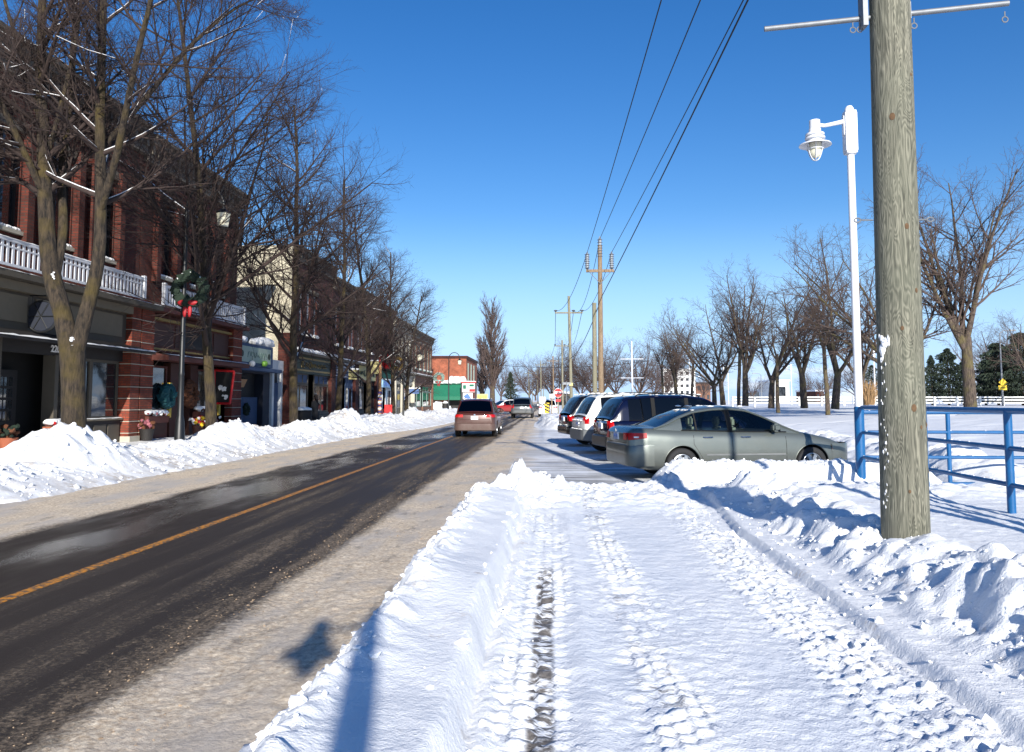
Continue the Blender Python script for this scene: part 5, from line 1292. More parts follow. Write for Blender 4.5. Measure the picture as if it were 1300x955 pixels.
# --- building B : red panelled storefront
def building_b():
    b = thing('brick_shop_building', 'red brick building with rust red shopfront, white balustrade and wreaths by its door', 'building', (0, 0, 0), 0, 'brick shop buildings along the main street')
    y0, y1, H = 29.05, 38.3, 11.7
    wins = [30.9, 33.4, 36.0]
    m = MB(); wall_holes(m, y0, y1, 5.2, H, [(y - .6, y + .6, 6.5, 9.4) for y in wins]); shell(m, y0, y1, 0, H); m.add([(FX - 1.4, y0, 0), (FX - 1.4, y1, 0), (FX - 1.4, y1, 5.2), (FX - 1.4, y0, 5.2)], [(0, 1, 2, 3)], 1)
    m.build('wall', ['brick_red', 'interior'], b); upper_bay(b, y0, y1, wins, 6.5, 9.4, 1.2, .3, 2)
    m = MB(); m.box(FX - .85, FX + .7, y0 + .45, y1, 4.98, 5.16); lg = m.build('ledge', 'wood_red', b); snow_strip(lg, FX - .2, FX + .7, y0 + .45, y1, 5.16, .10, 13)
    balustrade(b, 29.9, 37.9, 5.28, 6.05, FX + .55, 12); cornice(b, y0, y1, H, 1.0, .55, 'stone_dark', True, seed=14)
    for z in (10.1, 10.5):
        m = MB(); m.box(FX, FX + .06, y0, y1, z, z + .09); m.build('string_course', 'brick_dark', b)
    m = MB(); m.box(FX - .6, FX + .12, 29.7, 37.2, 3.5, 4.95); f = m.build('fascia', 'wood_red', b)
    m = MB()
    for k in range(4): m.box(FX + .12, FX + .15, 29.9 + k * 1.85, 31.55 + k * 1.85, 3.72, 4.62)
    m.build('fascia_panel', 'wood_panel', f); m = MB(); m.box(FX + .12, FX + .28, 29.7, 37.2, 4.70, 4.80); m.box(FX + .12, FX + .2, 29.7, 37.2, 3.56, 3.63); m.build('moulding', 'gold', f)
    m = MB(); m.box(FX + .15, FX + .21, 32.2, 34.6, 3.75, 4.45); s_ = m.build('name_board', 'dark_trim', b)
    m = MB(); m.add([(FX + .1, 29.5, 3.45), (FX + 1.0, 29.5, 3.3), (FX + 1.0, 29.5, 3.12), (FX + .1, 29.5, 3.12), (FX + .1, 37.6, 3.45), (FX + 1.0, 37.6, 3.3), (FX + 1.0, 37.6, 3.12), (FX + .1, 37.6, 3.12)], [(0, 1, 2, 3), (4, 7, 6, 5), (0, 4, 5, 1), (1, 5, 6, 2), (2, 6, 7, 3), (3, 7, 4, 0)])
    cnp = m.build('canopy', 'wood_red', b); snow_strip(cnp, FX + .4, FX + 1.02, 29.5, 37.6, 3.33, .06, 18, 'canopy_snow')
    for ya, yb in ((29.8, 31.5), (34.2, 36.3)):
        window(b, ya, yb, 1.15, 2.95, FX, .06, 'wood_red', (1,), (), .08, name='shop_window')
        m = MB(); m.box(FX - .25, FX + .04, ya, yb, .05, 1.14); r_ = m.build('stall_riser', 'wood_red', b); m = MB(); m.box(FX + .04, FX + .06, ya + .15, yb - .15, .25, .9); m.build('riser_panel', 'wood_panel', r_)
        m = MB(); m.box(FX - .05, FX + .10, yb + .02, yb + .2, .9, 2.3); m.build('post', 'yellow_post', b)
    m = MB(); m.box(FX - .3, FX + .02, 31.72, 32.5, 0, 3.1); m.box(FX - .3, FX + .02, 33.5, 34.2, 0, 3.1); m.build('shop_pilaster', 'wood_panel', b)
    m = MB(); m.box(FX - .9, FX - .84, 32.55, 33.45, .1, 2.3); d = m.build('door', 'dark_trim', b); m = MB(); m.box(FX - .84, FX - .833, 32.7, 33.3, .9, 2.1); m.build('door_pane', 'shop_glass', d)
    pier(b, 28.70, 29.62, 0, 4.97, FX + .0, .35, 'brick_pier_sunlit', 11); pier(b, 37.2, 38.3, 0, 4.97, FX + .0, .35, 'brick_pier_sunlit', 11)
building_b()
# --- small siding shop C
def building_c():
    b = thing('small_siding_shop', 'small one-storey navy siding shop with a pale green sign between tall buildings', 'building')
    x = FX - .25; y0, y1, H = 38.35, 43.9, 4.55
    m = MB(); wall_holes(m, y0, y1, 0, H, [(39.0, 42.9, .2, 3.0)], x, .5); shell(m, y0, y1, 0, H, x, 10); m.build('wall', 'navy_siding', b)
    m = MB(); m.box(x - .52, x - .5, 39.0, 42.9, .2, 3.0); m.build('shop_recess', 'dark_trim', b)
    m = MB()
    for k in range(14): m.box(x, x + .02, y0, y1, .25 + k * .22, .27 + k * .22) if k > 12 else None
    for k in range(20): m.box(x - .3, x - .28, 39.05 + k * .19, 39.2 + k * .19, .15, 1.75)
    m.build('fence_panel', 'blue_siding', b)
    m = MB(); m.box(x, x + .22, 38.4, 43.7, 3.35, 4.5); s_ = m.build('sign_board', 'blue_siding', b)
    m = MB(); m.box(x + .22, x + .245, 38.9, 43.3, 3.55, 4.35); p_ = m.build('sign_face', 'sage_light', s_)
    m = MB(); q = random.Random(3)
    for k in range(7):
        y = 39.9 + k * .42; m.tube([(x + .255, y + math.sin(t * 2.6 + k) * .14 + t * .1, 3.8 + .3 * abs(math.sin(t * 1.9 + k * 1.3))) for t in np.linspace(0, 2.2, 9)], .016, 5)
    m.build('script_lettering', 'sage', s_)
    m = MB()
    for y in (39.2, 43.0): m.lathe([(.001, 0), (.16, .0), (.17, .02)], (x + .25, y, 3.95), 16, axis='x')
    m.build('sign_emblem', 'green_sign', s_)
    m = MB(); m.box(x - .1, x + .45, 38.4, 44.6, 3.12, 3.3); m.build('canopy', 'blue_siding', b)
    m = MB()
    for i, (y, r) in enumerate([(39.8, .22), (40.1, .3), (41.8, .28), (42.2, .36), (43.3, .3), (43.7, .42), (44.0, .3), (43.2, .5)]): m.blob((x - .15, y, 4.6 + r * .3), r, i, 2, .2, (1, 1.2, .7))
    m.build('roof_snow', 'snow_plain', b, True, 180)
    # white framed side entry
    y0, y1 = 43.9, 46.55
    m = MB(); m.box(x - 3, x - .4, 43.95, 46.5, 0, 3.9); m.build('side_entry', 'navy_siding', b)
    m = MB(); 
    for y in (43.95, 44.75, 46.2): m.box(x - .4, x - .15, y, y + .3, 0, 3.6)
    m.box(x - .4, x - .12, 43.95, 46.5, 3.3, 3.9); m.build('white_frame', 'white_paint', b)
    m = MB(); m.box(x - .39, x - .3, 45.1, 46.15, .1, 2.6); m.build('door', 'blue_siding', b)
building_c()

def row_building(label, y0, y1, H, brick, sign, signcol, front, glassy, wins, wz=(5.7, 8.2), ww=.85, wincol='white_paint', side0=None, seed=0, back=12, ledge=True, corn='stone_dark', riser='dark_trim', sill=True, lintel='stone_dark'):
    b = thing('brick_shop_building', label, 'building', (0, 0, 0), 0, 'brick shop buildings along the main street')
    m = MB(); holes = [(y - ww / 2, y + ww / 2, wz[0], wz[1]) for y in wins]
    wall_holes(m, y0, y1, 4.4, H, holes); shell(m, y0, y1, 0, H, side0=1 if side0 else 0, back=back)
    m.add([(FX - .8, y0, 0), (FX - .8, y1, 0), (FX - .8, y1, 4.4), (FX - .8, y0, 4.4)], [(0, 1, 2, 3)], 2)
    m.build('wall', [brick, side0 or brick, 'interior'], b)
    for y in wins:
        window(b, y - ww / 2, y + ww / 2, wz[0], wz[1], fm=wincol, mull=(1,), rails=(.5,), fw=.09, sill=.16 if sill else None)
        m = MB(); m.box(FX, FX + .07, y - ww / 2 - .1, y + ww / 2 + .1, wz[1] + .02, wz[1] + .28); m.build('lintel', lintel, b)
    cornice(b, y0, y1, H, .8, .45, corn, True, seed=seed)
    m = MB(); m.box(FX - .6, FX + .1, y0 + .5, y1 - .5, 3.25, 4.38); f = m.build('fascia', sign, b)
    m = MB(); m.box(FX - .1, FX + .5, y0 + .1, y1 - .1, 4.4, 4.55); lg = m.build('ledge', corn, b)
    if ledge: snow_strip(lg, FX - .1, FX + .5, y0 + .1, y1 - .1, 4.55, .11, seed + 3)
    for ya, yb in ((y0, y0 + .5), (y1 - .5, y1)): pier(b, ya + .01, yb - .01, 0, 4.4, FX - .05, .25, brick)
    L_ = y1 - y0; d0 = y0 + L_ * .42; d1 = d0 + 1.3
    for ya, yb in ((y0 + .5, d0), (d1, y1 - .5)):
        window(b, ya, yb, .8, 2.6, FX, .08, front, (2,), (), .09, name='shop_window'); window(b, ya, yb, 2.62, 3.24, FX, .08, front, (3,), (), .07, glass=glassy, name='transom_window')
        m = MB(); m.box(FX - .2, FX + .02, ya, yb, 0, .8); m.build('stall_riser', riser, b)
    m = MB(); m.box(FX - .65, FX - .6, d0 + .15, d1 - .15, .1, 2.3); d = m.build('door', front, b); m = MB(); m.box(FX - .6, FX - .594, d0 + .35, d1 - .35, .7, 2.1); m.build('door_pane', 'shop_glass', d)
    return b, f
def squiggle(par, x, ya, yb, z, h, mat, seed, name='script_lettering', n=7):
    m = MB(); q = random.Random(seed); st = (yb - ya) / n
    for k in range(n):
        y = ya + st * (k + .5); a = q.uniform(0, 3); hh = h * q.choice((.55, .6, 1.0))
        m.tube([(x, y + st * .42 * math.cos(t + a), z + hh * .5 * math.sin(t * q.choice((1, 1, 2)) + a)) for t in np.linspace(0, 4.9, 10)], h * .07, 5)
    m.build(name, mat, par)
b, f = row_building('red brick building with cream painted side wall and dark green gilded sign', 46.6, 55.4, 10.9, 'brick_red', 'green_sign', 'gold', 'stone_dark', 'blue_siding', [48.4, 49.9, 51.4], (5.75, 8.4), .75, side0='brick_cream', seed=21, back=14)
m = MB(); m.box(FX + .1, FX + .13, 47.3, 54.7, 3.4, 3.5); m.box(FX + .1, FX + .13, 47.3, 54.7, 4.15, 4.25); m.build('gilt_border', 'gold', f); squiggle(f, FX + .12, 48.3, 53.8, 3.82, .45, 'gold', 3)
m = MB(); m.box(FX - .75, FX + .03, 46.565, 46.6, 0, 5.6); m.build('corner_brick', 'brick_red', b)
m = MB()
for i, y in enumerate(np.arange(47, 55.2, .45)): m.blob((FX + .35, y, 4.66), .2, i, 1, .3, (1.1, 1.2, .7))
m.build('drift_snow', 'snow_plain', b, True, 180)
b, f = row_building('red brick building with a blue sign in white script', 55.45, 62.2, 10.3, 'brick_dark', 'blue_sign', 'white', 'blue_siding', 'blue_siding', [56.7, 58.2, 60.3, 61.3], (5.6, 8.0), .7, seed=31, riser='purple')
squiggle(f, FX + .12, 56.4, 61.3, 3.85, .75, 'sign_white', 5, n=6)
for z in (3.32, 4.28):
    m = MB(); m.box(FX + .1, FX + .13, 56, 61.7, z, z + .05); m.build('sign_border', 'sign_white', f)
b, f = row_building('red brick building with three close white windows and mossy tan fascia', 62.25, 69.8, 10.5, 'brick_dark', 'tan_sign', 'g', 'dark_trim', 'shop_glass', [63.4, 64.6, 65.8, 67.8], (5.6, 8.1), .72, seed=41)
squiggle(f, FX + .12, 63.2, 68.8, 3.8, .5, 'green_sign', 6)
b, f = row_building('bright red brick building with green fascia and pale blue sign panel', 69.85, 77.2, 10.2, 'brick_red', 'awning_green', 'w', 'white_paint', 'sky_panel', [71.4, 72.8, 75.0, 76.1], (5.6, 8.4), .7, seed=51, riser='red')
m = MB(); m.box(FX + .1, FX + .35, 71.2, 76.2, 2.75, 3.45); p_ = m.build('sign_panel', 'sky_panel', b); 
m = MB()
for k in range(6): m.box(FX + .35, FX + .37, 71.8 + k * .7, 72.15 + k * .7, 2.9, 3.3)
m.build('panel_lettering', 'white_blue', p_); snow_strip(p_, FX + .1, FX + .4, 71.2, 76.2, 3.45, .1, 55, 'panel_snow')
b, f = row_building('pale grey stone fronted building near the end of the row', 77.25, 88.4, 9.7, 'stone', 'stone', 'w', 'stone', 'shop_glass', [78.6, 80.2, 81.8, 84.5, 86.3], (5.5, 8.3), .8, seed=61, riser='stone_dark', corn='stone')
m = MB(); 
for y in (77.4, 80.9, 84.4, 87.9): m.box(FX + .1, FX + .32, y, y + .4, 0, 4.4)
m.build('stone_pilaster', 'stone', b)
squiggle(f, FX + .12, 79.0, 83.0, 3.85, .7, 'stone_dark', 8, 'carved_lettering', 4)
b, f = row_building('brown brick corner building closing the row, with tall grey doors', 88.45, 103.0, 9.5, 'brick_brown', 'brick_brown', 'w', 'sage', 'shop_glass', [90.5, 93.5, 96.5, 99.5, 101.8], (5.2, 8.2), 1.1, seed=71, riser='brick_brown', corn='stone_dark', wincol='sage')

# --- brick pharmacy-like corner building across the side street, green awning
def corner_store():
    b = thing('corner_store', 'orange brick corner store with a long dark green awning at the end of the street', 'building')
    xa, xr_, Y0 = -26.0, at_depth(592, 470, 112)[0], 112.0; H = at_depth(592, 455, 112)[1]
    m = MB(); m.box(xa, xr_, Y0, Y0 + 16, 0, H); m.build('wall', 'brick_orange', b)
    m = MB(); m.box(xa, xr_ + .15, Y0 - .12, Y0 + 16.1, H, H + .35); m.build('parapet', 'brick_dark', b)
    for k in range(3): window(b, 0, 0.001, 0, 0.001) if False else None
    m = MB()
    for k in range(3): m.box(xr_ + .0, xr_ + .06, Y0 + 2 + k * 4.2, Y0 + 3.2 + k * 4.2, 3.2, H - .6)
    m.build('side_window', 'sage_light', b)
    x0, x1 = -19, at_depth(587, 490, 110)[0]; zt, zb = at_depth(560, 486, 110)[1], at_depth(560, 508, 110)[1]
    m = MB(); m.add([(x0, 112, zt), (x1, 112, zt), (x1, 110, zb + .5), (x0, 110, zb + .5), (x0, 110, zb), (x1, 110, zb), (x0, 112, zb), (x1, 112, zb)], [(0, 1, 2, 3), (3, 2, 5, 4), (1, 7, 5, 2), (0, 3, 4, 6), (4, 5, 7, 6)])
    a = m.build('awning', 'awning_green', b)
    m = MB(); q = random.Random(4)
    for k in range(14): m.blob((x0 + (x1 - x0) * (k + .5) / 14, 111.6, zt + .12 + .25 * (k > 9)), .55, k, 2, .2, (1.1, .8, .5 + .5 * (k > 9)))
    m.build('awning_snow', 'snow_plain', a, True, 180)
    xd = at_depth(570, 520, 111.9)[0]; m = MB(); m.box(xd, xd + 1.5, 111.9, 112, .1, 2.4); d = m.build('door', 'dark_trim', b)
    m = MB(); m.box(x0 + .5, x0 + 2.2, 111.93, 112, .3, 1.9); m.build('shop_window', 'shop_glass', b)
corner_store()
def store_signs():
    Y = 109
    def X(p): return at_depth(p, 490, Y)[0]
    def Z(p): return at_depth(590, p, Y)[1]
    s = thing('pylon_sign', 'cluster of red, green and blue lit shop sign boxes at the corner store', 'sign', (X(594), Y, 0))
    x0 = X(594); m = MB()
    for p in (586, 604): m.box(X(p) - x0 - .08, X(p) - x0 + .08, -.1, .1, 0, Z(484))
    m.build('post', 'dark_metal', s)
    m = MB(); m.box(X(587) - x0, X(603) - x0, -.25, .12, Z(498), Z(487)); f = m.build('upper_box', 'sign_white', s)
    m = MB(); m.box(X(596) - x0, X(602) - x0, -.27, -.24, Z(491), Z(488)); m.box(X(588) - x0, X(592) - x0, -.27, -.24, Z(494), Z(489)); m.build('green_mark', 'awning_green', f)
    m = MB(); m.box(X(596) - x0, X(603) - x0, -.28, -.24, Z(497.5), Z(494)); m.build('red_mark', 'red', f)
    m = MB(); m.box(X(588) - x0, X(600) - x0, -.25, .12, Z(508), Z(499)); g = m.build('lower_box', 'sign_white', s)
    m = MB(); m.add([(X(588.5) - x0, -.27, Z(503)), (X(594) - x0, -.27, Z(499.5)), (X(596) - x0, -.27, Z(502)), (X(599) - x0, -.27, Z(507)), (X(592) - x0, -.27, Z(507))], [(0, 1, 2, 3, 4)]); m.build('blue_mark', 'white_blue', g)
    m = MB(); m.box(X(586) - x0, X(604.5) - x0, -.35, .2, Z(486.5), Z(485)); r_ = m.build('cap', 'red', s); 
    m = MB(); [m.blob((X(587 + k * 3) - x0, -.05, Z(484.6)), .22, k, 1, .2, (1.2, 1, .5)) for k in range(6)]; m.build('cap_snow', 'snow_plain', r_, True, 180)
    y_ = thing('banner_sign', 'long yellow lettered sign low beside the corner store', 'sign', (X(610), Y + 3, 0)); x0 = X(610)
    m = MB(); m.box(X(603) - x0, X(617) - x0, -.06, .06, Z(508), Z(500)); f = m.build('board', 'tan_sign', y_)
    m = MB(); [m.box(X(604 + k * 2.5) - x0, X(605.3 + k * 2.5) - x0, -.08, -.05, Z(506.5), Z(502)) for k in range(5)]; m.build('lettering', 'yellow', f)
    m = MB(); [m.box(X(p) - x0 - .05, X(p) - x0 + .05, -.05, .05, 0, Z(508)) for p in (605, 616)]; m.build('post', 'dark_metal', y_)
store_signs()

# --- far buildings
def far_block(name, label, px0, px1, pyt, Y, mat, storeys, bays, glass='shop_glass', cat='building', dep=20, roofmat='roofing'):
    b = thing(name, label, cat); x0, x1 = at_depth(px0, 500, Y)[0], at_depth(px1, 500, Y)[0]; H = at_depth(px0, pyt, Y)[1]
    m = MB(); m.box(x0, x1, Y, Y + dep, 0, H); m.build('wall', mat, b); m = MB(); m.box(x0 - .3, x1 + .3, Y - .3, Y + dep, H, H + .5); m.build('roof', roofmat, b)
    for i in range(storeys):
        for j in range(bays):
            w_ = (x1 - x0) / bays; h_ = (H - 1) / storeys; xa = x0 + w_ * (j + .25); za = 1 + h_ * (i + .28)
            m = MB(); m.box(xa, xa + w_ * .5, Y - .06, Y + .02, za, za + h_ * .45); m.build('window', 'shop_glass', b)
    return b
far_block('apartment_block', 'white apartment block seen through bare trees beyond the lot', 842, 883, 470, 300, 'white_paint', 5, 6, roofmat='white_paint')
far_block('silo_building', 'white windowless block behind the forked trees', 984, 1002, 484, 260, 'white_paint', 1, 1, roofmat='snow_far')
far_block('brick_block', 'low brown brick block right of the white apartments', 884, 902, 487, 310, 'brick_brown', 2, 3)
far_block('waterfront_house', 'low distant house with pale roof beneath the cloud bank', 962, 980, 498, 280, 'stone', 1, 4, roofmat='snow_far')
far_block('red_house', 'small distant red house between the right-hand trees', 1036, 1046, 497, 250, 'brick_red', 1, 2, roofmat='snow_far')
far_block('roadside_shed', 'low distant grey shed at the end of the road', 706, 724, 500, 190, 'stone_dark', 1, 3, roofmat='snow_far')
x0, x1 = at_depth(940, 500, 240)[0], at_depth(1120, 500, 240)[0]
m = MB(); m.box(x0, x1, 200, 240, -.5, .95)
o = m.build('grass_field', plain('grass_dull', srgb(120, 132, 84), .9), None); o['kind'] = 'structure'
# ================================================================== poles, wires, lamps, fences, signs
def pole(name, label, x, y, zb, ztop, r0, r1, mat, group=None, lean=(0, 0)):
    b = thing(name, label, 'utility pole', (x, y, zb), 0, group); h = ztop - zb; m = MB(); n = 14
    m.tube([(lean[0] * k / n, lean[1] * k / n, -.3 + (h + .3) * k / n) for k in range(n + 1)], [r0 + (r1 - r0) * k / n for k in range(n + 1)], 40 if r0 > .17 else 14); m.build('shaft', mat, b, True, 40); return b
PX_, PY_ = 3.165, 7.42
p1 = pole('utility_pole', 'thick weathered wooden utility pole standing in the snow at right foreground', PX_, PY_, .18, 9.6, .205, .155, 'pole_green', None, (.06, 0))
# galvanised cross bar at 5.2 m
m = MB(); zc = 5.02; m.tube([(-1.06, .10, zc - .02), (0, .0 - .19, zc + .0), ], .0, 4) if False else None
m.tube([(-1.10, .13, zc - .03), (1.06, -.11, zc + .05)], .026, 14); br = m.build('cross_bar', 'galv', p1, True, 50)
m = MB(); m.box(-.235, -.19, -.06, .06, zc - .1, zc + .25); m.box(.14, .19, -.09, .03, zc - .06, zc + .1); m.build('bracket', 'galv', br)
for x in (-.30, .24, -.24, 1.02):
    m = MB(); zz = zc - .03; n = 14; m.tube([(x, 0 - x * .11, zz), (x, -x * .11, zz - .05)], .006, 6); m.tube([(x + .026 * math.sin(a), -x * .11, zz - .075 + .026 * math.cos(a)) for a in np.linspace(0, 6.28, n)], .006, 6); m.build('eye_bolt', 'galv', br, True)
for s in (-1, 1):
    m = MB(); z = 3.08; m.tube([(s * .19, 0, z), (s * .30, 0, z)], .007, 6); m.tube([(s * .33 + .03 * math.cos(a), 0, z + .02 * math.sin(a)) for a in np.linspace(0, 6.28, 12)], .007, 6); m.build('eye_bolt', 'galv', p1, True)
# knots on the side facing the street camera
q = random.Random(5)
for z, a, r in ((.78, -.25, .022), (.62, -1.75, .014), (1.2, -.6, .024), (1.32, -.15, .02), (1.35, -1.45, .03), (2.05, -.4, .02), (2.06, -1.85, .018), (2.98, -1.5, .024), (4.0, -2.0, .03), (2.4, -1.1, .02), (4.4, -.9, .016), (1.18, -1.1, .016)):
    rr = .205 + (.155 - .205) * (z + .3) / 9.7; lx = .06 * z / 9.4; m = MB(); V = []; n = 14
    for k in range(n): t = 2 * math.pi * k / n; aa = a + r * math.cos(t) * .8 / rr; V.append((lx + (rr + .003) * math.cos(aa), (rr + .003) * math.sin(aa), z + r * 1.15 * math.sin(t)))
    V.append((lx + (rr + .010) * math.cos(a), (rr + .010) * math.sin(a), z)); m.add(V, [(k, (k + 1) % n, n) for k in range(n)]); m.build('knot', 'knot', p1, True, 180)
# wind-packed snow stuck on the shaded left side
m = MB(); 
for i in range(60):
    z = 2.0 - abs(q.gauss(0, .1)) if i < 26 else q.uniform(.45, 1.9); rr = .205 - .0052 * z; a = math.pi * 1.12 + q.gauss(0, .11 if i >= 26 else .13)
    s_ = q.uniform(.012, .034) if i < 26 else q.uniform(.005, .013); lx = .0064 * z; m.blob((lx + rr * math.cos(a), rr * math.sin(a), z), s_, i, 1, .4, (.35, 1, 1.5))
m.build('stuck_snow', 'snow_plain', p1, True, 180)['kind'] = 'stuff'
# top cross-arm (above the picture) that carries the wires
m = MB(); m.box(-1.15, .95, -.06, .06, 8.75, 8.87); a1 = m.build('cross_arm', 'pole_grey', p1)

def insulator(par, x, y, z, h=.5, up=True, mat='grey_ceramic'):
    m = MB(); prof = [(.02, 0)]
    for k in range(7): zz = .06 + (h - .14) * k / 7; prof += [(.09, zz), (.15, zz + .02), (.09, zz + .05)]
    prof += [(.03, h - .05), (.012, h)]; m.lathe(prof, (x, y, z), 14); return m.build('insulator', mat, par, True, 50)
x2, z2 = at_depth(761.5, 312, 41); z2t = at_depth(760, 302, 41)[1]
p2 = pole('utility_pole', 'tall brown utility pole with three grey insulators rising behind the parked wagons', x2, 41, .1, z2, .15, .11, 'pole_brown', 'utility poles along the right side of the road')
m = MB(); zA = at_depth(762, 344, 41)[1] - .1; m.box(-.72, .72, -.06, .06, zA - .07, zA + .07); m.build('cross_arm', 'pole_brown', p2)
m = MB(); m.tube([(-.6, -.08, zA), (0, -.14, zA - .7)], .02, 6); m.tube([(.6, -.08, zA), (0, -.14, zA - .7)], .02, 6); m.build('brace', 'galv', p2)
for dx, zz in ((-.66, zA + .07), (.60, zA + .07)): insulator(p2, dx, 0, zz, .95)
insulator(p2, .0, -.02, z2 - .1 - .75 + .1, 1.15)
p2b = pole('utility_pole', 'shorter grey stub pole strapped close to the tall brown one', x2 - .30, 41.2, .1, at_depth(757, 384, 41)[1], .13, .11, 'pole_grey', 'utility poles along the right side of the road')
def far_pole(label, pxb, pxt, pyt, Y, arm, mat='pole_grey', armz=.6, r=.14):
    x, z = at_depth(pxb, 505, Y); xt, zt = at_depth(pxt, pyt, Y)
    b = pole('utility_pole', label, x, Y, .1, zt, r, r * .75, mat, 'utility poles along the right side of the road', (xt - x, 0))
    if arm:
        m = MB(); m.box(xt - x - arm, xt - x + arm, -.06, .06, zt - .1 - armz - .06, zt - .1 - armz + .06); a = m.build('cross_arm', mat, b)
        for k in (-1, .35, 1): insulator(a, xt - x + arm * k * .95, 0, zt - .1 - armz + .06, .22)
    return b, (xt, Y, zt)
P3, T3 = far_pole('grey utility pole with a long flat cross-arm, second along the row', 726, 722, 376, 66, 1.15, armz=1.4)
P4, T4 = far_pole('utility pole third along the row, just right of the stop sign', 714.5, 713.5, 432, 110, 1.0, 'pole_grey', .8, .15)
P5, T5 = far_pole('thin utility pole directly behind the stop sign', 703, 702, 452, 140, 1.0, 'pole_brown', .9, .14)
for lab, pb, pt, py, Y in (('slim far utility pole left of the hazard marker', 687, 686.5, 458, 165), ('far utility pole next to the leftmost one', 683, 682, 468, 200), ('leftmost thin far utility pole above the grey minivan', 672, 671, 470, 210), ('faint farthest utility pole in the gap of the road', 676, 676, 482, 280), ('far utility pole standing right behind the white road sign', 690, 690, 476, 230)):
    far_pole(lab, pb, pt, py, Y, 1.1, 'pole_grey', .9, .13)

def wire(label, a, b, sag, r=.012, n=26, group='overhead power lines', name='power_line'):
    m = MB(); a = Vector(a); b = Vector(b)
    m.tube([tuple(a + (b - a) * (k / n) - Vector((0, 0, 4 * sag * (k / n) * (1 - k / n)))) for k in range(n + 1)], r, 5)
    return tag(m.build(name, 'wire', None, True), label, 'power line', group)
def through(px, py, end, Y0):
    """far end of a span that starts at end and passes the sight line (px,py) near depth 15.7"""
    x, z = at_depth(px, py, 15.7); e = Vector(end); p = Vector((x, 15.7, z)); k = (Y0 - e.y) / (p.y - e.y); return tuple(e + (p - e) * k)
w1 = (x2 - .66, 41, zA + 1.05); w2 = (x2, 41, z2 + .35); w3 = (x2 + .60, 41, zA + 1.05); w4 = (x2 + .1, 41, zA - 1.2)
ends = []
for (px, py, e, lab) in ((838, 0, w1, 'leftmost power line sweeping up out of the top of the picture'), (887, 0, w2, 'middle power line sweeping up from the top of the brown pole'), (941, 0, w3, 'upper one of the two close power lines on the right'), (947, 0, w4, 'lower heavier cable of the two close ones on the right')):
    s = through(px, py, e, 7.7); wire(lab, s, e, .12, .014 if e is not w4 else .02)
wire('left line between the brown pole and the flat-armed grey pole', w1, (T3[0] - 1.1, 66, T3[2] - 1.2), .9, .016)
wire('middle line between the brown pole and the flat-armed grey pole', w2, (T3[0] + .4, 66, T3[2] - 1.2), 1.4, .016)
wire('right line between the brown pole and the flat-armed grey pole', w3, (T3[0] + 1.1, 66, T3[2] - 1.2), .9, .016)
wire('low cable between the brown pole and the flat-armed grey pole', w4, (T3[0] + .1, 66, T3[2] - 5.2), .6, .022)
for dx, sg, lab in ((-1.1, 1.2, 'left'), (.4, 1.5, 'middle'), (1.1, 1.2, 'right')):
    wire('%s line between the flat-armed grey pole and the next pole beyond' % lab, (T3[0] + dx, 66, T3[2] - 1.2), (T4[0] + dx * .9, 110, T4[2] - .6), sg, .022)
    wire('%s line between the two farther poles by the stop sign' % lab, (T4[0] + dx * .9, 110, T4[2] - .6), (T5[0] + dx * .9, 140, T5[2] - .7), .6, .025)
a = at_depth(600, 466, 120); b_ = at_depth(790, 456, 120)
wire('long cable crossing the road high behind the poles', (a[0], 120, at_depth(600, 460, 120)[1]), (b_[0] + 4, 120, at_depth(790, 458, 120)[1]), .9, .035)

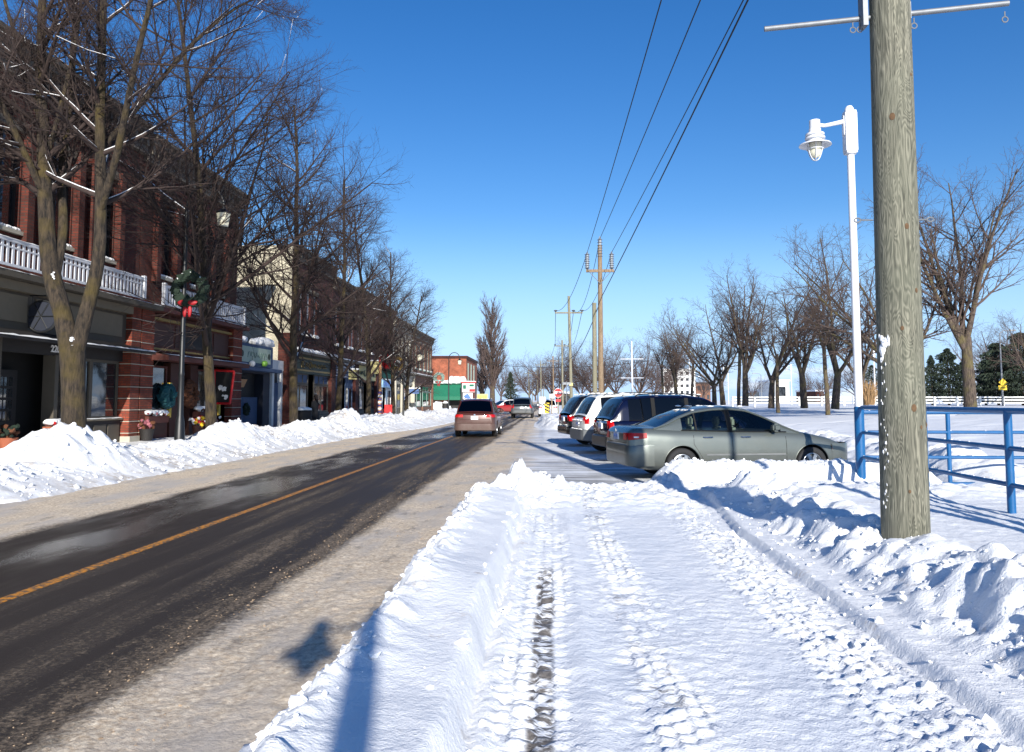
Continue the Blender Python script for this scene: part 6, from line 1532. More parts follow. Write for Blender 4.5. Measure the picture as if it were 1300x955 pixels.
# --- white lamp posts with a caged lantern on an arm
def white_lamp(label, x, y, zb, H, group, blue=None, yaw=0.0):
    b = thing('lamp_post', label, 'lamp post', (x, y, zb), yaw, group); m = MB()
    m.tube([(0, 0, -.3), (0, 0, H * .35), (0, 0, H - .86)], [.074, .070, .064], 24); m.build('post', 'white_metal', b, True, 50)
    if blue: m = MB(); m.tube([(0, 0, -.3), (0, 0, blue)], .084, 24); m.build('blue_sleeve', 'blue_metal', b, True, 50)
    m = MB(); bmq = bmesh.new(); bmesh.ops.create_cube(bmq, size=1); bmesh.ops.bevel(bmq, geom=bmq.edges[:], offset=.05, segments=2, affect='EDGES')
    m.add([(v.co.x * .21, v.co.y * .21, H - .47 + v.co.z * .80) for v in bmq.verts], [[v.index for v in f.verts] for f in bmq.faces]); bmq.free()
    m.lathe([(.10, H - .88), (.10, H - .84), (.08, H - .84)], n=20); hb = m.build('control_box', 'white_metal', b, True, 35)
    m = MB(); m.lathe([(.085, H - .07), (.08, H - .02), (.05, H + .03), (.001, H + .045)], n=18); m.build('cap', 'white_metal', hb, True)
    m = MB(); m.box(-.125, -.105, -.05, .05, H - .52, H - .16); m.tube([(-.11, 0, H - .26), (-.35, 0, H - .31), (-.46, 0, H - .33)], [.045, .038, .034], 12); m.build('arm', 'white_metal', b, True, 50)
    lx, lz = -.64, H - .28; K = 1.08
    m = MB(); m.lathe([(.001, .045), (.09, .045), (.09, -.1), (.10, -.11), (.10, -.16), (.155, -.19), (.155, -.22), (.13, -.225), (.13, -.25), (.165, -.255), (.165, -.28), (.12, -.285), (.12, -.32), (.26, -.375), (.27, -.395), (.11, -.35)], n=32, caps=False); m.v = [(vx * K + lx, vy * K, vz * K + lz) for vx, vy, vz in m.v]
    ln = m.build('lantern', 'white_metal', b, True, 30)
    m = MB(); m.tube([(-.46, 0, H - .33), (lx, 0, lz - .03)], .036, 10); m.build('neck', 'white_metal', ln, True)
    m = MB(); m.lathe([(.095, -.34), (.105, -.42), (.10, -.52), (.07, -.59), (.001, -.62)], n=24, caps=False); m.v = [(vx * K + lx, vy * K, vz * K + lz) for vx, vy, vz in m.v]; m.build('globe', 'lantern_glass', ln, True, 180)
    m = MB()
    for k in range(3):
        a0 = math.pi * k / 3 + .3; m.tube([(lx + K * math.cos(a0) * .135 * math.cos(t), K * math.sin(a0) * .135 * math.cos(t), lz - K * (.37 + .29 * math.sin(t))) for t in np.linspace(0, math.pi, 15)], .008, 6)
    m.tube([(lx + K * .138 * math.cos(t), K * .138 * math.sin(t), lz - K * .46) for t in np.linspace(0, 2 * math.pi, 24)], .008, 6); m.build('cage', 'white_metal', ln, True)
    return b
LG = 'white lamp posts with caged lanterns'
lx_, lz_ = at_depth(1093, 598, 14.75); zt_ = at_depth(1086, 137, 14.75)[1]
LP = white_lamp('tall white lamp post with blue base at the corner of the blue railing', lx_, 14.75, .2, zt_ - .2, LG, 1.28)
for px, py, Y, lab in ((1109, 444, 82, 'distant white lamp post in front of the dry ornamental grass'), (1004, 462, 112, 'distant white lamp post before the white windowless block'), (924, 464, 118, 'distant white lamp post behind the sedan roof line')):
    x, z = at_depth(px, py, Y); c = copy_tree(LP); c['label'] = lab; c.location = (x, Y, z - (zt_ - .2))
    for ch in list(c.children):
        if ch.name.startswith('blue_sleeve'): bpy.data.objects.remove(ch)
# two unseen lamps placed from shadows in view; the rear one reshaped to fit
for (x, y, lab) in ((.70, -4.9, 'shorter white lamp post standing behind the photographer'), (5.63, 5.2, 'white lamp post beside the blue railing, out of the picture to the right')):
    c = copy_tree(LP); c['label'] = lab; c.location = (x, y, .2); c.scale = (.60, .60, .62) if y < 0 else (1, 1, 1)
    if y < 0:
        for ch in c.children:
            if ch.name.startswith('post'): ch.scale = (2.1, 2.1, 1)  # post thickened to widen its cast shadow
    for ch in list(c.children):
        if ch.name.startswith('blue_sleeve'): bpy.data.objects.remove(ch)

# --- blue pipe railing
def railing(label, pts, ztop, rails, posts, pr=.045, rr=.035):
    b = thing('pipe_railing', label, 'railing', (pts[0][0], pts[0][1], 0), 0, 'blue pipe railings'); ox, oy = pts[0]
    for i, zz in enumerate(rails):
        m = MB(); m.tube([(x - ox, y - oy, zz) for x, y in pts], rr * (1.25 if i == 0 else 1), 12); r_ = m.build('rail', 'blue_metal', b, True, 60)
        if i < 3:
            mm_ = MB(); n = 60; q = random.Random(i + len(pts))
            for k in range(n):
                t = q.random(); s_ = t * (len(pts) - 1); j = min(int(s_), len(pts) - 2); u = s_ - j; x = pts[j][0] + (pts[j + 1][0] - pts[j][0]) * u - ox; y = pts[j][1] + (pts[j + 1][1] - pts[j][1]) * u - oy
                if q.random() < .35: mm_.blob((x, y, zz + rr * 1.05), q.uniform(.008, .02), k, 1, .3, (1, 2, .5))
            if mm_.v: mm_.build('frost', 'snow_plain', r_, True, 180)
    for (x, y, zb) in posts:
        m = MB(); m.tube([(x - ox, y - oy, zb - .3), (x - ox, y - oy, ztop)], pr, 14); m.build('post', 'blue_metal', b, True, 60)
RX = lx_ + .0
railing('blue pipe railing running toward the camera from the white lamp post', [(RX, 14.6), (5.56, 12.2), (5.52, 9.95), (5.5, 7.5), (5.5, 3.0)], 1.47, (1.47, 1.02, .58), [(5.56, 12.26, .1), (5.52, 9.98, .2), (5.5, 7.6, .2), (5.5, 5.2, .2)], .048, .030)
railing('farther blue pipe railing crossing to the right behind the near one', [(RX, 14.85), (7.16, 14.85), (9.6, 14.85), (13, 14.85)], 1.35, (1.38, 1.02, .57, .10), [(7.16, 14.85, .0), (9.6, 14.85, 0), (12.0, 14.85, 0)], .038, .03)

# --- white rail fence across the lawn
def rail_fence():
    b = thing('rail_fence', 'long low white rail fence crossing the snowy lawn behind the trees', 'fence'); Y = 86
    x0, x1 = at_depth(930, 510, Y)[0], at_depth(1420, 510, Y)[0]; zb = at_depth(1200, 516, Y)[1]; n = int((x1 - x0) / 2.25); pm = [ ]
    for k in range(n + 1):
        x = x0 + (x1 - x0) * k / n; m = MB(); m.box(x - .09, x + .09, Y - .09, Y + .09, zb - .4, zb + 1.02); m.build('post', 'white_paint', b)
    for z in (.38, .68, .95): m = MB(); m.box(x0, x1, Y + .092, Y + .14, zb + z - .07, zb + z + .07); m.build('rail', 'white_paint', b)
rail_fence()
# --- white masts with cross-spars
def mast(label, px, pyt, Y, spars, wspar):
    x, z = at_depth(px, pyt, Y); b = thing('flag_mast', label, 'mast', (x, Y, 0), 0, 'white masts with cross-spars'); m = MB(); m.tube([(0, 0, 0), (0, 0, z * .6), (0, 0, z)], [.16, .12, .06], 12); m.build('pole', 'white_metal', b, True)
    for py in spars: m = MB(); zz = at_depth(px, py, Y)[1]; m.tube([(-wspar, -.12, zz), (wspar, -.12, zz)], .055, 8); m.build('spar', 'white_metal', b, True)
mast('white mast with two cross-spars standing clear beyond the white wagon', 802, 433, 113, (456, 480), 1.6)
mast('white mast with one low cross-spar in front of the apartment block', 875, 454, 118, (478,), 1.7)
# --- street lights far right
def cobra(label, px, pyt, Y, right=1):
    x, z = at_depth(px, pyt, Y); b = thing('street_light', label, 'street light', (x, Y, 0), 0, 'tall grey street lights'); m = MB(); m.tube([(0, 0, 0), (0, 0, z - .2)], [.11, .06], 10); m.build('pole', 'galv', b, True)
    m = MB(); m.tube([(0, 0, z - .2), (.3 * right, 0, z + .05), (1.2 * right, 0, z + .12)], .04, 8); m.box(1.0 * right, 1.6 * right, -.12, .12, z + .04, z + .18); m.build('lamp_arm', 'galv', b, True)
cobra('grey street light rising above the yellow warning sign', 1269, 421, 84); cobra('distant grey street light behind the bent park tree', 1086, 462, 140, -1)
cobra('distant grey street light right of the park trees', 966, 475, 150, -1)
x, z = at_depth(1273, 487, 83); s = thing('warning_sign', 'yellow diamond warning sign with a tab, beyond the white rail fence', 'sign', (x, 83, 0)); m = MB(); m.tube([(0, 0, .5), (0, 0, z + .3)], .04, 8); m.build('post', 'galv', s)
m = MB(); c = z + .1; m.add([(0, -.06, c - .42), (.42, -.06, c), (0, -.06, c + .42), (-.42, -.06, c), (0, -.03, c - .42), (.42, -.03, c), (0, -.03, c + .42), (-.42, -.03, c)], [(0, 1, 2, 3), (7, 6, 5, 4), (0, 4, 5, 1), (1, 5, 6, 2), (2, 6, 7, 3), (3, 7, 4, 0)]); m.build('sign_face', 'yellow', s)
m = MB(); m.box(-.45, .35, -.065, -.03, c - .75, c - .3); f = m.build('sign_tab', 'yellow', s); m = MB(); m.box(-.3, .2, -.07, -.06, c - .56, c - .5); m.build('sign_mark', 'sign_black', f)

# --- road signs by the junction
def disc(m, n, r, y0, y1, zc, rot, mi=0):
    V = [(r * math.cos(rot + 2 * math.pi * k / n), y0, zc + r * math.sin(rot + 2 * math.pi * k / n)) for k in range(n)] + [(r * math.cos(rot + 2 * math.pi * k / n), y1, zc + r * math.sin(rot + 2 * math.pi * k / n)) for k in range(n)]
    m.add(V, [tuple(range(n)), tuple(reversed(range(n, 2 * n)))] + [(k, k + n, (k + 1) % n + n, (k + 1) % n) for k in range(n)], mi)
Ys = 66; x, z = at_depth(708.5, 499, Ys); s = thing('stop_sign', 'red octagonal stop sign on a wooden post by the side road', 'sign', (x, Ys, 0)); m = MB(); m.box(-.05, .05, .02, .12, 0, z + .3); m.build('post', 'pole_grey', s)
m = MB(); disc(m, 8, .37, -.012, .0, z, math.pi / 8); f = m.build('sign_face', 'red', s); m = MB(); disc(m, 8, .395, -.004, .02, z, math.pi / 8); m.build('sign_rim', 'sign_white', f)
text_mesh('stop_lettering', 'STOP', .27, 'sign_white', f, (0, -.018, z), (R(90), 0, 0), .003, .012)
m = MB(); m.box(-.2, .2, -.01, .01, z - .72, z - .52); m.build('lower_plate', 'red', s)
x, z = at_depth(700.5, 503, 64); s = thing('direction_sign', 'small white rectangular sign left of the stop sign', 'sign', (x, 64, 0)); m = MB(); m.box(-.05, .05, .01, .08, 0, z + .2); m.build('post', 'pole_brown', s); m = MB(); m.box(-.2, .2, -.015, .01, z - .17, z + .17); f = m.build('sign_face', 'sign_white', s); m = MB(); m.box(-.12, .12, -.02, -.012, z - .02, z + .02); m.build('sign_mark', 'sign_black', f)
x, z = at_depth(688.5, 509, 72); s = thing('route_sign', 'white shield shaped road sign left of the striped marker', 'sign', (x, 72, 0)); m = MB(); m.box(-.04, .04, .02, .1, 0, z); m.build('post', 'galv', s)
m = MB(); m.add([(-.27, 0, z + .36), (.27, 0, z + .36), (.27, 0, z - .2), (0, 0, z - .36), (-.27, 0, z - .2), (-.27, .02, z + .36), (.27, .02, z + .36), (.27, .02, z - .2), (0, .02, z - .36), (-.27, .02, z - .2)], [(0, 1, 2, 3, 4), (9, 8, 7, 6, 5), (0, 5, 6, 1), (1, 6, 7, 2), (2, 7, 8, 3), (3, 8, 9, 4), (4, 9, 5, 0)]); m.build('sign_face', 'sign_white', s)
x, z = at_depth(694.3, 518, 50); s = thing('hazard_marker', 'yellow and black striped hazard marker standing in the roadside snow', 'sign', (x, 50, 0)); m = MB(); m.box(-.03, .03, .015, .07, 0, z); m.build('post', 'galv', s)
m = MB(); m.box(-.15, .15, -.01, .012, z - .32, z + .32); f = m.build('sign_face', 'yellow', s)
for k in range(3): m = MB(); zz = z - .24 + k * .2; m.add([(-.15, -.016, zz + .12), (.15, -.016, zz - .03), (.15, -.016, zz + .07), (-.15, -.016, zz + .22 if k < 2 else zz + .2)], [(0, 1, 2, 3)]); m.build('stripe', 'sign_black', f)
x, z = at_depth(719, 487, 64); s = thing('street_name_sign', 'pale street name plate high beside the grey pole', 'sign', (x, 64, 0)); m = MB(); m.tube([(0, 0, 0), (0, 0, z + .2)], .03, 8); m.build('post', 'galv', s); m = MB(); m.box(-.35, .35, -.01, .01, z - .09, z + .09); m.build('sign_face', 'galv', s)
x, z = at_depth(725, 488, 65.6); tag_ = thing('pole_notice', 'small pale notice fixed to the flat-armed grey pole', 'notice', (x, 65.8, z)); m = MB(); m.box(-.16, .16, -.02, 0, -.12, .12); m.build('notice_face', 'tan_sign', tag_)

# ================================================================== left pavement furniture
def goose_lamp(label, x, y, H, group, side=1):
    b = thing('street_lamp', label, 'street lamp', (x, y, .1), 0, group); m = MB(); m.lathe([(.20, 0), (.20, .25), (.15, .32), (.12, .9), (.10, 1.0), (.085, 1.05), (.075, 2.2), (.085, 2.25), (.07, 2.3), (.055, H - .8), (.05, H)], n=18); m.build('post', 'lamp_pole_black', b, True, 40)
    m = MB(); m.tube([(0, 0, H - .02)] + [(side * (.55 - .55 * math.cos(t)), 0, H + .62 * math.sin(t)) for t in np.linspace(0.05, math.pi * .97, 16)], .035, 8); m.tube([(side * .0, 0, H - .5), (side * .25, 0, H + .1), (side * .45, 0, H + .35)], .016, 6); m.build('arm', 'lamp_pole_black', b, True)
    m = MB(); cx = side * 1.09; m.lathe([(.05, H + .02), (.07, H - .06), (.22, H - .16), (.22, H - .19)], (cx, 0, 0), 8); ln = m.build('lantern_frame', 'lamp_pole_black', b, False); m = MB(); m.lathe([(.15, H - .58), (.10, H - .62), (.001, H - .66)], (cx, 0, 0), 8); m.build('lantern_base', 'lamp_pole_black', ln)
    m = MB(); m.lathe([(.205, H - .19), (.145, H - .58)], (cx, 0, 0), 8); m.build('lantern_glass', 'lantern_glass', ln)
    return b
SG = 'black gooseneck street lamps on the left pavement'
def xy(px, Y): return at_depth(px, 520, Y)[0]
H1 = at_depth(250, 268, 22.2)[1]
G1 = goose_lamp('black gooseneck street lamp nearest on the left pavement, a wreath high on its post', xy(229, 22.2), 22.2, H1, SG)
def gl(label, px, pyt, Y): c = copy_tree(G1); c['label'] = label; z = at_depth(px, pyt, Y)[1]; c.location = (xy(px, Y), Y, .1 + (z - H1 - .7) * 1.0); return c
gl('black gooseneck street lamp before the stone front near the end of the row', 512, 436, 54)
gl('black gooseneck street lamp in front of the green awning', 569.5, 448, 80)
def wreath(name, label, x, y, z, r, mat, bow=True, group=None, axis='y', tube=.2, snow=True, bowmat='bow_red'):
    b = thing(name, label, 'wreath', (x, y, z), 0, group); m = MB(); q = random.Random(int(r * 1000 + y))
    for k in range(46):
        t = 2 * math.pi * k / 46; rr = r + q.uniform(-.04, .04) * r * 2
        c = (rr * math.cos(t), q.uniform(-.03, .03), rr * math.sin(t)) if axis == 'y' else (q.uniform(-.03, .03), rr * math.cos(t), rr * math.sin(t)); m.blob(c, tube * r * 2.2 * q.uniform(.6, 1), k, 1, .45)
    m.build('greenery', mat, b)
    if snow:
        m = MB()
        for k in range(9):
            t = q.uniform(.2, 2.9); c = ((r) * math.cos(t), -.05, (r + tube * r) * math.sin(t)) if axis == 'y' else (.05, r * math.cos(t), (r + tube * r) * math.sin(t)); m.blob(c, tube * r * q.uniform(.3, .7), k, 1, .4)
        m.build('wreath_snow', 'snow_plain', b, True, 180)
    if bow:
        m = MB(); dd = (0, -.12) if axis == 'y' else (.12, 0)
        for s in (-1, 1):
            for (a, z_, sc) in ((.35, -r, .24), (.18, -r - .38 * r * 1.6, .2)):
                c = (dd[0] + s * a * r, dd[1], z_) if axis == 'y' else (dd[0], dd[1] + s * a * r, z_); m.blob(c, r * sc * 1.25, 3, 2, .12, (1.2, .5, .7) if z_ == -r else (.6, .4, 1.8))
        m.build('bow', bowmat, b, True, 60)
    return b
x_, z_ = at_depth(243, 368, 22.2); wreath('lamp_wreath', 'snow flecked evergreen wreath with red bow high on the nearest black lamp', x_, 22.1, z_, .40, 'wreath_green')
x_, z_ = at_depth(557.5, 480, 80); wreath('lamp_wreath', 'pale wreath with red bow in front of the orange brick wall', x_, 79.8, z_, .42, 'sage')
x_, z_ = at_depth(492, 458, 54); w_ = wreath('lamp_wreath', 'bright red and lime hanging decoration over the pavement', x_, 53.8, z_, .38, 'red', False, tube=.22)
x_, z_ = at_depth(506, 462, 55); wreath('lamp_wreath', 'golden hanging decoration right beside the red and lime one', x_, 54.6, z_, .36, 'gold', False, tube=.2, snow=False)
def at_front(px, py, x=FX):
    d = cf + cr * ((px - CX) / FPX) - cu * ((py - CY) / FPX); t = x / d.x; return d.y * t, EYE + d.z * t
y_, z_ = at_front(212, 503, FX + .12); wreath('door_wreath', 'teal wreath hanging left of the rust red shop door', FX + .14, y_, z_, .33, 'teal', False, axis='x', tube=.3, snow=False)
y_, z_ = at_front(240, 500, FX + .12); wreath('door_wreath', 'rusty brown leaf wreath hanging right of the rust red shop door', FX + .14, y_, z_, .38, 'wreath_brown', False, axis='x', tube=.3, snow=False)
y_, z_ = at_front(314, 520, FX - .4); wreath('door_wreath', 'small dark wreath on the blue slatted panel of the siding shop', FX - .45, y_, z_, .22, 'wreath_green', False, axis='x', tube=.25, snow=False)
# hanging round dark sign on building A
y_, z_ = at_front(53, 402, FX + .5); s = thing('hanging_sign', 'dark blue round wheel-shaped sign hanging over the taupe shopfront', 'sign', (FX + .5, y_, z_)); m = MB(); V = []
m.lathe([(.001, -.04), (.42, -.04), (.47, 0), (.42, .04), (.001, .04)], (0, 0, 0), 28, axis='y'); d_ = m.build('disc', 'navy_siding', s, True, 30)
m = MB(); m.tube([(.46 * math.cos(t), 0, .46 * math.sin(t)) for t in np.linspace(0, 6.283, 29)], .035, 6); 
for k in range(6): a = k * math.pi / 3; m.tube([(0, -.05, 0), (.42 * math.cos(a), -.05, .42 * math.sin(a))], .018, 5)
m.build('rim', 'dark_metal', s, True); m = MB(); m.tube([(-.5, 0, .62), (.4, 0, .62)], .02, 6); m.tube([(-.3, 0, .62), (-.3, 0, .36)], .01, 5); m.tube([(.3, 0, .62), (.3, 0, .36)], .01, 5); m.build('bracket', 'dark_metal', s)
# red framed hanging sign beside B
y_, z_ = at_front(285, 492, FX + .8); s = thing('framed_sign', 'slanted red-framed picture board on the brick pier of the rust red shop', 'sign', (FX + .75, y_, z_)); m = MB()
pts = [(-.42, 0, -.72), (.32, 0, -.72), (.48, 0, .72), (-.42, 0, .78)]
for i in range(4): m.tube([pts[i], pts[(i + 1) % 4]], .055, 6)
m.build('frame', 'red', s); m = MB(); m.add([(p[0] * .96, .02, p[2] * .96) for p in pts] + [(p[0] * .96, .05, p[2] * .96) for p in pts], [(0, 1, 2, 3), (7, 6, 5, 4)]); pn = m.build('board', 'sign_black', s)
m = MB(); [m.blob((q.uniform(-.25, .25), .0, q.uniform(-.5, .1)), q.uniform(.05, .12), k, 1, .4, (1, .1, 1)) for k in range(9)]; m.build('picture', 'sign_white', pn)
# flower boxes, planters, ornaments
def flower_box(label, px, py, wy, box='wood_red', flowers=('sign_white', 'pink', 'wreath_brown'), x=FX + .3):
    y_, z_ = at_front(px, py, x); b = thing('flower_box', label, 'flower box', (x, y_, z_), 0, 'snowy flower boxes under the shop windows'); m = MB(); m.add([(-.16, -wy, 0), (.16, -wy, 0), (.2, -wy, .26), (-.16, -wy, .26), (-.16, wy, 0), (.16, wy, 0), (.2, wy, .26), (-.16, wy, .26)], [(0, 1, 2, 3), (7, 6, 5, 4), (0, 4, 5, 1), (1, 5, 6, 2), (2, 6, 7, 3), (3, 7, 4, 0)]); m.build('box', box, b)
    for i, f in enumerate(flowers):
        m = MB(); [m.blob((q.uniform(-.12, .2), q.uniform(-wy, wy), .3 + q.uniform(0, .12)), q.uniform(.04, .08), k + i, 1, .4) for k in range(14)]; m.build('flowers', f, b)
    m = MB(); [m.blob((.02, -wy * .8 + k * wy * 1.6 / 5, .40), .16, k, 2, .2, (1.2, 1.4, .6)) for k in range(6)]; m.build('snow_cap', 'snow_plain', b, True, 180)
flower_box('snow-capped flower box under the left window of the rust red shop', 196, 537, .8)
flower_box('snow-capped flower box under the right window of the rust red shop', 258, 530, .7)
flower_box('flower box with white and red blooms in the taupe shop window', 73, 552, .5, 'terracotta', ('sign_white', 'red', 'pink'))
def planter(label, px, py, x, col, fl, r=.25, cat='planter'):
    y_, z_ = at_front(px, py, x); b = thing('planter', label, cat, (x, y_, .12), 0, 'planters and tubs by the shop doors'); m = MB(); m.lathe([(r * .7, 0), (r * .95, .35), (r, .42), (r * .85, .42)], n=16); m.build('pot', col, b, True, 30)
    for i, f in enumerate(fl): m = MB(); [m.blob((q.uniform(-r, r), q.uniform(-r, r), .45 + q.uniform(0, .3)), q.uniform(.05, .1), k, 1, .4) for k in range(10)]; m.build('foliage', f, b)
planter('terracotta pot of dried flowers left of the dark taupe doorway', 10, 560, FX + .2, 'terracotta', ('wreath_brown', 'wreath_green'), .26)
planter('tub of red and white ornaments right of the rust red shop door', 252, 545, FX + .7, 'wood_panel', ('red', 'sign_white', 'yellow'), .28)
planter('dark pot with pink flowers beside the tub of ornaments', 268, 550, FX + 1.1, 'dark_trim', ('pink', 'sign_white', 'wreath_green'), .28)
planter('wine coloured tub below the left window of the rust red shop', 186, 560, FX + .6, 'dark_trim', ('pink', 'wreath_brown'), .26)
y_, z_ = at_front(308, 486, FX); b = thing('hanging_basket', 'half-round woven basket hanging on the navy siding shop', 'basket', (FX - .5 + .3, y_, z_)); m = MB(); m.add([(0, -.5, .18), (.25, -.5, .18), (.25, .5, .18), (0, .5, .18), (0, -.3, -.22), (.15, -.3, -.22), (.15, .3, -.22), (0, .3, -.22)], [(0, 1, 2, 3), (7, 6, 5, 4), (0, 4, 5, 1), (1, 5, 6, 2), (2, 6, 7, 3), (3, 7, 4, 0)]); m.build('basket_body', 'basket', b); m = MB(); [m.blob((.12, -.4 + .1 * k, .2), .07, k, 1, .4) for k in range(9)]; m.build('moss', 'wreath_green', b)
for px, mt, lab in ((303, 'awning_green', 'dark green ball ornament, left of the three under the pale green sign'), (320, 'sign_white', 'white ball ornament, middle of the three under the pale green sign'), (336, 'yellow', 'lime ball ornament, right of the three under the pale green sign')):
    y_, z_ = at_front(px, 462, FX + .1); b = thing('ball_ornament', lab, 'ornament', (FX + .1, y_, z_), 0, 'ball ornaments under the canopy'); m = MB(); m.blob((0, 0, 0), .17, 3, 2, .04); m.build('ball', mt if mt != 'yellow' else plain('lime', srgb(104, 150, 56), .5), b, True, 180); m = MB(); m.tube([(0, 0, .2), (0, 0, .42)], .012, 5); m.build('hook', 'dark_metal', b)
# bins, bench, person
def bin_(label, px, Y, r=.32, h=.95, col='dark_trim'):
    x = xy(px, Y); b = thing('litter_bin', label, 'bin', (x, Y, .1), 0, 'dark litter bins'); m = MB(); m.lathe([(r * .9, 0), (r, .06), (r, h - .08), (r * 1.06, h - .05), (r * 1.06, h)], n=20); m.build('drum', col, b, True, 30); m = MB(); m.lathe([(r * 1.0, h), (r * .95, h + .09), (r * .5, h + .16), (.001, h + .18)], n=20); m.build('snow_cap', 'snow_plain', b, True, 180)
bin_('dark litter bin with a snow cap beside the tree before the green gilded sign', 385, 38.6, .42, 1.0); bin_('black litter bin standing beneath the green awning', 565, 100, .38, 1.1)
x = xy(404, 41.5); b = thing('park_bench', 'pale slatted bench on the pavement in front of the person in black', 'bench', (x, 41.5, .12)); m = MB(); [m.box(-.2 + k * .12, -.1 + k * .12, -.8, .8, .42, .46) for k in range(4)]; m.build('seat', 'stone_dark', b); m = MB(); [m.box(.30, .34, -.8, .8, .5 + k * .13, .59 + k * .13) for k in range(3)]; m.build('backrest', 'stone_dark', b)
for y in (-.7, .7): m = MB(); m.box(-.18, .34, y - .03, y + .03, 0, .42); m.build('leg', 'dark_metal', b)

def person():
    x = xy(400, 43.4); b = thing('person', 'person in a long black coat with long dark hair standing by the shop window', 'person', (x, 43.4, .12), R(70))
    V = [(0, 0, .98), (0, 0, 1.15), (0, .0, 1.36), (0, 0, 1.47), (0, .01, 1.54), (0, .02, 1.66),
         (.17, 0, 1.40), (.24, .01, 1.14), (.22, .07, .90), (.21, .09, .82), (-.17, 0, 1.40), (-.24, .01, 1.14), (-.22, .07, .90), (-.21, .09, .82),
         (.09, 0, .92), (.10, .01, .50), (.10, 0, .09), (.11, .12, .04), (-.09, 0, .92), (-.10, .01, .50), (-.10, 0, .09), (-.11, .12, .04)]
    E_ = [(0, 1), (1, 2), (2, 3), (3, 4), (4, 5), (2, 6), (6, 7), (7, 8), (8, 9), (2, 10), (10, 11), (11, 12), (12, 13), (0, 14), (14, 15), (15, 16), (16, 17), (0, 18), (18, 19), (19, 20), (20, 21)]
    rad = [.14, .13, .15, .06, .062, .088, .06, .046, .034, .03, .06, .046, .034, .03, .09, .06, .045, .04, .09, .06, .045, .04]
    me = bpy.data.meshes.new('body'); me.from_pydata(V, E_, []); o = bpy.data.objects.new('body', me); COL.objects.link(o); o.parent = b; me.materials.append(MATS['skin'])
    md = o.modifiers.new('s', 'SKIN'); md.use_smooth_shade = True
    for i, r_ in enumerate(rad): me.skin_vertices[0].data[i].radius = (r_, r_ * .85); 
    me.skin_vertices[0].data[0].use_root = True
    sd_ = o.modifiers.new('d', 'SUBSURF'); sd_.levels = 2; sd_.render_levels = 2
    bpy.context.view_layer.update(); nm = bpy.data.meshes.new_from_object(o.evaluated_get(bpy.context.evaluated_depsgraph_get())); o.modifiers.clear(); o.data = nm; nm.name = 'body'
    m = MB(); prof = [(.25, .28), (.235, .6), (.19, .95), (.17, 1.1), (.20, 1.3), (.17, 1.42), (.09, 1.48)]; m.lathe(prof, n=20, caps=False); m.v = [(vx * 1.05, vy * .72, vz) for vx, vy, vz in m.v]
    for s in (1, -1): m.tube([(s * .16, 0, 1.41), (s * .225, .0, 1.28), (s * .255, .01, 1.13), (s * .235, .06, .94), (s * .225, .08, .88)], [.085, .078, .066, .055, .055], 12)
    m.build('coat', 'coat_black', b, True, 60)
    m = MB(); m.blob((0, -.03, 1.69), .112, 1, 3, .02, (.95, 1, 1.05)); m.tube([(0, -.06, 1.68), (0, -.09, 1.5), (0, -.10, 1.32)], [.10, .10, .05], 10); m.build('hair', 'hair', b, True, 180)
    for s in (1, -1): m = MB(); m.tube([(s * .10, -.05, .06), (s * .105, .16, .045)], [.055, .045], 8); m.tube([(s * .10, 0, .05), (s * .10, 0, .34)], [.06, .07], 10); m.build('boot', 'coat_black', b, True)
person()
# barber-like striped post and orange pole near the green fascia shop
Yb = 50; x = xy(482, Yb); b = thing('striped_post', 'tall slim orange pole wrapped in purple and white bands at its foot', 'post', (x, Yb, .1)); m = MB(); zt = at_depth(482, 462, Yb)[1]; m.tube([(0, 0, 0), (0, 0, zt)], .10, 12); m.build('pole', 'basket', b, True)
for k in range(9): m = MB(); m.lathe([(.12, .3 + k * .2), (.125, .42 + k * .2)], n=12); m.build('band', 'purple' if k % 2 == 0 else 'sign_white', b)
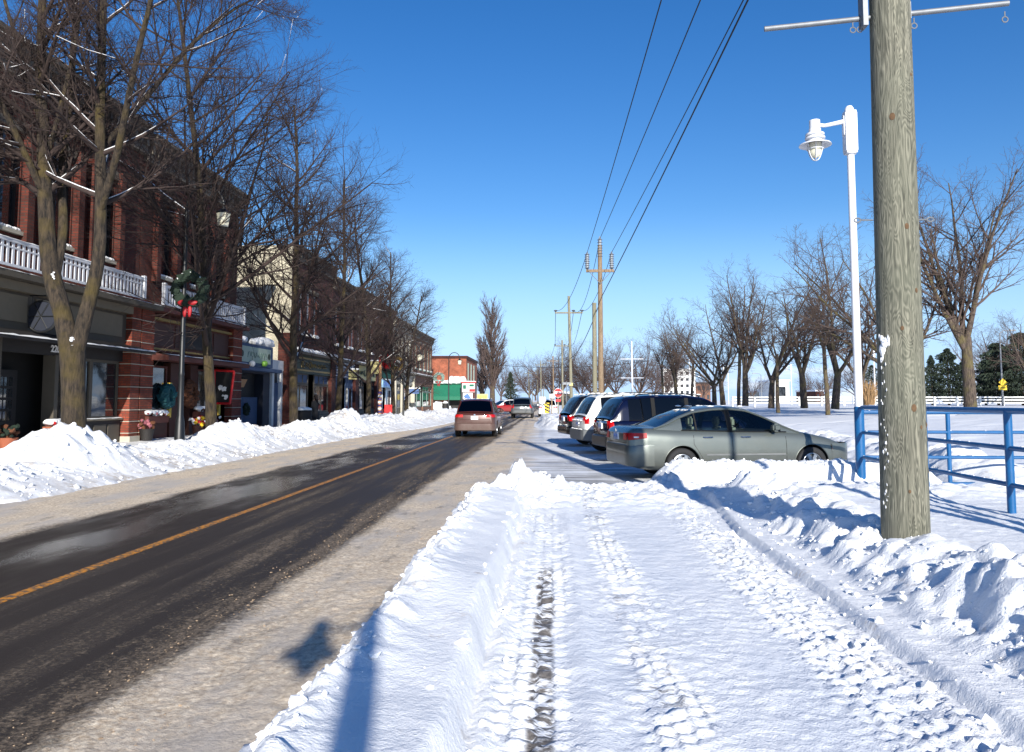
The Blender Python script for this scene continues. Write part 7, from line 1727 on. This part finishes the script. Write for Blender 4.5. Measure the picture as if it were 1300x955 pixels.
# hanging board signs projecting from shops
for (px, py, hw_, hh, mt, lab) in ((474, 467, .55, .5, 'tan_sign', 'square tan snow-capped sign projecting from the mossy fascia shop'), (448, 476, .3, .34, 'tan_sign', 'tan green projecting sign next to the blue script sign'), (526, 497, .5, .25, 'blue_sign', 'small blue and red projecting sign before the pale stone front')):
    Y, z_ = at_front(px, py, FX + 1.0); b = thing('projecting_sign', lab, 'sign', (FX + 1.0, Y, z_), 0, 'signs projecting over the pavement'); m = MB(); m.box(-hw_, hw_, -.05, .05, -hh, hh); m.build('board', mt, b); m = MB(); m.tube([(-1.0, 0, hh + .08), (hw_, 0, hh + .08)], .02, 6); m.build('bracket', 'dark_metal', b)
    m = MB(); [m.blob((-hw_ + k * hw_ * .4, 0, hh + .08), .13, k, 1, .2, (1.2, 1, .6)) for k in range(6)]; m.build('snow_cap', 'snow_plain', b, True, 180)
x = xy(492, 51.5); b = thing('red_chair', 'red chair standing outside the green fascia shop', 'chair', (x, 51.5, .3)); m = MB(); m.box(-.25, .25, -.25, .25, .42, .47); m.build('seat', 'red', b); m = MB(); m.box(-.25, .25, .22, .26, .5, 1.0); m.build('backrest', 'red', b)
for sx_ in (-1, 1):
    for sy_ in (-1, 1): m = MB(); m.box(sx_ * .22 - .02, sx_ * .22 + .02, sy_ * .22 - .02, sy_ * .22 + .02, 0, .42); m.build('leg', 'red', b)
# snow-laden shrubs at the orange wall
x = xy(557, 104); b = thing('snowy_shrub', 'round shrub loaded with snow in front of the orange brick wall', 'shrub', (x, 104, .1)); m = MB(); [m.blob((q.gauss(0, .55), q.gauss(0, .3), .8 + q.gauss(0, .4)), q.uniform(.15, .4), k, 2, .25) for k in range(26)]; m.build('snow_load', 'snow_plain', b, True, 180); m = MB(); [m.tube([(0, 0, 0), (q.gauss(0, .3), q.gauss(0, .2), .6), (q.gauss(0, .7), q.gauss(0, .3), 1.5)], [.03, .02, .008], 5) for k in range(20)]; m.build('stems', 'twig', b)
# dry ornamental grass beside the far lamp
x, z = at_depth(1104, 514, 60); b = thing('ornamental_grass', 'clump of dry tan ornamental grass behind the blue railing', 'grass clump', (x, 60, z)); m = MB()
for k in range(260):
    a = q.uniform(0, 6.28); l = q.uniform(.7, 2.0); sp_ = q.uniform(.05, 1.1); r0 = q.uniform(0, .3); c_ = math.cos(a); s_ = math.sin(a); p0 = (r0 * c_, r0 * s_, 0); p1_ = (c_ * (r0 + sp_ * .4), s_ * (r0 + sp_ * .4), l * .7); p2_ = (c_ * (r0 + sp_), s_ * (r0 + sp_), l); w__ = .014
    m.add([(p0[0] - w__, p0[1], p0[2]), (p0[0] + w__, p0[1], p0[2]), (p1_[0] + w__, p1_[1], p1_[2]), (p1_[0] - w__, p1_[1], p1_[2]), p2_], [(0, 1, 2, 3), (3, 2, 4)])
m.build('blades', 'dry_grass', b)
bpy.context.view_layer.update()
